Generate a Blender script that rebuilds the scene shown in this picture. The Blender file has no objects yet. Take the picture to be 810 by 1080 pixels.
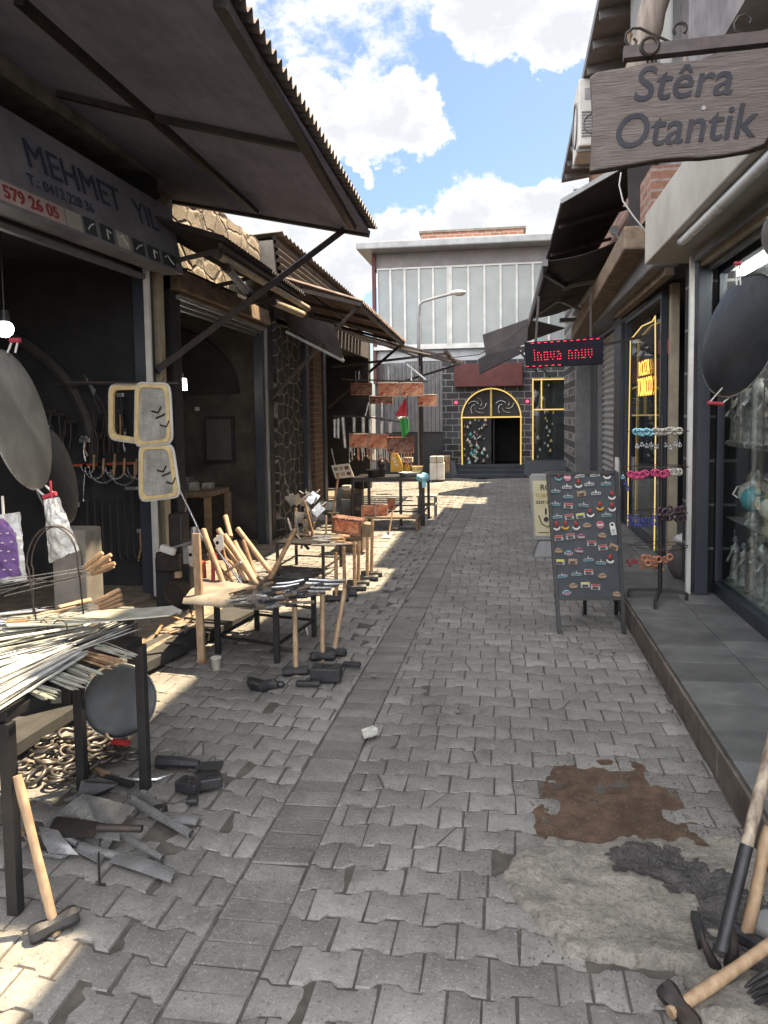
import bpy, bmesh, math, random
from mathutils import Vector as V, Matrix, noise
random.seed(7)
PI = math.pi; R = math.radians
SC = bpy.context.scene; COL = SC.collection

# ------------------------------------------------------------------ camera model
H = 1.65; F = 811.0; CX, CY = 405.0, 494.0
PITCH, ROLL = R(4.0), R(0.8); YAW = math.atan2(533 - 405, 811)
_f = V((-math.sin(YAW) * math.cos(PITCH), math.cos(YAW) * math.cos(PITCH), -math.sin(PITCH)))
_r = V((math.cos(YAW), math.sin(YAW), 0)); _u = _r.cross(_f)
AXR = _r * math.cos(ROLL) - _u * math.sin(ROLL); AXU = _r * math.sin(ROLL) + _u * math.cos(ROLL)
CAM = V((0, 0, H))
def ray(px, py): return AXR * ((px - CX) / F) + AXU * ((CY - py) / F) + _f
def G(px, py, h=0.0): d = ray(px, py); return CAM + d * ((h - H) / d.z)      # on a level plane
def Y(px, py, y): d = ray(px, py); return CAM + d * (y / d.y)                # on a plane across the street
def X(px, py, x): d = ray(px, py); return CAM + d * (x / d.x)                # on a plane along the street
def PL(px, py, p, n):
    d = ray(px, py); return CAM + d * ((V(p) - CAM).dot(V(n)) / d.dot(V(n)))

# ------------------------------------------------------------------ mesh builder
def frame(d):
    d = V(d).normalized(); a = V((0, 0, 1)) if abs(d.z) < .9 else V((1, 0, 0))
    x = d.cross(a).normalized(); y = d.cross(x).normalized(); return x, y, d
class MB:
    def __init__(s): s.v = []; s.f = []; s.m = []; s.mi = 0
    def add(s, vs, fs):
        b = len(s.v); s.v += [V(v) for v in vs]; s.f += [tuple(i + b for i in f) for f in fs]; s.m += [s.mi] * len(fs); return s
    def hexa(s, p):   # 8 corners, bottom ring then top ring
        return s.add(p, [(3, 2, 1, 0), (4, 5, 6, 7), (0, 1, 5, 4), (1, 2, 6, 5), (2, 3, 7, 6), (3, 0, 4, 7)])
    def box(s, x0, x1, y0, y1, z0, z1):
        return s.hexa([(x0, y0, z0), (x1, y0, z0), (x1, y1, z0), (x0, y1, z0), (x0, y0, z1), (x1, y0, z1), (x1, y1, z1), (x0, y1, z1)])
    def cbox(s, c, sz, rot=None):
        c = V(c); h = V(sz) / 2; M = rot or Matrix.Identity(3)
        return s.hexa([c + M @ V((a * h.x, b * h.y, d * h.z)) for d in (-1, 1) for a, b in ((-1, -1), (1, -1), (1, 1), (-1, 1))])
    def bar(s, p, q, w, h=None, up=(0, 0, 1)):
        p = V(p); q = V(q); h = h or w; d = (q - p).normalized(); u = V(up)
        if abs(d.dot(u)) > .98: u = V((0, 1, 0))
        x = d.cross(u).normalized() * (w / 2); y = x.cross(d).normalized() * (h / 2)
        return s.hexa([p - x - y, p + x - y, p + x + y, p - x + y, q - x - y, q + x - y, q + x + y, q - x + y])
    def cyl(s, p, q, r, r2=None, n=12, caps=True):
        p = V(p); q = V(q); r2 = r if r2 is None else r2; x, y, d = frame(q - p)
        vs = []
        for c, rr in ((p, r), (q, r2)):
            vs += [c + (x * math.cos(2 * PI * i / n) + y * math.sin(2 * PI * i / n)) * rr for i in range(n)]
        fs = [(i, (i + 1) % n, n + (i + 1) % n, n + i) for i in range(n)]
        if caps: fs += [tuple(range(n - 1, -1, -1)), tuple(range(n, 2 * n))]
        return s.add(vs, fs)
    def tube(s, pts, r, n=8, closed=False, rr=None):
        pts = [V(p) for p in pts]; N = len(pts); rings = []
        t0 = (pts[1] - pts[0]).normalized(); x, y, _ = frame(t0)
        for i in range(N):
            a = pts[(i - 1) % N] if (i or closed) else pts[0]; b = pts[(i + 1) % N] if (i < N - 1 or closed) else pts[-1]
            t = (b - a).normalized(); x = (x - t * x.dot(t)).normalized(); y = t.cross(x)
            q = rr[i] if rr else r
            rings.append([pts[i] + (x * math.cos(2 * PI * k / n) + y * math.sin(2 * PI * k / n)) * q for k in range(n)])
        vs = [v for g in rings for v in g]; fs = []
        for i in range(N if closed else N - 1):
            j = (i + 1) % N
            for k in range(n): fs.append((i * n + k, i * n + (k + 1) % n, j * n + (k + 1) % n, j * n + k))
        if not closed: fs += [tuple(range(n - 1, -1, -1)), tuple(range((N - 1) * n, N * n))]
        return s.add(vs, fs)
    def lathe(s, prof, c=(0, 0, 0), n=20, M=None):
        c = V(c); M = M or Matrix.Identity(3); vs = []; fs = []
        for r, z in prof: vs += [c + M @ V((r * math.cos(2 * PI * i / n), r * math.sin(2 * PI * i / n), z)) for i in range(n)]
        for j in range(len(prof) - 1):
            for i in range(n): fs.append((j * n + i, j * n + (i + 1) % n, (j + 1) * n + (i + 1) % n, (j + 1) * n + i))
        if prof[0][0] > 1e-4: fs.append(tuple(range(n - 1, -1, -1)))
        if prof[-1][0] > 1e-4: fs.append(tuple(range((len(prof) - 1) * n, len(prof) * n)))
        return s.add(vs, fs)
    def prism(s, pts, off):   # planar polygon extruded by vector off
        pts = [V(p) for p in pts]; off = V(off); n = len(pts)
        return s.add(pts + [p + off for p in pts], [tuple(range(n - 1, -1, -1)), tuple(range(n, 2 * n))] + [(i, (i + 1) % n, n + (i + 1) % n, n + i) for i in range(n)])
    def grid(s, fn, nu, nv, thick=None):
        vs = [fn(i / nu, j / nv) for i in range(nu + 1) for j in range(nv + 1)]
        q = lambda i, j: i * (nv + 1) + j
        fs = [(q(i, j), q(i + 1, j), q(i + 1, j + 1), q(i, j + 1)) for i in range(nu) for j in range(nv)]
        if thick:
            t = V(thick); b = len(vs); vs += [V(v) + t for v in vs]
            fs += [tuple(k + b for k in reversed(f)) for f in fs]
            for i in range(nu): fs += [(q(i, 0) + b, q(i + 1, 0) + b, q(i + 1, 0), q(i, 0)), (q(i, nv), q(i + 1, nv), q(i + 1, nv) + b, q(i, nv) + b)]
            for j in range(nv): fs += [(q(0, j), q(0, j + 1), q(0, j + 1) + b, q(0, j) + b), (q(nu, j) + b, q(nu, j + 1) + b, q(nu, j + 1), q(nu, j))]
        return s.add(vs, fs)
    def sphere(s, c, r, n=12, sc=(1, 1, 1)):
        c = V(c); m = n // 2
        prof = [(math.sin(PI * k / m), -math.cos(PI * k / m)) for k in range(m + 1)]
        b = len(s.v); s.lathe([(max(a, 1e-5) * r, z * r) for a, z in prof], (0, 0, 0), n)
        for i in range(b, len(s.v)): s.v[i] = c + V((s.v[i].x * sc[0], s.v[i].y * sc[1], s.v[i].z * sc[2]))
        return s
    def build(s, name, mat, parent=None, bev=0, smooth=None, fixn=True):
        if parent is None:
            xs = [v.x for v in s.v]; ys = [v.y for v in s.v]
            o0 = V(((min(xs) + max(xs)) / 2, (min(ys) + max(ys)) / 2, min(v.z for v in s.v)))
        else: o0 = V(parent['_w'])
        me = bpy.data.meshes.new(name); me.from_pydata([v - o0 for v in s.v], [], s.f)
        ms = mat if isinstance(mat, (list, tuple)) else [mat]
        for m in ms: me.materials.append(m)
        if len(ms) > 1: me.polygons.foreach_set('material_index', s.m)
        if fixn:
            bm = bmesh.new(); bm.from_mesh(me); bmesh.ops.recalc_face_normals(bm, faces=bm.faces); bm.to_mesh(me); bm.free()
        if smooth: me.polygons.foreach_set('use_smooth', [True] * len(me.polygons)); me.set_sharp_from_angle(angle=R(smooth))
        o = bpy.data.objects.new(name, me); COL.objects.link(o)
        if parent is None: o.location = o0
        else: o.parent = parent
        o['_w'] = tuple(o0)
        if bev:
            b = o.modifiers.new('bevel', 'BEVEL'); b.width = bev; b.segments = 2; b.limit_method = 'ANGLE'
        return o
def thing(name, label, cat, loc=(0, 0, 0), group=None):
    o = bpy.data.objects.new(name, None); COL.objects.link(o); o.location = loc; o['_w'] = tuple(loc); o.empty_display_size = .1
    return tag(o, label, cat, group)
def tag(o, label, cat, group=None, kind=None):
    o['label'] = label; o['category'] = cat
    if group: o['group'] = group
    if kind: o['kind'] = kind
    return o
def struct(o): o['kind'] = 'structure'; return o
def dup(root, label=None, M=None, loc=None):
    def cp(o, par):
        c = o.copy(); COL.objects.link(c); c.parent = par
        for ch in list(o.children): cp(ch, c)
        return c
    c = cp(root, None)
    if label: c['label'] = label
    if loc is not None: c.location = loc
    if M is not None: c.matrix_basis = M
    return c
def TEXT(txt, size, org, xd, yd, mat, parent, ext=.002, bold=0, shear=0, name='lettering', align='LEFT', width=None, space=1.0):
    cu = bpy.data.curves.new('t', 'FONT'); cu.body = txt; cu.size = size; cu.extrude = ext; cu.offset = bold; cu.shear = shear; cu.align_x = align; cu.resolution_u = 4; cu.space_character = space
    t = bpy.data.objects.new('t', cu); COL.objects.link(t); bpy.context.view_layer.update()
    dg = bpy.context.evaluated_depsgraph_get(); me = bpy.data.meshes.new_from_object(t.evaluated_get(dg)); bpy.data.objects.remove(t); bpy.data.curves.remove(cu)
    xd = V(xd).normalized(); yd = V(yd); yd = (yd - xd * yd.dot(xd)).normalized(); zd = xd.cross(yd)
    if width:
        w = max(v.co.x for v in me.vertices) - min(v.co.x for v in me.vertices); k = width / w
        for v in me.vertices: v.co.x *= k
    o0 = V(parent['_w']) if parent else V((0, 0, 0))
    for v in me.vertices: c = v.co.copy(); v.co = V(org) + xd * c.x + yd * c.y + zd * c.z - o0
    me.name = name; me.materials.clear(); me.materials.append(mat)
    o = bpy.data.objects.new(name, me); COL.objects.link(o); o['_w'] = tuple(o0)
    if parent: o.parent = parent
    return o

# ------------------------------------------------------------------ materials
class N:
    def __init__(s, name):
        s.m = bpy.data.materials.new(name); s.m.use_nodes = True; s.t = s.m.node_tree; s.t.nodes.clear()
        s.o = s.n('ShaderNodeOutputMaterial'); s.p = s.n('ShaderNodeBsdfPrincipled'); s.l(s.p.outputs[0], s.o.inputs[0]); s.tc = s.n('ShaderNodeTexCoord').outputs['Object']
    def n(s, t, **k):
        x = s.t.nodes.new(t)
        for a, b in k.items(): setattr(x, a, b)
        return x
    def l(s, a, b): s.t.links.new(a, b)
    def noise(s, scale, detail=5, rough=.55, vec=None, dist=0):
        x = s.n('ShaderNodeTexNoise'); x.inputs['Scale'].default_value = scale; x.inputs['Detail'].default_value = detail; x.inputs['Roughness'].default_value = rough; x.inputs['Distortion'].default_value = dist
        s.l(vec or s.tc, x.inputs['Vector']); return x.outputs[0]
    def ramp(s, fac, a, b, c0=(0, 0, 0), c1=(1, 1, 1)):
        x = s.n('ShaderNodeValToRGB'); e = x.color_ramp.elements; e[0].position = a; e[1].position = b; e[0].color = (*c0, 1); e[1].color = (*c1, 1); s.l(fac, x.inputs[0]); return x.outputs[0]
    def mix(s, fac, a, b, mode='MIX'):
        x = s.n('ShaderNodeMix', data_type='RGBA', blend_type=mode)
        for i, v in ((0, fac), (6, a), (7, b)):
            if isinstance(v, (int, float)): x.inputs[i].default_value = v
            elif isinstance(v, tuple): x.inputs[i].default_value = (*v, 1)
            else: s.l(v, x.inputs[i])
        return x.outputs[2]
    def math(s, op, a, b=0.0):
        x = s.n('ShaderNodeMath', operation=op)
        for i, v in ((0, a), (1, b)):
            if isinstance(v, (int, float)): x.inputs[i].default_value = v
            else: s.l(v, x.inputs[i])
        return x.outputs[0]
    def mapping(s, sc=(1, 1, 1), rot=(0, 0, 0), vec=None):
        x = s.n('ShaderNodeMapping'); x.inputs['Scale'].default_value = sc; x.inputs['Rotation'].default_value = rot; s.l(vec or s.tc, x.inputs[0]); return x.outputs[0]
    def bump(s, h, st=.3, d=.01):
        x = s.n('ShaderNodeBump'); x.inputs['Strength'].default_value = st; x.inputs['Distance'].default_value = d; s.l(h, x.inputs['Height'])
        if s.p.inputs['Normal'].is_linked: s.l(s.p.inputs['Normal'].links[0].from_socket, x.inputs['Normal'])
        s.l(x.outputs[0], s.p.inputs['Normal'])
    def set(s, **k):
        for a, b in k.items():
            i = s.p.inputs[a.replace('_', ' ')]
            if hasattr(b, 'links') or isinstance(b, bpy.types.NodeSocket): s.l(b, i)
            elif isinstance(b, tuple): i.default_value = (*b, 1)
            else: i.default_value = b
        return s
def mat(name, c, c2=None, sc=8, rough=.7, metal=0, bump=.15, bsc=60, bd=.004, isl=0, dirt=.25, spec=.5, stretch=None, sheen=0):
    s = N(name); c2 = c2 or tuple(v * .65 for v in c)
    vec = s.mapping(stretch) if stretch else None
    col = s.mix(s.ramp(s.noise(sc, 6, .6, vec), .35, .65), c, c2)
    if isl:
        g = s.n('ShaderNodeNewGeometry').outputs['Random Per Island']; col = s.mix(1.0, col, s.ramp(g, 0, 1, (1 - isl,) * 3, (1 + isl * .4,) * 3), 'MULTIPLY')
    if dirt: col = s.mix(s.math('MULTIPLY', s.ramp(s.noise(sc * .22 + .6, 4, .7), .45, .75), dirt * 2), col, tuple(v * .45 for v in c))
    s.set(Base_Color=col, Roughness=rough, Metallic=metal)
    s.p.inputs['Specular IOR Level'].default_value = spec
    r = s.math('ADD', s.math('MULTIPLY', s.noise(sc * 1.7, 4), .3), rough - .15); s.l(r, s.p.inputs['Roughness'])
    if bump: s.bump(s.noise(bsc, 5, .6, vec), bump, bd)
    return s.m
def emit(name, c, st):
    s = N(name); s.set(Base_Color=(.02, .02, .02), Emission_Color=c, Emission_Strength=st); return s.m
def glass(name, tint=(.9, .95, .95), alpha=.25, rough=.03):
    # thin pane: mostly lets things through, mirrors the street at grazing angles
    s = N(name); t = s.n('ShaderNodeBsdfTransparent'); t.inputs[0].default_value = (*tint, 1)
    g = s.n('ShaderNodeBsdfGlossy'); g.inputs[0].default_value = (1, 1, 1, 1); g.inputs['Roughness'].default_value = rough
    lw = s.n('ShaderNodeLayerWeight'); fz = s.math('MULTIPLY', s.math('POWER', lw.outputs['Facing'], 5.0), .5)
    mx = s.n('ShaderNodeMixShader'); s.l(s.math('ADD', fz, alpha), mx.inputs[0]); s.l(t.outputs[0], mx.inputs[1]); s.l(g.outputs[0], mx.inputs[2]); s.l(mx.outputs[0], s.o.inputs[0]); return s.m
def copperm(name, c, dk):
    s = N(name); v = s.n('ShaderNodeTexVoronoi', feature='DISTANCE_TO_EDGE'); v.inputs['Scale'].default_value = 42; s.l(s.mapping((1, 1, .6)), v.inputs['Vector'])
    w_ = s.n('ShaderNodeTexWave', wave_type='RINGS'); w_.inputs['Scale'].default_value = 9; w_.inputs['Distortion'].default_value = 9; s.l(s.tc, w_.inputs[0])
    n2 = s.noise(46, 4, .7, dist=1.5); k = s.math('MULTIPLY', s.ramp(v.outputs[0], .01, .05), s.ramp(n2, .44, .52)); col = s.mix(k, dk, c); col = s.mix(s.ramp(s.noise(7, 4), .45, .7), col, tuple(min(1, q * 1.5 + .06) for q in c))
    col = s.mix(s.ramp(s.noise(38, 3, .7, dist=2), .57, .62), col, (.78, .55, .42)); col = s.mix(s.ramp(s.noise(30, 4, .7, dist=3), .60, .66), col, (.05, .02, .02))
    s.set(Base_Color=col, Roughness=.42, Metallic=.15); s.bump(k, .8, .01); return s.m
def slabm(name):
    s = N(name); v = s.n('ShaderNodeTexVoronoi', feature='DISTANCE_TO_EDGE'); v.inputs['Scale'].default_value = 3.4
    wob = s.n('ShaderNodeVectorMath', operation='ADD'); nz = s.n('ShaderNodeTexNoise'); nz.inputs['Scale'].default_value = 6; nz.inputs['Detail'].default_value = 6; s.l(s.tc, nz.inputs[0])
    k = s.n('ShaderNodeVectorMath', operation='SCALE'); s.l(nz.outputs[1], k.inputs[0]); k.inputs['Scale'].default_value = .35; s.l(s.tc, wob.inputs[0]); s.l(k.outputs[0], wob.inputs[1]); s.l(wob.outputs[0], v.inputs['Vector'])
    crack = s.ramp(v.outputs[0], .004, .02)
    col = s.mix(s.ramp(s.noise(3.2, 7, .7), .38, .66), (.44, .40, .345), (.20, .185, .165)); col = s.mix(s.math('MULTIPLY', s.ramp(s.noise(11, 7, .8), .48, .62), .7), col, (.48, .44, .37))
    col = s.mix(s.math('MULTIPLY', s.ramp(s.noise(60, 5, .8), .5, .65), .6), col, (.07, .065, .06)); pass
    s.set(Base_Color=col, Roughness=.75); s.bump(s.noise(9, 9, .75), .9, .05); s.bump(s.noise(90, 5, .7), .6, .006); return s.m
def stonewall(name, stone, mortar, scale=3.2, stretch=(1, 1, 1.5), width=.05, kind='vor'):
    s = N(name)
    wob = s.n('ShaderNodeVectorMath', operation='ADD'); nz = s.n('ShaderNodeTexNoise'); nz.inputs['Scale'].default_value = 3; s.l(s.tc, nz.inputs[0])
    k = s.n('ShaderNodeVectorMath', operation='SCALE'); s.l(nz.outputs[1], k.inputs[0]); k.inputs['Scale'].default_value = .12; s.l(s.tc, wob.inputs[0]); s.l(k.outputs[0], wob.inputs[1])
    mp = s.mapping(stretch, vec=wob.outputs[0])
    v = s.n('ShaderNodeTexVoronoi', feature='DISTANCE_TO_EDGE'); v.inputs['Scale'].default_value = scale; v.inputs['Randomness'].default_value = .75; s.l(mp, v.inputs['Vector'])
    v2 = s.n('ShaderNodeTexVoronoi'); v2.inputs['Scale'].default_value = scale; v2.inputs['Randomness'].default_value = .75; s.l(mp, v2.inputs['Vector'])
    e = s.math('ADD', v.outputs[0], s.math('MULTIPLY', s.noise(22, 4), .05))
    msk = s.ramp(e, width, width + .035)
    tone = s.ramp(v2.outputs['Color'], 0, 1, tuple(c * .5 for c in stone), tuple(c * 1.5 for c in stone))
    stn = s.mix(s.ramp(s.noise(30, 5), .4, .7), tone, tuple(c * .5 for c in stone))
    mor = s.mix(s.ramp(s.noise(5, 4), .4, .65), mortar, tuple(c * .35 for c in mortar))
    s.set(Base_Color=s.mix(msk, mor, stn), Roughness=.85); s.bump(s.math('ADD', s.math('MULTIPLY', s.ramp(e, width - .02, width + .09), 1.0), s.math('MULTIPLY', s.noise(40, 5), .25)), .8, .03)
    return s.m
def blocks(name, stone, mortar, ax='xz', bw=.38, bh=.2, ms=.012, off=.5, var=.5):
    s = N(name); sp = s.n('ShaderNodeSeparateXYZ'); s.l(s.tc, sp.inputs[0]); cb = s.n('ShaderNodeCombineXYZ')
    i = {'x': 0, 'y': 1, 'z': 2}; s.l(sp.outputs[i[ax[0]]], cb.inputs[0]); s.l(sp.outputs[i[ax[1]]], cb.inputs[1])
    wob = s.n('ShaderNodeVectorMath', operation='ADD'); nz = s.n('ShaderNodeTexNoise'); nz.inputs['Scale'].default_value = 5; s.l(s.tc, nz.inputs[0])
    k = s.n('ShaderNodeVectorMath', operation='SCALE'); s.l(nz.outputs[1], k.inputs[0]); k.inputs['Scale'].default_value = .02; s.l(cb.outputs[0], wob.inputs[0]); s.l(k.outputs[0], wob.inputs[1])
    b = s.n('ShaderNodeTexBrick'); s.l(wob.outputs[0], b.inputs[0]); b.offset = off; b.inputs['Scale'].default_value = 1; b.inputs['Brick Width'].default_value = bw; b.inputs['Row Height'].default_value = bh; b.inputs['Mortar Size'].default_value = ms; b.inputs['Mortar Smooth'].default_value = .2
    b.inputs['Color1'].default_value = (*[c * (1 - var) for c in stone], 1); b.inputs['Color2'].default_value = (*[c * (1 + var) for c in stone], 1); b.inputs['Mortar'].default_value = (*mortar, 1)
    col = s.mix(s.math('MULTIPLY', s.ramp(s.noise(25, 6, .7), .4, .7), .6), b.outputs[0], tuple(c * .5 for c in stone))
    s.set(Base_Color=col, Roughness=.85); s.bump(b.outputs['Fac'], -.6 if False else .5, -.01); s.bump(s.noise(50, 5), .4, .006)
    return s.m

def paving_mat(name, c, var, soot=False):
    s = N(name); g = s.n('ShaderNodeNewGeometry').outputs['Random Per Island']
    col = s.mix(g, tuple(v * (1 - var) for v in c), tuple(v * (1 + var) for v in c))
    col = s.mix(s.math('MULTIPLY', s.ramp(s.noise(1.1, 6, .7), .42, .72), .75), col, tuple(v * .42 for v in c))       # worn dirty areas
    col = s.mix(s.math('MULTIPLY', s.ramp(s.noise(9, 6, .75), .45, .72), .6), col, tuple(v * .5 for v in c))
    col = s.mix(s.math('MULTIPLY', s.ramp(s.noise(95, 4, .85), .56, .64), .65), col, (.44, .42, .40))        # pale grit in the concrete
    col = s.mix(s.math('MULTIPLY', s.ramp(s.noise(75, 4, .85, dist=.5), .56, .66), .7), col, (.035, .034, .034))
    if soot:   # oily soot trodden out of the workshops, along the left tables and in blotches; faded out near the camera to brighten the sun patch
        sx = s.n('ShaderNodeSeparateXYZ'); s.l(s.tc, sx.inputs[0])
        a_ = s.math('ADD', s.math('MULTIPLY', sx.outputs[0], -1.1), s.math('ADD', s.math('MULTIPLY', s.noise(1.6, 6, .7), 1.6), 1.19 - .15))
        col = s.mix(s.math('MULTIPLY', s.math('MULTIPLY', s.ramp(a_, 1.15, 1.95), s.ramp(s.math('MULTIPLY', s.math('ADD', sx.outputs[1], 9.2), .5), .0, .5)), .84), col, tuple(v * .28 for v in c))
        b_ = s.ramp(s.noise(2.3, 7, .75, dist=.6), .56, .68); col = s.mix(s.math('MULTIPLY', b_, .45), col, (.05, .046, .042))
    s.set(Base_Color=col, Roughness=s.math('ADD', s.math('MULTIPLY', s.noise(6, 5), .35), .42)); s.p.inputs['Specular IOR Level'].default_value = .35
    s.bump(s.noise(14, 6, .7), .5, .014); s.bump(s.noise(110, 4, .8), .55, .004); return s.m

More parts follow.
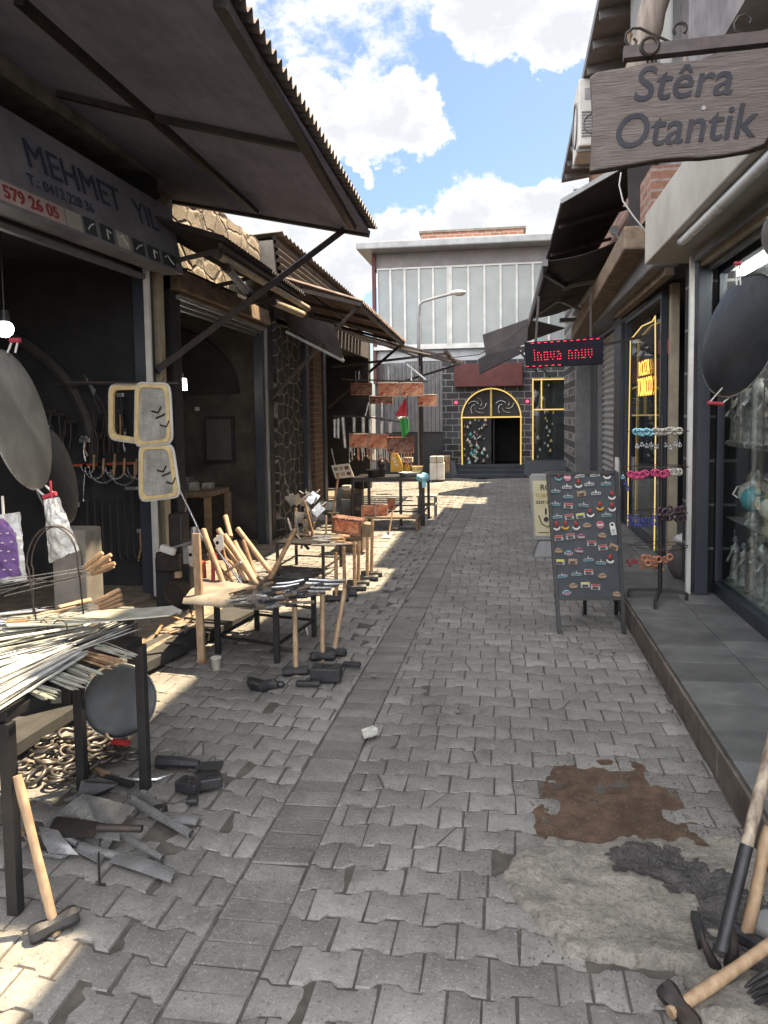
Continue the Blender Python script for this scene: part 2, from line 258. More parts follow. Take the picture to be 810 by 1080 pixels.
MT = dict(
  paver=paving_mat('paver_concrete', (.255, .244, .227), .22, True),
  drain=paving_mat('drain_brick', (.21, .20, .185), .22),
  joint=mat('joint_sand', (.115, .102, .088), (.06, .053, .046), 14, .95, bump=.5),
  tile=mat('platform_tile', (.165, .163, .16), (.095, .095, .095), 5, .55, isl=.3, bump=.2),
  kerb=mat('kerb_brown', (.19, .155, .13), (.09, .07, .058), 7, .8, isl=.2, bump=.4, bsc=30),
  earth=mat('street_earth', (.20, .122, .08), (.105, .066, .045), 15, .95, bump=1, bsc=130, bd=.02, dirt=.4),
  slab=slabm('broken_concrete'),
  wet=mat('wet_tar', (.04, .037, .036), (.11, .10, .095), 22, .28, bump=1, bsc=45, bd=.02),
  conc=mat('concrete', (.26, .235, .2), (.14, .12, .1), 5, .9, bump=.4, bsc=40, dirt=.5),
  sandfloor=mat('dusty_ground', (.30, .25, .185), (.15, .12, .09), 7, .95, bump=.6, bsc=60),
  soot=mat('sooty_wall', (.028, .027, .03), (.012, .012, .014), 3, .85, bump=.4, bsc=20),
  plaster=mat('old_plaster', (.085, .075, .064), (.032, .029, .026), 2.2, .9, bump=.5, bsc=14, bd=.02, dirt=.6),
  black=mat('black_paint', (.012, .012, .014), (.022, .02, .02), 12, .45, bump=.1),
  iron=mat('dark_iron', (.035, .035, .038), (.075, .055, .045), 14, .5, .5, bump=.3),
  castiron=mat('cast_iron', (.022, .022, .025), (.04, .04, .043), 18, .5, .2, bump=.5, bsc=80),
  steel=mat('bare_steel', (.66, .67, .69), (.42, .42, .42), 6, .27, .75, bump=.25, bsc=50, dirt=.4),
  bright=mat('bright_skewer', (.78, .80, .80), (.5, .51, .5), 12, .42, .55, bump=.1, isl=.35, dirt=.1),
  olive=mat('dull_skewer', (.56, .56, .49), (.36, .36, .3), 12, .5, .35, bump=.1, isl=.35, dirt=.1),
  ring=mat('ring_steel', (.17, .16, .155), (.07, .06, .055), 24, .4, .6), handle=mat('pale_wood', (.47, .325, .20), (.27, .17, .10), 26, .6, bump=.25, stretch=(1, 1, .25), dirt=.4),
  handle2=mat('worn_wood', (.42, .26, .14), (.2, .12, .07), 20, .7, bump=.3),
  wood=mat('old_wood', (.26, .19, .13), (.12, .085, .06), 10, .8, bump=.5, bsc=30, stretch=(1, 1, 1), dirt=.4),
  signwood=mat('sign_wood', (.19, .16, .15), (.115, .095, .09), 7, .7, bump=.9, bsc=12, bd=.008, stretch=(1.2, 3, 14), dirt=.3),
  bark=mat('bark', (.05, .035, .03), (.025, .018, .015), 20, .9, bump=1, bsc=30, bd=.02, stretch=(1, 1, 3)),
  carve=mat('carved_letter', (.03, .032, .045), (.045, .045, .055), 20, .8),
  log=mat('log_wood', (.34, .29, .25), (.2, .16, .13), 6, .85, bump=.8, bsc=25, stretch=(4, 4, .5)),
  pan=mat('pan_steel', (.022, .027, .034), (.036, .037, .040), 9, .36, .35, bump=.25, bsc=26, dirt=.5),
  panlit=mat('pan_steel_light', (.36, .35, .30), (.24, .23, .20), 7, .42, .3, bump=.22, bsc=22, dirt=.4),  # pale copy of the pan steel, sunlight put into its colour
  lining=mat('awning_board', (.25, .25, .33), (.20, .20, .27), 3, .85, bump=.25, bsc=18, stretch=(6, 1, 1), dirt=.35),
  awnmetal=mat('awning_metal', (.16, .14, .14), (.09, .075, .07), 9, .6, .2, bump=.2),
  rust=mat('rusty_sheet', (.27, .20, .17), (.13, .085, .07), 4, .8, .1, bump=.2, dirt=.5),
  zinc=mat('zinc_sheet', (.15, .14, .125), (.08, .072, .065), 3, .7, .15, bump=.15, dirt=.3),
  fabric=mat('dark_canvas', (.055, .048, .05), (.038, .033, .036), 5, .9, bump=.2, bsc=200, bd=.001),
  fabric2=mat('worn_canvas', (.09, .078, .078), (.06, .052, .053), 4, .9, bump=.2, bsc=90),
  redpaint=mat('red_paint', (.42, .03, .025), (.25, .02, .02), 14, .5),
  redpink=mat('red_cord', (.5, .05, .08), None, 40, .6),
  orange=mat('orange_rail', (.45, .09, .03), (.2, .04, .02), 6, .6),
  cream=mat('cream_panel', (.47, .45, .39), (.4, .37, .31), 3, .6, bump=.05, dirt=.25),
  grey=mat('grey_metal', (.20, .20, .205), (.14, .14, .145), 5, .5, .2, bump=.05),
  lightgrey=mat('light_grey_metal', (.33, .33, .33), (.24, .24, .24), 5, .45, .2, bump=.05),
  white=mat('white_paint', (.66, .65, .62), (.52, .5, .47), 4, .6, bump=.05, dirt=.2),
  offwhite=mat('facade_white', (.52, .53, .55), (.44, .45, .46), 2, .8, bump=.1, dirt=.2),
  beige=mat('beige_metal', (.42, .36, .27), (.3, .25, .18), 5, .55),
  navy=mat('navy_frame', (.022, .03, .045), (.03, .035, .045), 5, .4),
  signface=mat('shop_sign_face', (.23, .225, .25), (.15, .145, .17), 3, .55, bump=.05, dirt=.35),
  signstrip=mat('sign_strip', (.52, .40, .37), (.42, .32, .3), 4, .6),
  signblue=mat('sign_letter', (.035, .045, .09), None, 20, .6),
  signred=mat('sign_red', (.30, .04, .045), None, 20, .6),
  bag=mat('plastic_bag', (.55, .55, .54), (.4, .39, .38), 18, .3, bump=1, bsc=18, bd=.02, spec=.8),
  purple=mat('purple_cloth', (.09, .04, .15), (.15, .08, .23), 30, .8),
  mesh=mat('sieve_film', (.42, .40, .37), (.28, .27, .25), 9, .35, bump=1, bsc=14, bd=.02),
  paleframe=mat('pale_frame_wood', (.78, .60, .30), (.62, .46, .22), 16, .55, bump=.2),  # pale wood, brightened to stand for sun on the shaded frames
  copper=copperm('copper_sheet', (.90, .30, .15), (.30, .06, .035)),
  copperdark=copperm('dull_copper', (.30, .12, .085), (.07, .035, .03)),
  yellow=mat('yellow_box', (.62, .36, .05), (.5, .27, .03), 6, .6),
  gold=emit('gold_light_strip', (1.0, .68, .2), .30),
  goldpaint=mat('gold_trim', (.62, .45, .12), (.5, .34, .08), 10, .4, .2, bump=.05),
  ledred=emit('red_led', (1.0, .02, .05), .9),
  lamp=emit('lit_lamp', (1.0, .97, .88), 7.0),
  amber=emit('amber_lettering', (1.0, .5, .08), .7),
  silver=mat('silver_figure', (.55, .53, .49), (.09, .09, .085), 30, .35, .25, bump=.7, bsc=50, bd=.01),
  bronze=mat('bronze_figure', (.34, .28, .21), (.12, .1, .08), 26, .4, .3, bump=.7, bsc=50, bd=.01),
  turq=mat('turquoise_glaze', (.08, .42, .45), (.04, .25, .3), 40, .3),
  ivory=mat('ivory_glaze', (.66, .62, .52), (.5, .45, .38), 20, .4),
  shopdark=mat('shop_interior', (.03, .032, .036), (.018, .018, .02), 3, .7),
  shopback=mat('display_back', (.06, .065, .07), (.04, .042, .045), 2, .6),
  shelf=mat('shelf_board', (.25, .26, .22), (.18, .19, .16), 8, .4),
  rustred=mat('red_brown_fascia', (.13, .036, .032), (.09, .027, .024), 3, .7, bump=.1),
  tyre=mat('grind_wheel', (.07, .045, .035), (.035, .025, .02), 30, .8, .3),
  rubberblack=mat('black_rubber', (.015, .015, .016), None, 10, .6),
  slate=mat('slate_board', (.028, .034, .042), (.04, .046, .054), 7, .6, bump=.05),
  paper=mat('paper_scrap', (.7, .68, .62), None, 20, .8),
  pinkband=mat('pink_bands', (.62, .08, .2), (.45, .05, .15), 60, .8, bump=1),
  blueband=mat('pale_blue_bands', (.22, .5, .62), (.3, .55, .62), 60, .8, bump=1),
  creamband=mat('cream_bands', (.55, .5, .44), (.4, .36, .3), 60, .8, bump=1),
  bead=mat('navy_beads', (.02, .03, .2), (.1, .12, .4), 60, .3),
  maroon=mat('maroon_beads', (.07, .03, .05), (.03, .02, .03), 60, .4),
  tanbead=mat('tan_beads', (.5, .25, .14), (.35, .12, .08), 60, .5),
  redbead=mat('red_beads', (.35, .03, .05), None, 60, .4),
  green=mat('green_cloth', (.05, .33, .08), (.04, .26, .06), 9, .8),
  flagred=mat('red_cloth', (.55, .04, .06), None, 9, .8),
  mag_teal=mat('magnet_teal', (.05, .22, .27), (.2, .35, .4), 90, .5), mag_grey=mat('magnet_grey', (.22, .24, .26), (.5, .5, .5), 90, .5),
  mag_pink=mat('magnet_pink', (.5, .12, .2), (.2, .1, .12), 90, .5), mag_tan=mat('magnet_tan', (.4, .27, .18), (.2, .12, .08), 90, .5), mag_yel=mat('magnet_yellow', (.6, .55, .1), (.5, .4, .05), 90, .5),
)
GL = glass('shop_glass', (.90, .94, .94), .03); GLD = mat('upper_pane', (.30, .32, .31), (.25, .27, .265), .6, .22, bump=.03, bsc=2)
MT['rubble'] = stonewall('rubble_wall', (.035, .033, .036), (.30, .27, .23), 3.6)
MT['parapet'] = stonewall('pale_stone', (.27, .225, .17), (.11, .09, .075), 2.6, (1, 1, 1.6), .03)
MT['facade'] = blocks('basalt_blocks', (.052, .052, .056), (.30, .29, .28), 'xz', .34, .17, .011)
MT['pilaster'] = blocks('basalt_rough', (.03, .028, .03), (.22, .21, .2), 'yz', .5, .36, .012)
MT['brick'] = blocks('red_brick', (.34, .15, .1), (.42, .36, .3), 'xz', .25, .085, .012, .5, .25)
MT['brickside'] = blocks('red_brick_side', (.28, .14, .1), (.36, .3, .26), 'yz', .25, .085, .012, .5, .25)
MT['jambbrick'] = blocks('jamb_brick', (.15, .09, .06), (.22, .18, .14), 'yz', .22, .09, .012, .5, .3)

# ------------------------------------------------------------------ GROUND
m = MB(); m.box(-400, 400, -400, 900, -1.2, -.035); struct(m.build('ground', MT['joint']))
def clip(poly, a, b, c):     # keep a*x + b*y <= c
    out = []
    for i in range(len(poly)):
        p, q = poly[i], poly[(i + 1) % len(poly)]; dp = a * p[0] + b * p[1] - c; dq = a * q[0] + b * q[1] - c
        if dp <= 0: out.append(p)
        if (dp < 0 < dq) or (dq < 0 < dp):
            t = dp / (dp - dq); out.append((p[0] + (q[0] - p[0]) * t, p[1] + (q[1] - p[1]) * t))
    return out
def area(p): return sum(p[i][0] * p[(i + 1) % len(p)][1] - p[(i + 1) % len(p)][0] * p[i][1] for i in range(len(p))) / 2
def inpoly(x, y, P):
    c = False; j = len(P) - 1
    for i in range(len(P)):
        if (P[i][1] > y) != (P[j][1] > y) and x < (P[j][0] - P[i][0]) * (y - P[i][1]) / (P[j][1] - P[i][1]) + P[i][0]: c = not c
        j = i
    return c
def gheight(x, y):           # gentle settling of the street
    return noise.noise(V((x * .9, y * .6, 3.3))) * .012 - .02 * math.exp(-((x - drx(y)) / .35) ** 2)
def drx(y): return -.83 + .016 * (y - 3.3)
def stone(m, poly, tilt=.006, lift=.0018, bev=.0075, base=-.03):
    if len(poly) < 3 or abs(area(poly)) < .0012: return
    if area(poly) < 0: poly = poly[::-1]
    cx = sum(p[0] for p in poly) / len(poly); cy = sum(p[1] for p in poly) / len(poly)
    tx, ty = random.gauss(0, tilt), random.gauss(0, tilt); h = gheight(cx, cy) + random.gauss(0, lift)
    n = len(poly)
    def P(p, k, z): return (cx + (p[0] - cx) * k, cy + (p[1] - cy) * k, h + z + (p[0] - cx) * tx + (p[1] - cy) * ty)
    k2 = 1 - bev * 1.4 / .09; k1 = 1 - bev * .3 / .09
    vs = [P(p, 1, base) for p in poly] + [P(p, 1, -bev) for p in poly] + [P(p, k1, -bev * .3) for p in poly] + [P(p, k2, 0) for p in poly]
    fs = []
    for r in range(3): fs += [(r * n + i, r * n + (i + 1) % n, (r + 1) * n + (i + 1) % n, (r + 1) * n + i) for i in range(n)]
    fs.append(tuple(range(3 * n, 4 * n))); m.add(vs, fs)
m = MB(); m.grid(lambda u, v: (-3.4 + u * 4.4, .6 + v * 20, gheight(-3.4 + u * 4.4, .6 + v * 20) - .0065 + .003 * noise.noise(V((u * 60, v * 260, 0)))), 90, 360); struct(m.build('joint_bed', MT['joint'], smooth=60))
DIRT = [tuple(G(*p)[:2]) for p in ((590, 838), (600, 812), (640, 806), (668, 812), (664, 830), (700, 838), (700, 858), (728, 868), (738, 884), (700, 892), (660, 890), (590, 884), (578, 864))]
SLABP = [tuple(G(*p)[:2]) for p in ((530, 925), (545, 905), (580, 892), (625, 886), (690, 882), (745, 880), (772, 890), (800, 905), (835, 960), (850, 1040), (870, 1110), (800, 1110), (735, 1075), (712, 1022), (650, 1016), (600, 1012), (585, 985), (545, 962))]
HOLES = [DIRT, SLABP]
PW, PH = .196, .146
paver = MB(); dr = MB()
y = 1.0; row = 0
while y < 20.3:
    off = (row % 2) * PW / 2 + .012 * math.sin(row * 1.7)
    x = -3.1 + off
    while x < 1.1:
        a = .011; w = PW / 2 - .0026; h = PH / 2 - .0044; j = lambda: random.gauss(0, .0017)
        # ends wide, waist narrow; the neighbour row (half a stone over) fills the waist
        poly = [(x - w, y - h - a), (x - w * .52, y - h - a), (x - w * .3, y - h + a), (x + w * .3, y - h + a), (x + w * .52, y - h - a), (x + w, y - h - a),
                (x + w, y + h + a), (x + w * .52, y + h + a), (x + w * .3, y + h - a), (x - w * .3, y + h - a), (x - w * .52, y + h + a), (x - w, y + h + a)]
        rot = (.05 if x < drx(y) else -.012)
        px_, py_ = x, y
        poly = [(p[0] + j(), p[1] + j() + (px_ + .8) * 0) for p in poly]
        L = drx(y)
        if x < L: poly = [(p[0], p[1] - .10 * (p[0] - L)) for p in poly]; poly = clip(poly, 1, -.016, L - .118 - .016 * y)
        else: poly = clip(poly, -1, .016, -(L + .118) + .016 * y)
        poly = clip(poly, 1, 0, .925)
        if poly and not any(inpoly(sum(p[0] for p in poly) / len(poly), sum(p[1] for p in poly) / len(poly), Hh) for Hh in HOLES):
            if random.random() < .09 and len(poly) == 12:      # laid as two halves
                stone(paver, clip(poly, 1, 0, x - .003)); stone(paver, clip(poly, -1, 0, -x - .003))
            elif random.random() < .10 and len(poly) == 12:      # a cracked stone
                sx = x + random.uniform(-.04, .04); k = random.uniform(-.5, .5)
                t = (random.gauss(0, .012))
                stone(paver, clip(poly, 1, k, sx + k * y - .002)); stone(paver, clip(poly, -1, -k, -sx - k * y - .002))
            else: stone(paver, poly, .006 if x > L else .010, .0018 if x > L else .0028)
        x += PW
    y += PH; row += 1
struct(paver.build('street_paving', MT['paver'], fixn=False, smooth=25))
y = 1.0
while y < 20.3:
    hh = .108; c = drx(y); w = .108 + random.gauss(0, .002)
    ng = random.gauss(0, .004)
    stone(dr, [(c - w, y - hh / 2 + .003), (c + w, y - hh / 2 + .003 + ng), (c + w, y + hh / 2 - .002 + ng), (c - w, y + hh / 2 - .002)], .008, .002, .004)
    y += hh
struct(dr.build('drain_channel', MT['drain'], fixn=False, smooth=25))
# bare earth where the stones are missing, broken concrete patch beside it
def patch(P, name, mt, base, amp, fr, n=70, edge=.05, grow=0):
    x0 = min(p[0] for p in P) - .06 - grow; x1 = min(.93, max(p[0] for p in P) + .06 + grow); y0 = min(p[1] for p in P) - .06 - grow; y1 = max(p[1] for p in P) + .06 + grow
    def dist(x, y):
        d = 9
        for i in range(len(P)):
            a, b = V(P[i]), V(P[(i + 1) % len(P)]); ab = b - a; t = max(0, min(1, (V((x, y)) - a).dot(ab) / ab.dot(ab))); d = min(d, (a + ab * t - V((x, y))).length)
        return d if inpoly(x, y, P) else -d
    def fn(u, v):
        x = x0 + (x1 - x0) * u; y = y0 + (y1 - y0) * v
        d = dist(x, y) + .03 * noise.noise(V((x * 9, y * 9, 1))) + .012 * noise.noise(V((x * 31, y * 31, 1)))
        k = max(0, min(1, (d + grow) / edge + .2)) ** .6
        z = gheight(x, y) - .020 + k * (base + .020) + k * amp * (noise.fractal(V((x * fr, y * fr, 0)), 1, 2, 5))
        return (x, y, z)
    m = MB(); m.grid(fn, n, n); return struct(m.build(name, mt, smooth=50))
patch(DIRT, 'bare_earth', MT['earth'], -.001, .010, 9, 110, .05, .10)
sl = patch(SLABP, 'concrete_patch', MT['slab'], .024, .036, 4.2, 120, .018)
WETP = [tuple(G(*p)[:2]) for p in ((640, 905), (670, 893), (705, 902), (760, 930), (800, 950), (835, 990), (820, 1030), (775, 1035), (748, 1010), (740, 985), (728, 950), (690, 938), (650, 925))]
# gully of wet tar through the concrete: follows the slab surface, a few mm above it
def wetfn():
    P = WETP; x0 = min(p[0] for p in P); x1 = max(p[0] for p in P); y0 = min(p[1] for p in P); y1 = max(p[1] for p in P); m = MB(); n = 90; idx = {}
    sv = sl.data.vertices; loc = sl.location; n1 = 121
    X0 = min(p[0] for p in SLABP) - .06; X1 = max(p[0] for p in SLABP) + .06; Y0 = min(p[1] for p in SLABP) - .06; Y1 = max(p[1] for p in SLABP) + .06
    for i in range(120):
        for k in range(120):
            q = [i * n1 + k, (i + 1) * n1 + k, (i + 1) * n1 + k + 1, i * n1 + k + 1]; c = sum((sv[a].co for a in q), V()) / 4 + loc
            w = .035 * noise.noise(V((c.x * 14, c.y * 14, 5))) + .02 * noise.noise(V((c.x * 50, c.y * 50, 5)))
            if inpoly(c.x + w, c.y + w, P):
                for a in q:
                    if a not in idx: idx[a] = len(m.v); m.v.append(sv[a].co + loc + V((0, 0, .004 + .004 * noise.noise(V((sv[a].co.x * 60, sv[a].co.y * 60, 0))))))
                m.f.append(tuple(idx[a] for a in q)); m.m.append(0)
    return struct(m.build('wet_tar_gully', MT['wet'], smooth=60))
wetfn()

# ------------------------------------------------------------------ RAISED PLATFORM, right
m = MB(); m.box(.955, 9, .5, 20.3, -.03, .155); struct(m.build('platform_base', MT['conc']))
m = MB(); tw, tl = .33, .62
yy = .5; r = 0
while yy < 20.2:
    xx = .945
    for c_, w_ in enumerate((.42, .42, .42)):
        o = 0 if c_ % 2 else .2
        if yy < 3.05 and c_ == 0: pass
        m.cbox((xx + w_ / 2, yy + o + tw / 2, .160 + random.gauss(0, .0008)), (w_ - .004, tw - .004, .02), Matrix.Rotation(random.gauss(0, .002), 3, 'X'))
        xx += w_
    yy += tw; r += 1
struct(m.build('platform_tiles', MT['tile'], bev=.002))
m = MB(); yy = .5
while yy < 20.2:
    L_ = random.uniform(.28, .36); m.box(.932 + random.gauss(0, .001), .953, yy, yy + L_ - .004, -.03, .147); yy += L_
struct(m.build('kerb', MT['kerb'], bev=.003))
# ------------------------------------------------------------------ LEFT forecourts
m = MB(); m.box(-7, -3.06, -3, 6.5, -.03, .12); struct(m.build('shop_floor', MT['sandfloor']))
m = MB()
def ff(u, v):
    x = -7 + u * 4.2; y = 6.4 + v * 10
    return (x, y, .01 + .01 * noise.noise(V((x * 2, y * 2, 0))))
m.grid(ff, 30, 60); struct(m.build('shop_floor_dusty', MT['sandfloor'], smooth=60))
m = MB(); m.prism([(-2.72, .8, .122), (-2.42, .8, .122), (-2.25, 4.5, .10), (-2.02, 5.95, .07), (-2.30, 6.1, .07), (-2.5, 4.6, .11)], (0, 0, -.06))
m.prism([(-2.72, .8, .03), (-2.46, .8, .03), (-2.29, 4.5, .03), (-2.06, 5.95, .02), (-2.3, 6.0, .02)], (0, 0, -.06))
struct(m.build('doorstep', mat('doorstep_slab', (.05, .05, .052), (.03, .03, .03), 6, .8, bump=.4)))
m = MB(); m.grid(lambda u, v: ((-3.08 + u * (.50 + .5 * v * 0)) + u * .22 * v * 1.3, .8 + v * 5.4, .108 - .035 * v + .012 * noise.noise(V((u * 4, v * 14, 0)))), 14, 60, (0, 0, -.1)); struct(m.build('threshold_ground', MT['sandfloor'], smooth=60))

# ------------------------------------------------------------------ LEFT BUILDINGS
def building(name, label, group=None): return thing(name, label, 'building', (-4, 8, 0), group)
b1 = thing('shop_building', 'dark open fronted smithy building under the big near awning', 'building', (-5, 3, 0), 'old workshops on the left of the lane')
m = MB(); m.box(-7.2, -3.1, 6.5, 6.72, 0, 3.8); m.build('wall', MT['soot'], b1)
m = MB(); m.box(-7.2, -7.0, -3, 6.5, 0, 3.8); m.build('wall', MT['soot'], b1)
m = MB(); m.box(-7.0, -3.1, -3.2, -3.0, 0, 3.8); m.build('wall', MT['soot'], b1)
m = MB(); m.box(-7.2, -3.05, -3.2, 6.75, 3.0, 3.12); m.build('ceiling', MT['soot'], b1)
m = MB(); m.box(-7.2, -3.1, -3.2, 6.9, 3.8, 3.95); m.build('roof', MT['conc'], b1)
# vault arch on the side wall, seen as a slightly paler rib
m = MB(); pts = []
for k in range(19):
    a = PI * k / 18; pts.append((-4.9 + 1.25 * math.cos(a), 6.44, 1.25 + 1.25 * math.sin(a)))
m.tube(pts, .05, 6); m.build('vault_rib', mat('rib_plaster', (.06, .056, .055), None, 4, .9, bump=.5), b1, smooth=40)
m = MB(); m.box(-3.14, -3.0, 6.24, 6.34, .1, 3.0); m.build('post', MT['navy'], b1, bev=.004)
m = MB(); m.box(-3.02, -2.97, 6.2, 6.235, .1, 3.0); m.build('door_jamb', MT['white'], b1, bev=.004)
m = MB(); m.box(-3.10, -3.0, 6.44, 6.56, .0, 2.95); m.build('post', MT['beige'], b1, bev=.004)
for k in range(3):
    m = MB(); m.bar((-3.02 - k * .09, -3, 2.76 + k * .055), (-3.02 - k * .09, 6.2, 2.84 + k * .055), .05, .04); m.build('shutter_rail', MT['grey'], b1)

b2 = thing('shop_building', 'plastered workshop with a sooty arch, second from the near awning', 'building', (-5, 8, 0), 'old workshops on the left of the lane')
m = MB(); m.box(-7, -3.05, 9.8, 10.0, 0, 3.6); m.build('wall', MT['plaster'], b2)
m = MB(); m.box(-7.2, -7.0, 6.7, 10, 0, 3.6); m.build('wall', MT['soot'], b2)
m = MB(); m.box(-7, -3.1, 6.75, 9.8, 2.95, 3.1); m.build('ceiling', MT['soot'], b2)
m = MB(); pts = [(-6.3, 9.77, 1.95)]
for k in range(15):
    a = PI * (1 - k / 14); pts.append((-4.75 + 1.3 * math.cos(a), 9.77, 1.95 + .95 * math.sin(a)))
m.prism([(p[0], 9.785, p[2]) for p in pts[1:]] , (0, -.03, 0)); m.build('arch_recess', MT['soot'], b2)
m = MB(); m.cbox((-3.75, 9.77, 1.35), (.42, .03, .62)); m.build('niche', MT['soot'], b2)
m = MB(); m.cbox((-3.75, 9.745, 1.35), (.34, .02, .54)); m.build('niche_panel', mat('niche_panel', (.07, .065, .06), None, 6), b2)
m = MB(); m.cbox((-4.05, 9.77, 1.76), (.05, .03, .05)); m.build('switch', MT['white'], b2)
m = MB(); m.box(-3.14, -3.02, 9.42, 9.56, 0, 2.95); m.build('post', MT['navy'], b2, bev=.004)
m = MB(); m.cyl((-2.97, 9.4, 0), (-2.97, 9.4, 2.75), .025, n=10); m.build('drain_pipe', MT['grey'], b2, smooth=40)
m = MB(); m.box(-3.35, -3.02, 6.75, 6.95, 0, 3.0); m.build('pier', MT['soot'], b2)
bx = MB(); bx.prism([Y(180, 290, 6.9), Y(205, 282, 6.9), Y(205, 300, 6.9), Y(180, 306, 6.9)], (0, 2.75, .0))
bx = MB()
def bxl(p0, p1, q0, q1, th): # slab-like long box along street
    m = MB(); p0, p1, q0, q1 = map(V, (p0, p1, q0, q1)); t = V((-th, 0, 0)); return m.hexa([q0 + t, q0, q1, q1 + t, p0 + t, p0, p1, p1 + t])
bxl((-2.95, 6.75, 3.02), (-2.95, 9.5, 2.98), (-2.92, 6.75, 2.82), (-2.92, 9.5, 2.80), .25).build('shutter_box', MT['wood'], b2, bev=.01)
for k in range(3):
    m = MB(); m.bar((-2.98 - k * .06, 6.8, 2.76 - k * .03), (-2.98 - k * .06, 9.45, 2.74 - k * .03), .03, .04); m.build('shutter_rail', MT['lightgrey' if k < 1 else 'grey'], b2)

b3 = thing('shop_building', 'rubble stone fronted workshop behind the low tool tables', 'building', (-5, 12, 0), 'old workshops on the left of the lane')
m = MB(); m.box(-3.6, -3.0, 9.95, 11.25, 0, 2.95); m.build('pillar', MT['rubble'], b3)
m = MB(); m.box(-3.5, -3.0, 11.95, 12.5, 0, 2.95); m.build('pillar', MT['jambbrick'], b3)
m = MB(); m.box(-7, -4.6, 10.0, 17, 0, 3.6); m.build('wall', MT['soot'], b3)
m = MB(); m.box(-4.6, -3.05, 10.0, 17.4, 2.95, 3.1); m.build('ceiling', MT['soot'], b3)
m = MB(); m.box(-3.1, -2.95, 11.3, 11.5, 0, 2.95); m.build('post', MT['navy'], b3)
m = MB(); m.box(-3.1, -2.98, 12.55, 12.75, 0, 2.95); m.build('post', MT['navy'], b3)
m = MB(); m.box(-4.7, -3.0, 17.0, 17.25, 0, 3.3); m.build('wall', MT['soot'], b3)
m = MB(); m.box(-3.06, -3.0, 10, 17.0, 2.9, 3.35); m.build('fascia', MT['fabric2'], b3)
# parapet above shops, sunlit
t = thing('stone_parapet', 'broken pale stone parapet wall in full sun above the dark awning', 'wall', (-3.6, 8.5, 3.1))
m = MB()
def pf(u, v):
    y = 6.9 + u * 3.4; z = 3.12 + v * (.90 + .10 * noise.noise(V((u * 9, 0, 0))) + (.12 if u > .35 else -.08) - .1 * u)
    return (-3.32 + .03 * noise.noise(V((y * 3, z * 3, 0))), y, z)
m.grid(pf, 40, 12, (-.35, 0, 0)); m.build('masonry', MT['parapet'], t, smooth=30)
def corr(p00, p10, p01, p11, n, amp, name, mt, parent, thick=.004, per=8, sc=2):
    # ridges run from edge p00-p10 to edge p01-p11; n waves along p00->p10
    p00, p10, p01, p11 = map(V, (p00, p10, p01, p11)); nn = (p10 - p00).cross(p01 - p00).normalized()
    if nn.z < 0: nn = -nn
    m = MB()
    def fn(u, v):
        a = p00.lerp(p10, u); b = p01.lerp(p11, u); return a.lerp(b, v) + nn * amp * math.sin(u * n * 2 * PI)
    m.grid(fn, n * per, sc, nn * thick); return m.build(name, mt, parent, smooth=45)
t = thing('tin_roof', 'sunlit corrugated tin roof over the left workshops, next to the stone parapet', 'roof', (-3.5, 12.5, 3.1))
corr((-3.0, 10.4, 3.3), (-3.12, 10.4, 4.12), (-3.0, 16.5, 3.3), (-3.12, 16.5, 3.98), 8, .025, 'cladding_sheet', MT['zinc'], t)
corr((-3.02, 10.4, 4.17), (-3.02, 16.6, 4.03), (-5.0, 10.4, 4.05), (-5.0, 16.6, 3.92), 30, .02, 'roof_sheet', MT['zinc'], t)
m = MB(); m.prism([(-3.16, 10.45, 4.08), (-3.08, 10.45, 3.1), (-4.9, 10.45, 3.1), (-4.9, 10.45, 4.0)], (0, .08, 0)); m.build('gable', MT['conc'], t)
m = MB(); m.box(-4.8, -3.1, 10.6, 17.2, 3.1, 3.3); m.build('rafters', MT['wood'], t)

# ------------------------------------------------------------------ END BUILDING
FY = 20.4
e = thing('old_stone_house', 'basalt house with gold lit arched door and red brown fascia closing the lane', 'building', (0, 20.6, 0))
def P2(px, py, y=FY): return Y(px, py, y)
ac = Y(518, 440, FY); arx = 31.5 * FY / 811 * 1.0; acx = ac.x; zsp = Y(518, 440, FY).z; ztop = Y(518, 409, FY).z; base = .3
# wall with arched opening
m = MB(); zl = 3.05
xl, xr = -2.6, 3.2
N_ = 20; arc = [(acx + arx * math.cos(PI * (1 - k / N_)), zsp + (ztop - zsp) * math.sin(PI * (1 - k / N_))) for k in range(N_ + 1)]
vs = []; 
def q4(a, b, c, d):
    m.hexa([(a[0], FY, a[1]), (b[0], FY, b[1]), (b[0], FY + .5, b[1]), (a[0], FY + .5, a[1]), (d[0], FY, d[1]), (c[0], FY, c[1]), (c[0], FY + .5, c[1]), (d[0], FY + .5, d[1])])
q4((xl, 0), (acx - arx, 0), (acx - arx, zl), (xl, zl))
dx0, dx1 = Y(562, 500, FY).x, 2.6
q4((acx + arx, 0), (dx0, 0), (dx0, zl), (acx + arx, zl))
for k in range(N_): q4(arc[k], arc[k + 1], (arc[k + 1][0], zl), (arc[k][0], zl))
zd = Y(570, 399, FY).z
q4((dx0, zd), (dx1, zd), (dx1, zl), (dx0, zl)); q4((dx1, 0), (xr, 0), (xr, zl), (dx1, zl))
m.build('wall', MT['facade'], e)
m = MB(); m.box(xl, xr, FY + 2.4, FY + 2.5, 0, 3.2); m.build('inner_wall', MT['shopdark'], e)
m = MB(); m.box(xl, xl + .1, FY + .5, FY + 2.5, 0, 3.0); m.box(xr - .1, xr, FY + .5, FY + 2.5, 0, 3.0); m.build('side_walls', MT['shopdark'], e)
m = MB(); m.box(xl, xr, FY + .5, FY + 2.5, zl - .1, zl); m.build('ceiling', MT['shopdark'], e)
m = MB(); m.box(xl, xr, FY + .5, FY + 2.5, 0, .24); m.build('floor', MT['shopdark'], e)
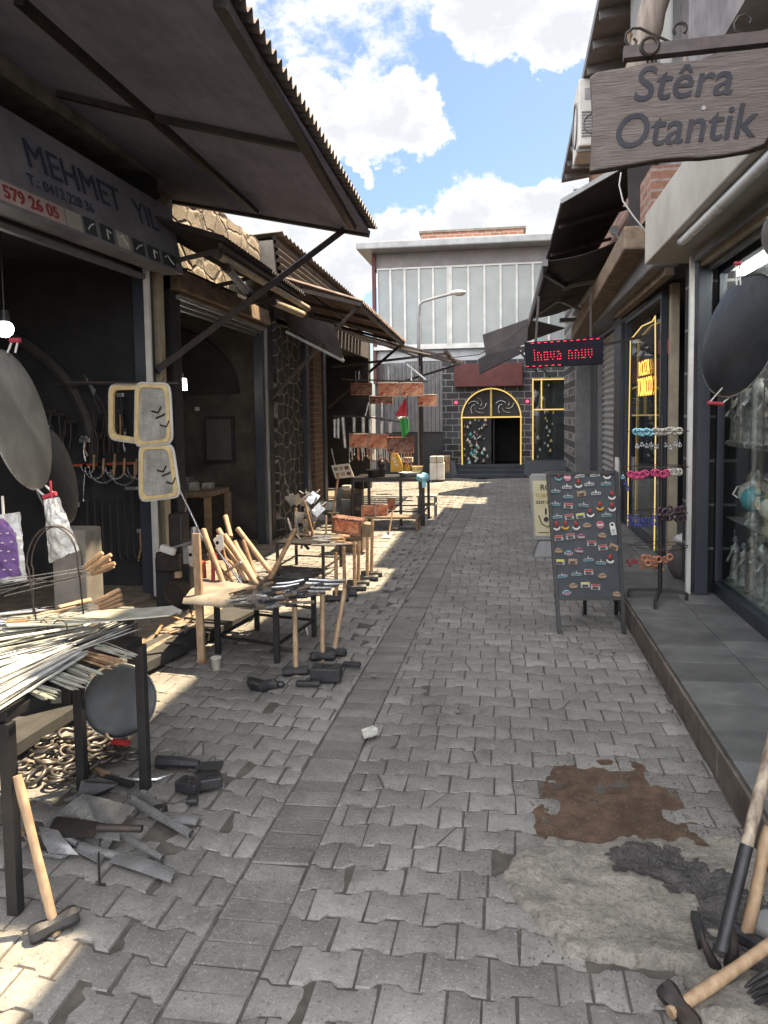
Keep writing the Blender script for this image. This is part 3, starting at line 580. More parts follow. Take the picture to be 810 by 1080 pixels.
# arched door
m = MB(); m.tube([(acx - arx + .03, FY - .03, .3)] + [(a * .97 + acx * .03, FY - .03, z - .02) for a, z in arc] + [(acx + arx - .03, FY - .03, .3)], .019, 6); m.build('arch_light_strip', MT['gold'], e)
m = MB(); m.bar((acx - arx, FY - .02, zsp), (acx + arx, FY - .02, zsp), .035); m.build('transom_strip', MT['gold'], e)
m = MB(); m.bar((acx, FY - .02, zsp), (acx, FY - .02, ztop - .03), .05); m.build('mullion_strip', MT['goldpaint'], e)
m = MB(); m.prism([(a, FY + .1, z) for a, z in arc], (0, .03, 0)); fl = m.build('fanlight', MT['shopdark'], e)
m = MB()
for sx in (-1, 1):
    for k in range(5):
        cx, cz = acx + sx * arx * .45, zsp + .3
        a = k * 2 * PI / 5; m.tube([(cx + (.08 + .17 * tt) * math.cos(a + tt * 1.6), FY + .08, cz + (.06 + .17 * tt) * math.sin(a + tt * 1.6)) for tt in (0, .25, .5, .75, 1)], .009, 5)
m.build('iron_scrolls', MT['steel'], e, smooth=40)
m = MB(); m.box(acx - arx, acx, FY + .12, FY + .16, .3, zsp - .02); dl = m.build('door_leaf', MT['shopdark'], e)
m = MB(); m.box(acx + arx * .06, acx + arx * .1, FY + .2, FY + .9, .3, zsp - .02); m.build('door_leaf', MT['shopdark'], e)
for z0, z1, h_ in ((0, .1, .75), (.1, .2, .42), (.2, .3, .12)):
    m = MB(); m.box(acx - arx - .12, acx + arx + .1, FY - h_, FY + .3, z0, z1); m.build('step', MT['kerb' if 0 else 'conc'] if 0 else MT['slate'], e, bev=.01)
for x0, x1 in ((-1.75, acx - arx - .02), (acx + arx + .02, 2.0)):
    m = MB(); m.hexa([(x0, FY - .75, 0), (x1, FY - .75, 0), (x1, FY, 0), (x0, FY, 0), (x0 + .05, FY - .55, .42), (x1 - .1, FY - .55, .42), (x1 - .1, FY, .42), (x0 + .05, FY, .42)]); m.build('stone_bench', MT['slate'], e, bev=.02)
a0, a1 = Y(487, 408, FY), Y(549, 383, FY); 
m = MB(); m.box(-1.3, Y(551, 390, FY).x, FY - .22, FY - .002, Y(500, 408, FY).z, Y(500, 384, FY).z); m.build('fascia', MT['rustred'], e, bev=.01)
# shop front right of the arch: gold strips, dark glazing
x0 = Y(562, 450, FY).x; x1 = x0 + .62
for (xa, za, xb, zb) in ((x0, .42, x0, zd), (x0, zd - .03, 2.4, zd - .03), (x0, Y(570, 432, FY).z, 2.4, Y(570, 432, FY).z), (Y(571, 400, FY).x, Y(570, 432, FY).z, Y(571, 400, FY).x, zd)):
    m = MB(); m.bar((xa, FY - .03, za), (xb, FY - .03, zb), .032); m.build('light_strip', MT['gold'], e)
m = MB(); m.box(x0, 2.6, FY + .3, FY + .34, .3, zd); m.build('window_back', MT['shopdark'], e)
m = MB(); m.box(x0, 2.6, FY + .01, FY + .03, .42, zd); m.build('window_pane', GL, e)
for sx in (acx - arx - .12, acx + arx + .14):
    m = MB(); m.sphere((sx, FY - .06, Y(518, 424, FY).z), .04, 10); m.build('red_wall_lamp', emit('red_lamp', (1, .05, .1), 1.2) if sx < acx else bpy.data.materials['red_lamp'], e, smooth=60)
    m = MB(); m.cyl((sx, FY, Y(518, 424, FY).z), (sx, FY - .05, Y(518, 424, FY).z), .02); m.build('lamp_bracket', MT['black'], e)

u = thing('glazed_white_building', 'white building with a band of tall grey windows above the stone house', 'building', (-1, 22, 0))
UY = 21.2
zt, zb = Y(475, 280, UY).z, Y(475, 364, UY).z; xL = Y(393, 290, UY).x; xR = 4.5
m = MB(); m.box(xL, xR, UY + .12, UY + 8, 3.06, zb); m.build('wall', MT['offwhite'], u)
m = MB(); m.box(xL, -2.6, UY + .12, UY + 8, 0, 3.05); m.build('lower_wall', MT['fabric2'], u)
m = MB(); m.box(xL, xR, UY + .12, UY + 8, zt, zt + .42); m.build('wall_band', mat('band_render', (.30, .28, .28), (.24, .22, .22), 3, .8), u)
m = MB(); m.box(xL + .1, xR, UY + .7, UY + 7.8, zb, zt); m.build('inner_wall', mat('office_inside', (.22, .23, .24), (.15, .16, .17), .8, .9), u)
m = MB(); m.box(xL - .35, xR, UY - .55, UY + 8, zt + .42, zt + .62); m.build('cornice', MT['lightgrey'], u, bev=.03)
m = MB(); m.box(xL - .02, xL + .07, UY, UY + .15, 2.5, zt + .4); m.build('corner_pipe', MT['rustred'], u)
m = MB(); m.box(Y(440, 260, UY).x, Y(553, 255, UY).x, UY + 1.0, UY + 4, zt + .5, zt + 1.12); m.build('brick_parapet', MT['brick'], u)
m = MB(); m.box(Y(438, 260, UY).x, Y(556, 255, UY).x, UY + .95, UY + 4.1, zt + 1.12, zt + 1.18); m.build('coping', MT['conc'], u)
pxs = [398, 412, 427, 442, 457, 472.5, 494, 511, 528, 545, 562, 579, 596, 613]
xs = [Y(p, 320, UY).x for p in pxs]
for k in range(len(xs) - 1):
    w = thing('x', '', '') if 0 else None
    m = MB(); g = .028; a, b = xs[k], xs[k + 1]
    if k == 5: m.box(a, a + .08, UY + .02, UY + .1, zb, zt); a += .08
    m.box(a, a + g, UY, UY + .1, zb, zt); m.box(b - g, b, UY, UY + .1, zb, zt); m.box(a + g, b - g, UY, UY + .1, zb, zb + g * 1.6); m.box(a + g, b - g, UY, UY + .1, zt - g * 1.6, zt)
    w = m.build('window', MT['white'], u)
    m = MB(); m.box(a + g, b - g, UY + .04, UY + .055, zb + g * 1.6, zt - g * 1.6); m.build('pane', GLD, w)
m = MB(); m.box(xL, xR, UY - .03, UY + .13, zb - .09, zb); m.build('sill', MT['white'], u)
m = MB(); m.hexa([Y(401, 330, UY + .5), Y(426, 360, UY + .5), Y(426, 360, UY + .55), Y(401, 330, UY + .55), Y(400, 292, UY + .5), Y(424, 318, UY + .5), Y(424, 318, UY + .55), Y(400, 292, UY + .55)]); m.build('inner_blind', mat('blind', (.62, .66, .48), None, 30, .8), u)

g = thing('metal_wall', 'grey ribbed sheet metal wall left of the arched stone doorway', 'wall', (-1.9, 19, 0))
m = MB(); 
def gm(u_, v_): return (-3.0 + 1.45 * u_, 19.4 + .012 * (1 if (int(u_ * 42) % 3) else -1), 1.2 + v_ * 1.75)
m.grid(gm, 84, 1, (0, .02, 0)); m.build('sheet', MT['grey'], g)
m = MB(); m.box(-3.0, -1.55, 19.43, 19.5, 0, 1.2); m.build('lower_panel', MT['shopdark'], g)

# ------------------------------------------------------------------ RIGHT BUILDINGS
ems = None
r1 = thing('souvenir_shop', 'nearest right shop with a glazed display of silver figures and basalt pilaster', 'building', (2.6, 4, .17))
m = MB(); m.box(1.52, 1.85, 6.56, 6.95, .172, 2.85); m.build('pilaster', MT['pilaster'], r1)
m = MB(); m.box(2.6, 2.7, 0, 6.9, .172, 3.4); m.build('back_wall', MT['shopback'], r1)
m = MB(); m.box(1.86, 2.6, 6.8, 6.9, .172, 3.4); m.build('side_wall', MT['shopback'], r1)
m = MB(); m.box(1.72, 2.6, 0, 6.75, 2.75, 2.85); m.build('ceiling', MT['offwhite'], r1)
m = MB(); m.box(2.45, 2.58, 3, 6.75, 1.95, 2.75); m.build('white_panel', MT['white'], r1)
m = MB(); m.box(1.80, 1.86, 3.6, 6.5, 2.70, 2.735); m.build('display_lamp', emit('display_lamp_glow', (1, .97, .92), 9.0), r1)  # strip lamp added to light the figures in the window
for zz in ():
    m = MB(); m.box(1.765, 1.78, 4.6, 6.44, zz - .016, zz - .004); m.build('shelf_lamp', bpy.data.materials['display_lamp_glow'], r1)
m = MB(); m.box(1.66, 2.6, 0, 6.52, .172, .27); m.build('plinth', MT['navy'], r1, bev=.006)
m = MB(); m.box(1.74, 2.55, .02, 6.5, .27, .285); m.build('display_floor', MT['shelf'], r1)
for z in (.80, 1.375):
    m = MB(); m.box(1.75, 2.45, .02, 6.46, z - .012, z); m.build('shelf', MT['shelf'], r1)
w = MB(); w.box(1.67, 1.73, 6.47, 6.53, .27, 2.72); w.box(1.67, 1.73, 0, 6.53, 2.72, 2.78); w.box(1.67, 1.73, 4.0, 4.05, .27, 2.72)
wf = w.build('window_frame', MT['navy'], r1, bev=.004)
m = MB(); m.box(1.695, 1.701, .02, 6.47, .27, 2.72); m.build('pane', GL, wf)
m = MB(); m.box(1.44, 1.475, 6.42, 6.47, .172, 2.86); m.build('door_post', MT['white'], r1, bev=.004)
m = MB(); m.box(1.50, 1.60, 6.40, 6.54, .172, 2.86); m.build('door_post', MT['navy'], r1, bev=.004)
bx = MB(); bx.hexa([(1.2, 0, 2.62), (1.62, 0, 2.62), (1.62, 7.04, 2.905), (1.2, 7.04, 2.905), (1.2, 0, 3.05), (1.62, 0, 3.05), (1.62, 7.04, 3.34), (1.2, 7.04, 3.34)])
bx = MB(); bx.box(1.2, 1.62, -1, 7.04, 2.91, 3.34); bx.build('shutter_box', MT['cream'], r1, bev=.012)
m = MB(); m.box(1.62, 1.9, -1, 7.0, 2.86, 3.3); m.build('lintel', MT['grey'], r1)
for k in range(3):
    m = MB(); m.box(1.45 + k * .06, 1.49 + k * .06, 0, 6.4, 2.80 - k * .03, 2.86 - k * .03); m.build('shutter_rail', MT['beige' if k == 1 else 'grey'], r1)
t_ = thing('tube_lamp', 'white fluorescent tube fixed along the underside of the cream shutter box', 'lamp', (1.3, 5, 2.86))
m = MB(); m.cyl((1.27, 5.9, 2.865), (1.27, 3.0, 2.865), .032, n=14); m.build('tube', mat('tube_glass', (.68, .7, .72), (.6, .62, .64), 4, .25, bump=0), t_, smooth=40)
for yv in (5.9, 3.0):
    m = MB(); m.cyl((1.27, yv - .02, 2.865), (1.27, yv + .03, 2.865), .036, n=14); m.build('end_cap', MT['lightgrey'], t_, smooth=40)
m = MB(); m.box(1.255, 1.32, 2.95, 5.95, 2.898, 2.909); m.build('batten', MT['lightgrey'], t_)

r2 = thing('tobacco_shop', 'glass fronted tobacco shop outlined with a gold light strip', 'building', (2.2, 9, .17))
m = MB(); m.box(1.62, 1.70, 8.0, 8.12, .172, 2.9); m.build('door_post', MT['beige'], r2, bev=.004)
m = MB(); m.box(1.86, 1.92, 6.95, 8.05, .172, 2.9); m.build('pane', GL, r2)
m = MB(); m.box(2.9, 3.0, 6.9, 11.2, .172, 3.2); m.build('back_wall', MT['shopdark'], r2)
m = MB(); m.box(1.5, 3.0, 6.96, 11.2, 2.92, 3.3); m.build('lintel', MT['shopdark'], r2)
wf = MB()
fa, fb = V((1.46, 8.3, 0)), V((1.47, 10.1, 0))
for yv in (8.12, 10.45): wf.box(1.55, 1.61, yv, yv + .06, .172, 2.85)
wf.box(1.55, 1.61, 8.18, 10.45, .172, .25); wf.box(1.55, 1.61, 8.18, 10.45, 2.78, 2.85)
wf = wf.build('window_frame', MT['navy'], r2)
m = MB(); m.box(1.575, 1.585, 8.18, 10.45, .25, 2.78); m.build('pane', GL, wf)
m = MB(); m.box(1.50, 1.9, 10.55, 11.15, .172, 2.9); m.build('pier', MT['navy'], r2, bev=.01)
m = MB(); pts = [X(662, 563, 1.53), X(663, 470, 1.53), X(665, 357, 1.53), X(668, 355, 1.53), X(677, 344, 1.53), X(688, 339, 1.53), X(691, 333, 1.53), X(691.5, 450, 1.53), X(690, 582, 1.53)]
for p in pts: p.z = max(p.z, .2)
m.tube(pts, .007, 6); m.build('gold_light_strip', MT['gold'], r2, smooth=50)
a = X(673.5, 397, 1.56); b = X(684.5, 396, 1.56); k = a.y - b.y
TEXT('ROZA', .24, (1.56, a.y, a.z), (0, -1, 0), (0, 0, 1), MT['amber'], r2, width=k)
a = X(672.5, 418, 1.56); b = X(687.5, 418, 1.56)
TEXT('TOBACCO', .30, (1.56, a.y, a.z), (0, -1, 0), (0, 0, 1), MT['amber'], r2, width=a.y - b.y)
t_ = thing('red_scarf', 'bright red cloth hanging high inside the tobacco shop glass', 'cloth', X(701, 375, 1.8))
m = MB(); c = X(701, 367, 1.8)
m.grid(lambda u, v: (1.8 + .03 * math.sin(u * 20), c.y - .3 + u * .6, c.z + .08 - v * .16 + .03 * u), 24, 4, (.01, 0, 0)); m.build('cloth', MT['redpink'], t_, smooth=60)

r3 = thing('shuttered_shop', 'closed shop with a grey roller shutter beside the tobacco shop', 'building', (2.2, 12.5, .17))
m = MB()
def sh(u, v):
    z = .18 + v * 2.65; bul = .05 * math.exp(-((v - .16) / .03) ** 2) * math.sin(u * 7)
    return (1.60 + .018 * math.sin(v * 28 * 2 * PI) + bul, 11.25 + u * 1.9, z + bul * .5)
m.grid(sh, 10, 28 * 6, (.01, 0, 0)); m.build('roller_shutter', MT['lightgrey'], r3, smooth=50)
m = MB(); m.box(1.53, 1.60, 11.15, 11.22, .172, 2.9); m.build('shutter_guide', MT['lightgrey'], r3)
m = MB(); m.box(1.53, 1.60, 13.16, 13.24, .172, 2.9); m.build('shutter_guide', MT['grey'], r3)
m = MB(); m.box(1.65, 3, 11.2, 17.0, 0.172, 3.3); m.build('wall', MT['shopdark'], r3)
m = MB(); m.box(1.62, 1.65, 13.3, 15.2, .172, 2.8); m.build('door', MT['navy'], r3)
m = MB()
def sh2(u, v): return (1.50 + .02 * math.sin(v * 30 * 2 * PI), 15.6 + u * 1.3, .18 + v * 2.65)
m.grid(sh2, 6, 30 * 6, (.01, 0, 0)); m.build('roller_shutter', MT['lightgrey'], r3, smooth=50)
m = MB(); m.box(1.36, 1.9, 15.25, 15.55, .172, 2.95); m.build('pier', MT['grey'], r3)
m = MB(); m.box(1.3, 1.9, 7.3, 17, 2.93, 3.2); m.build('shutter_box', MT['beige' if 0 else 'grey'], r3, bev=.02)
m = MB(); m.box(1.42, 1.5, 7.3, 10.5, 2.86, 2.93); m.build('shutter_rail', MT['wood'], r3)
# old concrete beam seen on the slant under the awning
m = MB(); m.bar((1.22, 7.5, 3.25), (1.25, 13.5, 2.98), .26, .22); m.build('beam', MT['wood'], r3, bev=.02)
m = MB(); m.box(1.5, 3, 17.0, 20.3, 0, 6.0); m.build('wall', MT['facade'], r3)  # raised out of sight behind the awnings to shade the lane's end

up = thing('upper_storey', 'grey brick upper storey with eaves above the right hand shops', 'building', (2.5, 9, 3.3))
m = MB(); m.box(1.55, 4.5, 9.2, 15.0, 3.34, 6.1); m.box(1.75, 4.5, 15.0, 17.2, 3.34, 6.0); m.build('wall', MT['brickside'], up)  # far part carried back to add shade over the lane's end
m = MB(); m.box(1.5, 4.5, 4.95, 9.2, 3.5, 8.6); m.box(1.08, 4.5, 0, 4.94, 3.5, 6.9); m.build('wall', mat('shaded_render', (.33, .30, .31), (.15, .135, .14), 3, .85, bump=.3), up)  # mottled grey wall; roofline above the frame shaped to set the shade edge
m = MB(); m.hexa([(1.08, 8.8, 6.38), (4.6, 8.8, 6.8), (4.6, 15.4, 6.5), (1.08, 15.4, 6.02), (1.08, 8.8, 6.5), (4.6, 8.8, 6.9), (4.6, 15.4, 6.6), (1.08, 15.4, 6.14)]); m.build('eaves', MT['grey'], up)
for k in range(10):
    m = MB(); yv = 9.0 + k * .66; m.bar((1.11, yv, 6.32 - k * .035), (1.6, yv, 6.38 - k * .035), .06, .1); m.build('rafter_end', MT['grey'], up)
m = MB(); m.box(1.4, 1.5, 8.3, 9.25, 3.4, 8.6); m.build('corner_strip', MT['lightgrey'], up)
wn = MB(); a = X(655, 80, 1.5); b = X(697, 20, 1.5)
y0, y1 = 8.1, 9.0
wn = MB(); wn.box(1.44, 1.5, 7.2, 7.28, 4.1, 6.0); wn.box(1.44, 1.5, 8.5, 8.58, 4.1, 6.0); wn.box(1.44, 1.5, 7.28, 8.5, 4.1, 4.18); wn.box(1.44, 1.5, 7.28, 8.5, 5.92, 6.0); wn.box(1.44, 1.5, 7.86, 7.92, 4.18, 5.92)
wn = wn.build('window', MT['lightgrey'], up)
m = MB(); m.box(1.46, 1.48, 7.28, 8.5, 4.18, 5.92); m.build('pane', mat('curtained_pane', (.42, .40, .33), (.3, .29, .25), 2, .4), wn)
m = MB(); m.box(1.0, 3.5, 14.5, 14.7, 3.3, 3.36); m.build('ledge', MT['grey'], up)
m = MB(); m.bar((1.02, 12.0, 4.92), (1.6, 12.0, 4.95), .05, .06); m.build('iron_bracket', MT['grey'], up)
m = MB(); m.bar((1.0, 11.0, 4.35), (1.6, 11.0, 4.38), .05, .06); m.build('iron_bracket', MT['grey'], up)
m = MB(); m.box(1.25, 1.65, 7.05, 7.6, 3.36, 3.75); m.build('brick_corbel', MT['brickside'], up)
# unseen taller blocks, added above the frame's top to throw the lane into shade
tc_ = thing('rear_block', 'tall rear block hidden behind the eaves over the shuttered shop', 'building', (3, 12.5, 6.2))
m = MB(); m.box(2.0, 5, 11.0, 14.6, 6.2, 9.8); m.build('wall', MT['conc'], tc_)
tb = thing('tall_block', 'tall rendered block rising behind the carved wooden sign', 'building', (2.5, 6, 8.6))
m = MB(); m.box(1.3, 4.5, 4.95, 8.9, 8.6, 9.3); m.build('wall', MT['conc'], tb)

# ------------------------------------------------------------------ LEFT AWNINGS
GA = 'awnings over the left hand workshops'
a1 = thing('awning', 'large near awning of corrugated metal with boarded underside, above the shop sign', 'awning', (-2.3, 5, 3.6), GA)
An = V((-3.3, 7.5, 3.86)); Bn = X(390, 244, -1.35); Cn = X(238, 0, -1.35); Dn = An + (Cn - Bn) * 1.05
Cn2 = Bn + (Cn - Bn) * 1.6; Dn2 = An + (Cn - Bn) * 1.6
m = MB(); dz = V((0, 0, -.03)); m.hexa([An + dz, Bn + dz, Cn2 + dz, Dn2 + dz, An, Bn, Cn2, Dn2]); m.build('underside_board', MT['lining'], a1)
o_ = (Bn - An).normalized() * .07
corr(Bn + o_ + V((0, .05, .045)), Cn2 + o_ + V((0, 0, .045)), An + V((-.1, .05, .045)), Dn2 + V((-.1, 0, .045)), 62, .026, 'corrugated_sheet', MT['awnmetal'], a1)
nrm = (Bn - An).cross(Cn2 - An).normalized(); nrm = nrm if nrm.z > 0 else -nrm
def ap(px, py): return PL(px, py, An + dz * 1.6, nrm)
for p, q, w_ in (((20, 0), (160, 123), .06), ((160, 123), (270, 223), .06), ((232, 2), (372, 240), .07), ((160, 123), (318, 156), .055), ((60, 98), (160, 123), .045)):
    m = MB(); m.bar(ap(*p), ap(*q), w_, .05, nrm); m.build('frame_bar', MT['iron'], a1)
m = MB(); m.bar(An + dz, Bn + dz, .05, .06); m.build('frame_bar', MT['iron'], a1)
m = MB(); m.bar(V((-3.0, 6.35, 2.06)), ap(362, 242) + V((0, 0, -.01)), .05, .055); m.build('brace', MT['iron'], a1)

s1 = thing('shop_sign', 'dusty shop sign board with blue name, red phone number and tool pictures', 'sign', (-2.9, 5, 2.9))
b0, b1_, t0, t1_ = X(-60, 207, -2.78), X(196, 287, -2.78), X(-60, 60, -2.95), X(190, 222, -2.95)
b0, b1_ = V((-2.78, 2.6, 2.84)), V((-2.78, 6.5, 2.90)); t0, t1_ = V((-2.93, 2.6, 3.50)), V((-2.93, 6.62, 3.50))
m = MB(); k = V((-.2, 0, 0)); m.hexa([b0 + k, b0, b1_, b1_ + k, t0 + k, t0, t1_, t1_ + k]); m.build('board', MT['signface'], s1, bev=.006)
sn = (b1_ - b0).cross(t0 - b0).normalized(); sn = sn if sn.x > 0 else -sn
def sp(px, py, d=.004): return PL(px, py, b0, sn) + sn * d
yd = (t0 - b0).normalized(); xd = (b1_ - b0).normalized()
def band(px0, py0, px1, py1, h0, name, mt, d=.003):
    p, q = sp(px0, py0, d), sp(px1, py1, d); m = MB()
    return m.hexa([p - sn * d, p, q, q - sn * d, p - sn * d + yd * h0, p + yd * h0, q + yd * h0, q - sn * d + yd * h0]).build(name, mt, s1)
def onb(y, v, d=.004): # point on board: street y, height share v
    t = (y - b0.y) / (b1_.y - b0.y); return b0.lerp(b1_, t).lerp(t0.lerp(t1_, t), v) + sn * d
def strip(y0, y1, v0, v1, name, mt, d=.004):
    m = MB(); return m.hexa([onb(y0, v0, -.004), onb(y0, v0, d), onb(y1, v0, d), onb(y1, v0, -.004), onb(y0, v1, -.004), onb(y0, v1, d), onb(y1, v1, d), onb(y1, v1, -.004)]).build(name, mt, s1)
ya, yb = sp(0, 195).y, sp(65, 218).y
strip(2.7, yb, .03, .22, 'number_strip', MT['signstrip'])
TEXT('1 579 26 05', .11, onb(sp(-14, 185).y, .065, .006), xd, yd, MT['signred'], s1, bold=.002, width=(yb - .1) - sp(-14, 185).y)
strip(yb + .02, sp(84, 230).y, .03, .22, 'number_strip', MT['cream'])
TEXT('MEHMET', .26, onb(sp(14, 128).y, .50, .006), xd, yd, MT['signblue'], s1, bold=0, width=sp(116, 180).y - sp(14, 128).y)
TEXT('YIL', .26, onb(sp(131, 190).y, .50, .006), xd, yd, MT['signblue'], s1, bold=0, width=(sp(155, 200).y - sp(131, 190).y))
TEXT('T.: 0412 228 36', .10, onb(sp(22, 168).y, .31, .006), xd, yd, MT['signblue'], s1, width=sp(92, 200).y - sp(22, 168).y)
ys = [sp(p, 240).y for p in (88, 103, 119, 134, 148, 162, 177, 188)]
for k in range(6):
    y0, y1 = ys[k] + .02, ys[k + 1] - .04
    st = strip(y0, y1, .04, .23, 'tool_picture', MT['slate'] if k != 2 else MT['cream'])
    m = MB(); ym = (y0 + y1) / 2; dd = (y1 - y0) * .3
    if k % 3 == 0: m.tube([onb(ym - dd, .09, .006), onb(ym, .15, .006), onb(ym + dd, .18, .006)], .006, 5)
    elif k % 3 == 1: m.tube([onb(ym, .07, .006), onb(ym, .18, .006), onb(ym + dd, .16, .006)], .006, 5)
    else: m.tube([onb(ym - dd, .16, .006), onb(ym - dd * .3, .19, .006), onb(ym + dd * .3, .13, .006), onb(ym + dd, .09, .006)], .006, 5)
    m.build('tool_drawing', MT['white'], s1)

a2 = thing('awning', 'small dark corrugated awning under the pale stone parapet', 'awning', (-2.7, 7.5, 3.1), GA)
p = X(215, 232, -2.3); q = X(325, 312, -2.3)
corr(V((-2.3, 6.2, 3.13)), V((-2.3, 8.85, 3.06)), (-3.2, 6.2, 3.42), (-3.2, 8.85, 3.36), 34, .018, 'corrugated_sheet', MT['fabric'], a2)
m = MB(); m.bar((-2.36, 6.3, 3.09), (-2.36, 8.8, 3.02), .04); m.build('frame_bar', MT['iron'], a2)
for yv in (6.4, 7.6, 8.8):
    m = MB(); m.bar((-2.36, yv, 3.08), (-3.1, yv, 2.95), .035); m.build('frame_bar', MT['iron'], a2)
for (p, q, r_, lb) in (((228, 268), (326, 326), .035, 'long pale wooden pole hanging under the small dark awning'), ((287, 318), (320, 332), .04, 'short pale roll lying below the long pole under the small awning'), ((238, 282), (262, 309), .035, 'grey pipe stub leaning behind the long pole under the small awning')):
    t = thing('pole', lb, 'pole', Y(*p, 6.6)); 
    P0, P1 = X(*p, -2.42), X(*q, -2.36); m = MB(); m.cyl(P0, P1, r_, n=12); m.build('shaft', MT['beige'] if 'grey' not in lb else MT['grey'], t, smooth=40)
    for E_, D_ in ((P0, P1), (P1, P0)):
        dd = (D_ - E_).normalized(); m = MB(); m.cyl(E_ - dd * .01, E_ + dd * .04, r_ * 1.12, n=12); m.build('end_ring', MT['iron'], t, smooth=40)

a3 = thing('awning', 'rusty corrugated awning propped by slanting braces before the rubble pillar', 'awning', (-2.3, 11, 3.1), GA)
p0, p1 = X(382, 318, -1.7), X(428, 361, -1.7)
corr(p0, p1, (-3.25, 9.2, 3.52), (-3.25, 13.6, 3.40), 40, .022, 'corrugated_sheet', MT['rust'], a3)
m = MB(); m.bar(p0 + V((-.05, .05, -.04)), p1 + V((-.05, 0, -.04)), .05); m.build('frame_bar', MT['iron'], a3)
m = MB(); m.bar(V((-2.5, 9.3, 3.24)), V((-2.5, 13.5, 3.14)), .05); m.build('frame_bar', MT['iron'], a3)
for yv in (9.3, 10.7, 12.1, 13.4):
    t_ = (yv - 9.3) / 4.3; m = MB(); m.bar(p0.lerp(p1, t_) + V((0, 0, -.04)), (-3.1, yv, 3.36 - t_ * .1), .045); m.build('frame_bar', MT['iron'], a3)
m = MB(); m.bar(p0 + V((-.05, .05, -.04)), Y(286, 420, 9.6), .04); m.build('brace', MT['iron'], a3)
m = MB(); m.bar(p1 + V((-.1, .0, -.05)), Y(346, 430, 12.7), .04); m.build('brace', MT['iron'], a3)
t = thing('canvas_screen', 'hanging grey canvas panel under the rusty corrugated awning', 'panel', (-2.6, 9.2, 2.4))
m = MB(); m.prism([X(303, 345, -2.9), X(300, 328, -2.9), Y(352, 342, 9.15), Y(363, 381, 9.15)], (.0, .02, 0)); m.build('canvas', MT['fabric2'], t)
m = MB(); m.bar(Y(302, 350, 9.2), Y(363, 381, 9.13), .03); m.build('edge_bar', MT['lightgrey'], t)

a4 = thing('awning', 'tattered far awning of loose metal slats above the copper ware stall', 'awning', (-2, 14, 2.8), GA)
q0, q1 = V((-1.62, 13.7, 2.72)), V((-.82, 14.6, 2.63))
for k in range(9):
    f = k / 8; yv = 13.3 + f * 2.6
    xo = -.80 - .28 * random.random() + (-.5 if k < 2 else 0); m = MB(); zt_ = 3.08 - f * .02
    j = random.gauss(0, .015)
    m.hexa([(-3.2, yv, zt_ + .2), (xo, yv + j, 2.66 + j), (xo, yv + .23 + j, 2.66 + j), (-3.2, yv + .23, zt_ + .2), (-3.2, yv, zt_ + .22), (xo, yv + j, 2.69 + j), (xo, yv + .23 + j, 2.69 + j), (-3.2, yv + .23, zt_ + .22)])
    m.build('metal_slat', MT['awnmetal'] if k % 3 else MT['rust'], a4)
for xv in (-1.0, -2.0):
    m = MB(); m.bar((xv, 13.2, 2.66 + (-.85 - xv) * .24 + .02), (xv, 15.9, 2.64 + (-.85 - xv) * .24 + .02), .05); m.build('frame_bar', MT['iron'], a4)
m = MB(); m.bar((-3.0, 13.3, 2.5), (-1.0, 13.3, 2.68), .04); m.build('frame_bar', MT['iron'], a4)
m = MB(); m.bar((-.84, 14.9, 2.60), (-2.1, 15.0, 2.25), .04); m.build('brace', MT['iron'], a4)
m = MB(); m.cyl((-1.44, 13.35, .0), (-1.44, 13.35, 2.75), .035, n=10); m.build('post', MT['iron'], a4, smooth=40)
m = MB(); m.bar((-1.75, 13.2, 2.78), (-1.25, 13.2, 2.66), .09, .02); m.build('metal_slat', MT['beige'], a4)

# ------------------------------------------------------------------ RIGHT AWNINGS
GB = 'dark awnings over the right hand shops'
c1 = thing('awning', 'upper dark awning with scalloped outer edge beside the brick corbel', 'awning', (1, 10, 3.8), GB)
p0 = X(592, 213, .62); p1 = V((.62, 13.0, p0.z))
corr(p0, p1, V((1.45, 8.0, 4.2)), V((1.45, 13.0, 4.2)), 40, .02, 'sheet', MT['fabric'], c1)
m = MB(); m.bar(p0 + V((0, -.02, .0)), V((1.45, 7.97, 4.2)), .02, .05); m.build('edge_trim', MT['lightgrey'], c1)
for yv in (9.8, 11.5, 12.9):
    m = MB(); m.bar((.66, yv, p0.z - .05), (1.5, yv, 4.1), .04); m.build('frame_bar', MT['iron'], c1)
m = MB(); m.prism([(1.45, 8.0, 4.18), (1.5, 8.0, 3.3), (1.22, 8.02, 3.3), (1.2, 8.02, 4.08)], (0, .03, 0)); m.build('side_flap', MT['fabric'], c1)
c2 = thing('awning', 'folding arm canvas awning above the red LED sign', 'awning', (1, 13, 3.2), GB)
z2 = Y(575, 276, 9.5).z; x2 = Y(575, 276, 9.5).x; YE = 15.2
m = MB(); m.grid(lambda u, v: (x2 + (1.36 - x2) * v, 9.5 + u * (YE - 9.5), z2 + .22 * v - .05 * math.sin(v * PI) + .006 * math.sin(u * 40)), 60, 8, (0, 0, .008)); m.build('canvas', MT['fabric'], c2, smooth=60)
m = MB(); m.box(x2 - .03, x2 + .03, 9.45, YE, z2 - .06, z2 + .02); fb_ = m.build('front_bar', MT['grey'], c2)
m = MB(); m.prism([(x2 - .03, 9.45, z2 - .05), (x2 - .03, YE, z2 - .05), (x2 - .03, YE, z2 - .17), (x2 - .03, 9.45, z2 - .19)], (.004, 0, 0)); m.build('valance', MT['fabric'], c2)
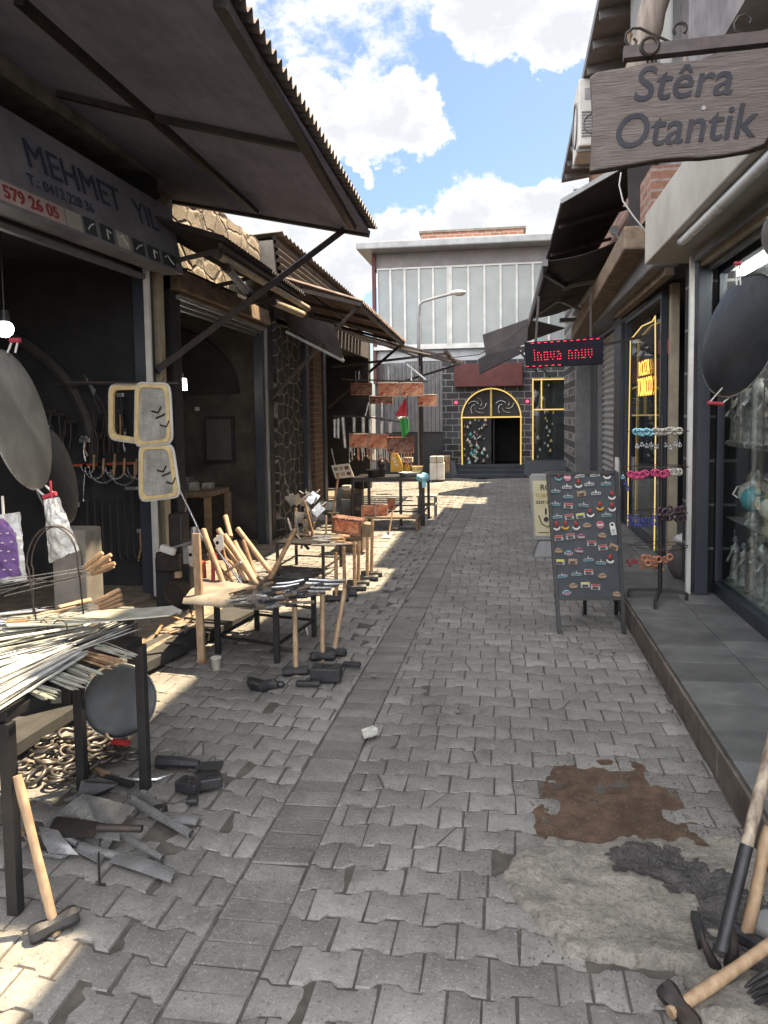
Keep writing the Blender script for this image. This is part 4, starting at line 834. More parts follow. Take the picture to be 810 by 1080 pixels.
for (ya_, yb_, yc_) in ((9.9, 11.6, 10.6), (14.6, 12.9, 13.9)):
    el = V(((1.36 + x2) / 2 - .05, yb_, z2 + .02)); 
    m = MB(); m.bar((x2, ya_, z2 - .07), el, .05, .035); m.build('arm', MT['grey'], c2); m = MB(); m.bar(el, (1.36, yc_, z2 - .05), .06, .04); m.build('arm', MT['lightgrey'], c2)
    m = MB(); m.cyl(el + V((0, 0, -.04)), el + V((0, 0, .04)), .05, n=12); m.build('elbow', MT['lightgrey'], c2)
m = MB(); m.cyl((1.33, 9.4, z2 + .08), (1.33, YE, z2 + .08), .06); m.build('roller', MT['lightgrey'], c2, smooth=40)
cp = Y(648, 243, 9.35); cq = Y(656, 259, 9.35)
m = MB(); m.cyl(cp + V((0, -.02, 0)), cp + V((0, .03, 0)), .05); m.cyl(cq + V((0, -.02, 0)), cq + V((0, .03, 0)), .04); m.bar(cp, cq, .02, .02, (0, 1, 0)); m.build('crank_gear', MT['lightgrey'], c2, smooth=40)
c3 = thing('awning', 'far black canopy hanging over the lane before the arched door', 'awning', (0, 17, 3), GB)
m = MB(); m.prism([Y(509, 354, 16.5), Y(557, 337, 16.5), Y(556, 362, 16.5), Y(513, 380, 16.5)], (0, .05, 0)); m.build('canvas', MT['fabric2'], c3)
m = MB(); m.hexa([Y(509, 354, 16.5), Y(557, 337, 16.5), Y(557, 337, 16.5) + V((.9, 2.0, .0)), Y(509, 354, 16.5) + V((.9, 2, 0)), *[p_ + V((0, 0, .02)) for p_ in (Y(509, 354, 16.5), Y(557, 337, 16.5), Y(557, 337, 16.5) + V((.9, 2.0, .0)), Y(509, 354, 16.5) + V((.9, 2, 0)))]]); m.build('canvas', MT['fabric2'], c3)
m = MB(); m.prism([Y(504, 379, 16.4), Y(513, 374, 16.4), Y(556, 364, 16.4), Y(556, 369, 16.4), Y(506, 394, 16.4)], (0, .3, 0)); m.build('valance', MT['fabric'], c3)
for p, q in (((548, 370), (566, 392)), ((552, 366), (580, 398))):
    m = MB(); m.bar(Y(*p, 16.3), X(*q, 1.5) if 0 else Y(q[0], q[1], 16.0), .04); m.build('brace', MT['black'], c3)
lb = thing('led_sign', 'black LED sign with red dotted lettering under the folding awning', 'sign', (.6, 8.5, 2.1))
L0, L1, L2, L3 = Y(553, 361, 8.5), Y(636, 355, 8.5), Y(636, 384, 8.5), Y(555, 388, 8.5)
m = MB(); m.prism([L0, L1, L2, L3], (0, .09, 0)); m.build('case', mat('led_case', (.012, .01, .02), None, 5, .6, bump=0, spec=.2), lb, bev=.004)
def lp(u, v): return L0.lerp(L1, u).lerp(L3.lerp(L2, u), v) + V((0, -.004, 0))
m = MB()
for k in range(24):
    for v_, r in ((.06, range(2, 24)), (.95, range(0, 11))):
        if k in r and k % 2 == 0: m.bar(lp(k / 24, v_), lp((k + .9) / 24, v_), .006)
F5 = {'i': ['1', '0', '1', '1', '1'], 'n': ['000', '110', '101', '101', '101'], 'o': ['000', '111', '101', '101', '111'], 'v': ['000', '101', '101', '101', '010'], 'a': ['000', '110', '011', '101', '111'], 'u': ['000', '101', '101', '101', '111'], ' ': ['00'] * 5, 'l': ['1'] * 5}
cx = 0; cols = []
for ch in 'lnova nnuv':
    g_ = F5[ch]
    for c_ in range(len(g_[0])): cols.append([g_[r][c_] for r in range(5)])
    cols.append(['0'] * 5)
nc = len(cols)
for c_, col in enumerate(cols):
    for r in range(5):
        if col[r] == '1': q = lp(.12 + .78 * c_ / nc, .34 + r * .095); m.cbox(q, (.0075, .004, .009))
m.build('lit_dots', MT['ledred'], lb)
for u_ in (.15, .85):
    m = MB(); p_ = lp(u_, 0) + V((0, .05, 0)); m.bar(p_, p_ + V((.05, .5, .55)), .025); m.build('hanger', MT['iron'], lb)
m = MB(); m.bar(lp(1, .3) + V((0, .05, 0)), (1.5, 8.6, 2.45), .03); m.bar(lp(1, .2) + V((-.1, .05, 0)), (1.5, 8.6, 2.8), .03); m.build('wall_bracket', MT['iron'], lb)

# carved wooden sign
ws = thing('wooden_sign', 'thick live edge wooden sign with carved dark letters on an iron bracket', 'sign', (.75, 3, 2.5))
wxd = V((.62, -.03, .025)).normalized(); wyd = V((0, 0, 1)); w0 = Y(623, 80, 3.0)
def wp(px, py):
    n_ = wxd.cross(V((0, 0, 1))); return PL(px, py, w0, n_)
top = [(623, 80), (630, 76), (645, 74), (660, 71), (690, 66), (700, 66), (720, 64), (740, 63), (757, 56), (790, 52), (815, 49), (850, 44), (885, 42)]
bot = [(885, 150), (850, 140), (825, 138), (812, 143), (806, 152), (790, 158), (765, 163), (740, 166), (718, 166), (695, 168), (660, 174), (630, 179), (622, 181), (621, 172)]
left = [(624, 150), (625, 120), (624, 100)]
m = MB(); pts = [wp(*p) for p in top + [(885, 100)] + bot[:-1] + left]
wn_ = wxd.cross(V((0, 0, 1))); wn_ = wn_ if wn_.y > 0 else -wn_
m.prism(pts, wn_ * .05); m.build('plank', MT['signwood'], ws, bev=.006)
m = MB()
bl = [wp(*p) - wn_ * .004 for p in bot]; 
for i in range(len(bl) - 1): pass
m.tube([b_ + wn_ * .028 + V((0, 0, .008)) for b_ in bl[:-1]], .02, 8, rr=[.02, .018, .016, .02, .02, .016, .013, .012, .016, .015, .016, .018, .014][:len(bl) - 1]); m.build('bark_edge', MT['bark'], ws, smooth=60)
m = MB(); m.tube([wp(*p) + wn_ * .02 + V((0, 0, -.002)) for p in top], .011, 6, rr=[.006, .009, .011, .008, .012, .008, .006, .009, .012, .008, .007, .008, .006]); m.build('bark_edge', MT['signwood'], ws, smooth=60)
for txt, xa, ya, xb, yb2, sz in (('Stêra', 666, 107, 770, 99, .17), ('Otantik', 645, 157, 794, 144, .17)):
    P0, P1 = wp(xa, ya) - wn_ * .0025, wp(xb, yb2) - wn_ * .0025
    TEXT(txt, sz, P0, P1 - P0, V((0, 0, 1)), MT['carve'], ws, ext=.0010, bold=.0015, shear=.2, width=(P1 - P0).length)
m = MB(); c_ = wp(742, 114); m.cyl(c_ - wn_ * .003, c_ + wn_ * .01, .008); m.build('screw', MT['lightgrey'], ws)
ir = thing('sign_bracket', 'scrolled wrought iron bracket bar carrying the carved wooden sign', 'bracket', (1.2, 3.0, 2.97))
p0, p1 = wp(658, 55) + wn_ * .02, wp(885, 30) + wn_ * .02; m = MB(); m.bar(p0, p1 + (p1 - p0) * .35, .045, .042); m.build('bar', mat('bracket_iron', (.10, .075, .07), (.06, .05, .05), 20, .6), ir)
m = MB(); sc_ = [(708, 42), (700, 38), (688, 33), (676, 27), (668, 27), (661, 33), (660, 40), (664, 46), (670, 46), (672, 41), (669, 38)]
m.tube([wp(*p) + wn_ * .02 for p in sc_], .005, 6); m.build('scroll', MT['iron'], ir, smooth=50)
m = MB(); sc_ = [(815, 27), (800, 33), (785, 33), (777, 30), (776, 22), (780, 15), (788, 12), (794, 16), (793, 22)]
m.tube([wp(*p) + wn_ * .02 for p in sc_], .005, 6); m.build('scroll', MT['iron'], ir, smooth=50)
c_ = wp(685, 49); m = MB(); m.tube([c_ + wxd * .030 * math.cos(a) + V((0, 0, 1)) * .030 * math.sin(a) - wn_ * .006 for a in [k * PI / 8 for k in range(16)]], .007, 6, closed=True); m.build('ring', MT['iron'], ir, smooth=50)
m = MB(); c_ = wp(686, 61); m.tube([c_ + wxd * .008 * math.cos(a) + V((0, 0, 1)) * .02 * math.sin(a) + wn_ * .02 for a in [k * PI / 8 for k in range(16)]], .004, 6, closed=True); m.build('chain_link', MT['iron'], ir, smooth=50)
c_ = wp(718, 28); m = MB(); m.tube([c_ + wxd * .022 * math.cos(a) + V((0, 0, 1)) * .022 * math.sin(a) + wn_ * .02 for a in [k * PI / 8 for k in range(-2, 11)]] , .006, 6); m.build('hook', MT['iron'], ir, smooth=50)

for i, (p, q, y_, r0, r1_, mt, lb_) in enumerate((((705, -60), (676, 66), 6.9, .20, .24, MT['log'], 'thick grey weathered log propped upright behind the wooden sign'), ((752, -30), (722, 75), 6.3, .055, .06, MT['handle2'] if 0 else MT['log'], 'thin pale crooked pole leaning behind the wooden sign'))):
    t = thing('timber_post', lb_, 'post', Y(*q, y_)); P0, P1 = Y(*q, y_), Y(*p, y_)
    P0 = P0 + (P0 - P1) * .12
    m = MB(); k_ = 8; m.tube([P0.lerp(P1, s_ / k_) + V((.03 * noise.noise(V((s_ * .7, i, 0))), 0, 0)) for s_ in range(k_ + 1)], r0, 12, rr=[(r1_ + (r0 - r1_) * s_ / k_) * (1 + .08 * noise.noise(V((s_, 3, i)))) / 2 for s_ in range(k_ + 1)]); m.build('trunk', mt, t, smooth=50)
    m = MB(); m.tube([P0.lerp(P1, .2) + V((-r0 / 2, 0, 0)), P0.lerp(P1, .35) + V((-r0 * .8, -.02, 0))], r0 * .12, 6); m.build('branch_stub', MT['wood'], t, smooth=50)

ac_ = thing('air_conditioner', 'white air conditioner unit on the upper wall left of the wooden sign', 'air conditioner', (1.2, 13.5, 5.5))
ya, yb_ = 12.4, 13.4; zz0, zz1 = X(612, 185, 1.2).z, X(612, 108, 1.2).z
c0 = X(606, 183, 1.13); zt_, zb_ = X(603, 108, 1.13), X(603, 185, 1.13)
m = MB(); m.box(1.02, 1.4, 11.25, 12.2, 5.33, 6.24); body = m.build('body', MT['white'], ac_, bev=.02)
yc = zb_.y - .5
yf = 11.25; yc = 11.7
m = MB()
for k in range(9): m.box(1.06, 1.36, yf - .012, yf - .002, 5.45 + k * .04, 5.47 + k * .04)
m.build('grille', MT['grey'], ac_)
m = MB(); m.tube([(1.21 + .13 * math.cos(a), yf - .015, 5.62 + .13 * math.sin(a)) for a in [k * PI / 10 for k in range(20)]], .012, 6, closed=True); m.tube([(1.01, yc + .3 * math.cos(a), 5.75 + .3 * math.sin(a)) for a in [k * PI / 12 for k in range(24)]], .012, 6, closed=True); m.build('fan_guard', MT['grey'], ac_, smooth=50)
m = MB(); m.box(1.1, 1.3, yf - .012, yf - .002, 5.95, 6.1); m.build('badge', MT['lightgrey'], ac_)
m = MB(); m.bar((1.0, yf + .1, 5.30), (1.6, yf + .1, 5.30), .04); m.bar((1.0, 12.1, 5.30), (1.6, 12.1, 5.30), .04); m.build('bracket', MT['grey'], ac_)
cb = thing('cable', 'loose white cable drooping from the brick corbel to the cream shutter box', 'cable', (1.2, 8, 3.3))
m = MB(); m.tube([Y(*p, 7.5) for p in ((655, 182), (653, 195), (657, 212), (668, 228), (678, 240), (684, 248))], .007, 5); m.build('wire', MT['white'], cb, smooth=60)

# street lamp in front of the glazed building
sl_ = thing('street_lamp', 'slim street lamp with a curved arm against the grey glazed facade', 'street lamp', (Y(442, 385, 17).x, 17, 0))
b_ = Y(442, 400, 17); m = MB(); m.cyl((b_.x, 17, 0), (b_.x, 17, Y(442, 330, 17).z), .045, .035, 10); m.build('post', MT['lightgrey'], sl_, smooth=40)
m = MB(); m.tube([Y(442, 332, 17), Y(442, 322, 17), Y(446, 318, 17), Y(460, 314, 17), Y(478, 309.5, 17)], .03, 8); m.build('arm', MT['lightgrey'], sl_, smooth=50)
m = MB(); h0, h1 = Y(474, 311, 17), Y(492, 308, 17); M_ = Matrix.Identity(3)
m.sphere((h0 + h1) / 2 + V((0, 0, .02)), 1, 14, ((h1.x - h0.x) / 2, .12, .055)); m.build('lamp_head', MT['white'], sl_, smooth=60)
m = MB(); m.sphere((h0 + h1) / 2 + V((0.03, 0, -.015)), 1, 12, ((h1.x - h0.x) / 3, .09, .04)); m.build('diffuser', MT['cream'], sl_, smooth=60)

# ------------------------------------------------------------------ TOOLS: makers
def sledge(label, hc, top, hdir, L=.17, s=.055, group=None, hm='castiron', hd='handle', r=.017, name='sledge_hammer'):
    hc = V(hc); top = V(top); t = thing(name, label, 'hammer', hc, group); d = (top - hc).normalized()
    h = V(hdir); h = (h - d * h.dot(d)).normalized(); sd = d.cross(h)
    m = MB(); n = 8
    def ring(k, w): return [hc + h * k + (sd * math.cos(PI / 8 + 2 * PI * i / 8) + d * math.sin(PI / 8 + 2 * PI * i / 8)) * w * 1.08 for i in range(8)]
    ks = [(-L / 2, s * .42), (-L / 2 + .012, s * .52), (-L * .22, s * .5), (-L * .15, s * .44), (L * .15, s * .44), (L * .22, s * .5), (L / 2 - .012, s * .52), (L / 2, s * .42)]
    vs = []; [vs.extend(ring(*k)) for k in ks]; fs = [tuple(range(7, -1, -1)), tuple(range(56, 64))]
    for j in range(7): fs += [(j * 8 + i, j * 8 + (i + 1) % 8, j * 8 + 8 + (i + 1) % 8, j * 8 + 8 + i) for i in range(8)]
    m.add(vs, fs); m.build('head', MT[hm], t, smooth=30)
    m = MB(); N_ = 8; m.tube([hc.lerp(top, k / N_) - d * (s * .6 if k == 0 else 0) + sd * .004 * math.sin(k * .7) for k in range(N_ + 1)], r, 10, rr=[r * (.95, 1.0, 1.05, 1, .95, .95, 1.0, 1.05, .9)[k] for k in range(N_ + 1)])
    m.build('handle', MT[hd], t, smooth=50); return t
def stick(label, p, q, r, mt='handle', name='wooden_rod', cat='rod', group=None, r2=None):
    p = V(p); q = V(q); t = thing(name, label, cat, p, group); m = MB(); n = 7; s_ = random.random() * 9
    m.tube([p.lerp(q, k / n) + V((.004 * noise.noise(V((k, s_, 0))), 0, .004 * noise.noise(V((k, 0, s_))))) for k in range(n + 1)], r, 10, rr=[(r + ((r2 or r) - r) * k / n) for k in range(n + 1)]); m.build('shaft', MT[mt], t, smooth=50)
    d = (q - p).normalized(); m = MB(); m.cyl(q - d * .002, q + d * .006, (r2 or r) * .8, (r2 or r) * .55, 10); m.build('end', MT[mt], t, smooth=40); return t
def hoe(label, sock0, sock1, blade, r=.02, mt='steel', group=None, name='hoe_head', th=.005, bend=.012):
    t = thing(name, label, 'tool head', sock0, group); m = MB(); sock0 = V(sock0); sock1 = V(sock1)
    m.cyl(sock0, sock1, r, r * .85, 14, False); m.cyl(sock1, sock0, r * .8, r * .9, 14, False); m.build('socket', MT[mt], t, smooth=50)
    bl = [V(b) for b in blade]; n_ = (bl[1] - bl[0]).cross(bl[2] - bl[1]).normalized(); n_ = n_ if n_.z > 0 else -n_
    m = MB()
    if len(bl) == 4:
        m.grid(lambda u, v: bl[0].lerp(bl[1], u).lerp(bl[3].lerp(bl[2], u), v) + n_ * (bend * math.sin(v * PI) + .004 * math.sin(u * 3)), 10, 10, n_ * th)
    else: m.prism(bl, n_ * th)
    m.build('blade', MT[mt], t, smooth=40); return t
def table(label, corners, ztop, th=.03, leg=.035, mt='black', extra=(), name='work_table', inset=.02, topmt=None, group=None, rail=True, zb=0):
    cs = [V((c[0], c[1], 0)) for c in corners]; ctr = sum(cs, V()) / len(cs); t = thing(name, label, 'table', (ctr.x, ctr.y, zb), group)
    m = MB(); m.prism([V((c.x, c.y, ztop - th)) for c in cs], (0, 0, th)); m.build('table_top', MT[topmt or mt], t, bev=.004)
    for c in list(cs) + [V((e_[0], e_[1], 0)) for e_ in extra]:
        p = c + (ctr - c).normalized() * inset; m = MB(); m.bar((p.x, p.y, zb), (p.x, p.y, ztop - th), leg, leg, (0, 1, 0)); m.build('leg', MT[mt], t, bev=.002)
    if rail:
        for i in range(len(cs)):
            p, q = cs[i] + (ctr - cs[i]).normalized() * inset, cs[(i + 1) % len(cs)] + (ctr - cs[(i + 1) % len(cs)]).normalized() * inset
            m = MB(); m.bar((p.x, p.y, zb + (ztop - zb) * .3), (q.x, q.y, zb + (ztop - zb) * .3), leg * .5); m.build('rail', MT[mt], t)
    return t

# ------------------------------------------------------------------ TABLE 1 and what is on it
tb1 = table('black metal table covered with piles of metal skewers, nearest on the left', [(-1.62, 2.24), (-1.58, 3.12), (-2.6, 3.25), (-2.6, 2.3)], .69, .035, .04, extra=[(-1.86, 3.08)], inset=.01, rail=False)
GS = 'skewers heaped on the nearest black table'
def skewer(p, q, w, th, mt, label, tw=0):
    m = MB(); p = V(p); q = V(q); d = (q - p); L = d.length; d.normalize(); s_ = d.cross(V((0, 0, 1))).normalized(); u = s_.cross(d); a = random.uniform(-.6, .6)
    x = (s_ * math.cos(a) + u * math.sin(a)) * w / 2; y_ = (u * math.cos(a) - s_ * math.sin(a)) * th / 2
    e_ = q - d * min(.05, L * .1)
    vs = [p - x - y_, p + x - y_, p + x + y_, p - x + y_, e_ - x - y_, e_ + x - y_, e_ + x + y_, e_ - x + y_, q]
    m.add(vs, [(3, 2, 1, 0), (0, 1, 5, 4), (1, 2, 6, 5), (2, 3, 7, 6), (3, 0, 4, 7), (4, 5, 8), (5, 6, 8), (6, 7, 8), (7, 4, 8)])
    return tag(m.build('skewer', MT[mt], None), label, 'skewer', GS)
def L2(a, b, t): return (a[0] + (b[0] - a[0]) * t, a[1] + (b[1] - a[1]) * t)
def bundle(n, la, lb, ra, rb, h0, h1, mt, label, w=.011, lay=3):
    for k in range(n):
        f = (k + random.uniform(-.4, .4)) / n; a = L2(la, lb, f); b = L2(ra, rb, f); hh = h0 + (h1 - h0) * random.random()
        a = (a[0] + random.gauss(0, 3), a[1] + random.gauss(0, 1)); b = (b[0] + random.gauss(0, 4), b[1] + random.gauss(0, 1.2))
        skewer(G(a[0], a[1], hh), G(b[0], b[1], hh + random.uniform(-.006, .006)), w, .003, mt, label)
bundle(48, (-70, 698), (-70, 790), (66, 672), (92, 688), .715, .76, 'bright', 'bright flat skewer in the shiny white pile along the table front')
bundle(20, (-60, 735), (-60, 775), (36, 708), (66, 700), .70, .72, 'bright', 'bright flat skewer in the shiny white pile along the table front')
bundle(26, (-70, 668), (-70, 705), (78, 655), (106, 664), .74, .785, 'olive', 'dull olive skewer in the middle pile of the nearest table', .011)
bundle(14, (74, 670), (84, 686), (112, 652), (152, 662), .715, .755, 'bright', 'white skewer in the short bundle at the table back corner', .010)
bundle(12, (-60, 652), (-60, 672), (58, 640), (90, 655), .75, .79, 'steel', 'grey steel skewer lying behind the olive pile', .012)
for (n_, la, lb, ra, rb) in ((9, (12, 722), (28, 717), (48, 737), (70, 728)), (9, (38, 712), (52, 703), (84, 728), (96, 719)), (8, (58, 702), (72, 694), (92, 717), (110, 709)), (9, (80, 694), (95, 686), (118, 704), (133, 697)), (7, (100, 684), (112, 674), (138, 694), (152, 690))):
    bundle(n_, la, lb, ra, rb, .695, .715, 'olive' if la[0] != 80 else 'handle2', 'pale pointed skewer sticking out over the table edge', .010)
t = thing('sword_blade', 'long grey green flat blade lying across the back of the skewer table', 'blade', G(100, 655, .78))
m = MB(); m.prism([G(8, 662, .80), G(4, 656, .80), G(12, 651, .80), G(160, 642, .80), G(182, 640, .80), G(192, 645, .80), G(178, 650, .80), G(90, 658, .80)], (0, 0, .006)); m.build('blade', MT['olive'], t)
m = MB(); m.bar(G(8, 656, .808), G(30, 655, .808), .03, .012); m.build('grip', MT['handle2'], t)
# wire stand with wooden handled skewers
st = thing('wire_stand', 'arched wire stand holding two fans of wooden handled skewers', 'stand', G(55, 672, .76))
for dy, sx in ((0, 0), (.10, 5)):
    m = MB(); Yb = G(50, 665, .76).y + dy
    ptsw = [Y(40 + sx * -1, 668, Yb), Y(30 + sx, 600, Yb)] + [Y(28 + sx + 27 * (1 - math.cos(PI * k / 12)) * 1.0, 595 - 40 * math.sin(PI * k / 12), Yb) for k in range(13)] + [Y(84, 610, Yb), Y(88, 648, Yb)]
    m.tube(ptsw, .0035, 6); m.build('arch_wire', MT['rust' if 0 else 'iron'], st, smooth=60)
Yb = G(50, 665, .76).y
for yy_ in (611, 640):
    m = MB(); m.tube([Y(34, yy_, Yb), Y(58, yy_ + 3, Yb), Y(84, yy_ - 3, Yb)], .003, 5); m.build('cross_wire', MT['iron'], st, smooth=60)
for cx_, rx in ((46, 4.5), (63, 8)):
    m = MB(); m.tube([Y(cx_ + rx * math.cos(a), 663 + 9 * math.sin(a), Yb - .05) for a in [k * PI / 8 for k in range(16)]], .0025, 5, closed=True); m.build('foot_loop', MT['iron'], st, smooth=60)
for n_, hs, tl_, lb_ in ((6, [(88, 599, 108, 583), (92, 602, 117, 585), (95, 600, 116, 590), (96, 605, 121, 594), (90, 596, 110, 588), (97, 606, 120, 597)], (-20, 622), 'wooden handled skewer in the upper fan of the wire stand'), (5, [(100, 636, 126, 622), (104, 638, 128, 627), (104, 641, 128, 631), (106, 642, 130, 637), (103, 633, 124, 625)], (-20, 668), 'wooden handled skewer in the lower fan of the wire stand')):
    for i, (xa, ya, xb, yb2) in enumerate(hs):
        yp = Yb + .02 + .012 * i; t = thing('handled_skewer', lb_, 'skewer', Y(xa, ya, yp), 'wooden handled skewers in the wire stand')
        P0, P1 = Y(xa, ya, yp), Y(xb, yb2, yp); m = MB(); m.tube([P0, P0.lerp(P1, .3), P0.lerp(P1, .7), P1], .009, 8, rr=[.007, .010, .011, .009]); m.build('handle', MT['handle2'], t, smooth=50)
        m = MB(); m.bar(P0, Y(tl_[0] + i * 5, tl_[1] + i * 2.5 - 6, yp), .008, .003); m.build('blade', MT['steel'], t)
for i, (p_, q_, r_, mt) in enumerate((((30, 653), (78, 640), .012, 'handle'), ((62, 642), (95, 634), .015, 'handle'))):
    stick('short turned wood rod on the table %s the wire stand' % ('behind' if i else 'inside'), G(*p_, .80), G(*q_, .80), r_, mt)
t = thing('stone_post', 'rough grey square stone post standing behind the skewer table', 'post', Y(85, 660, 3.9)); c = Y(85, 660, 3.9)
m = MB(); m.cbox((c.x, 3.9, .58), (.20, .18, .94)); m.build('shaft', MT['conc'], t, bev=.012); m = MB(); m.cbox((c.x, 3.9, .06 + .05), (.26, .24, .05)); m.build('base', MT['conc'], t, bev=.012)
# big hung pans
def pan(label, c, n, r, mt, handle=None, name='griddle_pan', depth=.12, up=None, back=False):
    c = V(c); n = V(n).normalized(); t = thing(name, label, 'pan', c); x, y_, z_ = frame(n); M_ = Matrix((x, y_, z_)).transposed()
    prof = [(1e-4, depth * r * 2)] + [(r * math.sin(a), depth * r * 2 * math.cos(a)) for a in [PI / 2 * k / 10 for k in range(1, 10)]] + [(r, 0), (r + .006, -.004), (r, -.008)] + [(r * math.sin(a) * .985, depth * r * 2 * math.cos(a) - .006) for a in [PI / 2 * k / 10 for k in range(9, 0, -1)]] + [(1e-4, depth * r * 2 - .006)]
    m = MB(); m.lathe(prof, c, 48, M_); m.build('dish', MT[mt], t, smooth=50)
    m = MB(); m.tube([c + M_ @ V(((r + .002) * math.cos(a), (r + .002) * math.sin(a), -.004)) for a in [k * PI / 24 for k in range(48)]], .0045, 6, closed=True); m.build('rim', MT['steel'], t, smooth=60)
    for h in (handle or ()):
        a, b, g0, g1 = h
        m = MB(); m.tube([a, g0], .005, 6); m.tube([b, g1], .005, 6); hw = m.build('handle_wire', MT['white'], t, smooth=50)
        m = MB(); m.cyl(V(g0) + (V(g0) - V(g1)).normalized() * .01, V(g1) + (V(g1) - V(g0)).normalized() * .01, .012, n=10); m.build('grip', MT['redpink'], t, smooth=50)
    return t
YP = 3.3
pan('pale lit steel pan hanging by its red handle at the left edge', Y(22, 443, YP), (.95, .22, .20), .33, 'panlit', [(Y(8, 372, YP), Y(16, 372, YP), Y(13, 359, YP), Y(19, 359, YP)), (Y(38, 515, YP), Y(48, 512, YP), Y(48, 524, YP), Y(57, 521, YP))], depth=.035)
pan('dark steel pan hanging behind the pale lit pan', Y(58, 500, 3.9), (.93, .18, .22), .28, 'pan', depth=.06)
pp = G(126, 781, 0); pan('dark round pan leaning under the skewer table', Y(126, 739, pp.y - .03), (.25, -.92, .32), .178, 'pan', depth=.025)
YR = 5.0
pan('large dark blue steel pan hanging in front of the shop window', Y(779, 354, YR), (-.93, -.30, .2), .375, 'pan', [(Y(777, 301, YR), Y(781, 301, YR), Y(776, 278, YR), Y(780, 278, YR)), (Y(762, 409, YR), Y(778, 412, YR), Y(748, 425, YR), Y(761, 426, YR))], depth=.045)
pan('steel pan cut by the right edge above the big dark pan', Y(856, 250, 4.6), (-.4, -.6, -.7), .25, 'lightgrey', depth=.08)
# plastic bags
def bag(label, quad, y_, mt, inner=None):
    t = thing('plastic_bag', label, 'bag', Y(*quad[3], y_)); q = [Y(*p, y_) for p in quad]
    def f(sg): return lambda u, v: q[0].lerp(q[1], u).lerp(q[3].lerp(q[2], u), v) + V((0, sg * (.035 * math.sin(u * PI) * math.sin(min(1, v * 1.3 + .05) * PI * .8) + .012 * noise.noise(V((u * 6, v * 8, sg)))), .01 * noise.noise(V((u * 5, v * 3, 8)))))
    m = MB(); m.grid(f(-1), 24, 30); m.grid(f(1), 24, 30); m.build('film', MT[mt], t, smooth=60)
    m = MB(); m.tube([q[0].lerp(q[1], .5) + V((0, 0, .0)), q[0].lerp(q[1], .5) + V((0, 0, .08))], .006, 6); m.build('tie', MT['redpink'] if inner is None else MT['white'], t, smooth=60)
    return t, q, f
bag('clear plastic bag of pale goods hanging below the lit pan', [(46, 527), (62, 524), (84, 580), (52, 594)], 3.25, 'bag')
t, q, f = bag('plastic bag with a purple patterned cloth at the left edge', [(-14, 545), (21, 540), (28, 612), (-14, 614)], 3.0, 'bag', 1)
m = MB(); m.grid(lambda u, v: V(f(-1)(.02 + .88 * u, (1 - (1 - abs(2 * u - 1) ** 2.2)) * .25 + .06 + v * (.86 - (1 - (1 - abs(2 * u - 1) ** 2.2)) * .25))) + V((0, -.006, 0)), 20, 20); m.build('cloth', MT['purple'], t, smooth=60)
for r_ in range(5):
    for k in range(4):
        c_ = V(f(-1)(.22 + k * .17 + (r_ % 2) * .07, .28 + r_ * .13)) + V((0, -.010, 0)); m = MB(); m.cbox(c_, (.012, .002, .005)); 
        m.build('print_mark', MT['bag'], t) if r_ * 4 + k < 20 else None
# ceiling lamps
for (px, py, y_, lb_, s_) in ((5, 347, 5.0, 'round lit lamp in the dark workshop at the left edge', .06), (190, 405, 8.2, 'lit square lamp hanging in the plastered workshop', .075)):
    c = Y(px, py, y_); t = thing('hanging_lamp', lb_, 'lamp', c)
    m = MB(); (m.sphere(c, s_, 14) if s_ < .07 else m.cyl(c + V((0, 0, -.07)), c + V((0, 0, .06)), .075, .07, 14)); m.build('bulb', MT['lamp'], t, smooth=50)
    m = MB(); m.cyl(c + V((0, 0, .05)), c + V((0, 0, .13)), .035, n=12); m.build('socket', MT['black'], t, smooth=50)
    m = MB(); m.cyl(c + V((0, 0, .13)), (c.x, c.y, 2.98), .006, n=6); m.build('cord', MT['black'], t)
# tools hung on the side wall of the first workshop
rl = thing('tool_rail', 'orange red rail on the dark wall hung with sickles and hooks', 'rail', Y(100, 490, 6.35))
m = MB(); m.bar(Y(52, 492, 6.36), Y(148, 488, 6.36), .05, .02); m.build('bar', MT['orange'], rl)
m = MB(); m.bar(Y(60, 405, 6.30), Y(182, 404, 6.30), .018); m.build('upper_bar', MT['iron'], rl)
hs = [(93, 495), (100, 497), (108, 498), (115, 494), (122, 497), (130, 500), (138, 499), (145, 497)]
for i, (px, py) in enumerate(hs):
    c = Y(px, py - 10, 6.30); t = thing('sickle', 'curved steel sickle hooked over the orange red rail', 'sickle', c, 'sickles hanging on the orange red rail')
    rr = .06 + .03 * (i % 3); m = MB(); pts = [c + V((rr * math.cos(a), -.01, rr * math.sin(a) - .06)) for a in [PI * (.15 + k * .13) * -1 for k in range(8)]]
    m.tube(pts, .008, 6, rr=[.009, .009, .009, .008, .007, .006, .004, .002]); m.build('blade', MT['steel'], t, smooth=60)
    m = MB(); m.cyl(pts[0], pts[0] + V((.01, 0, .13)), .012, n=8); m.build('grip', MT['handle2'], t, smooth=60)
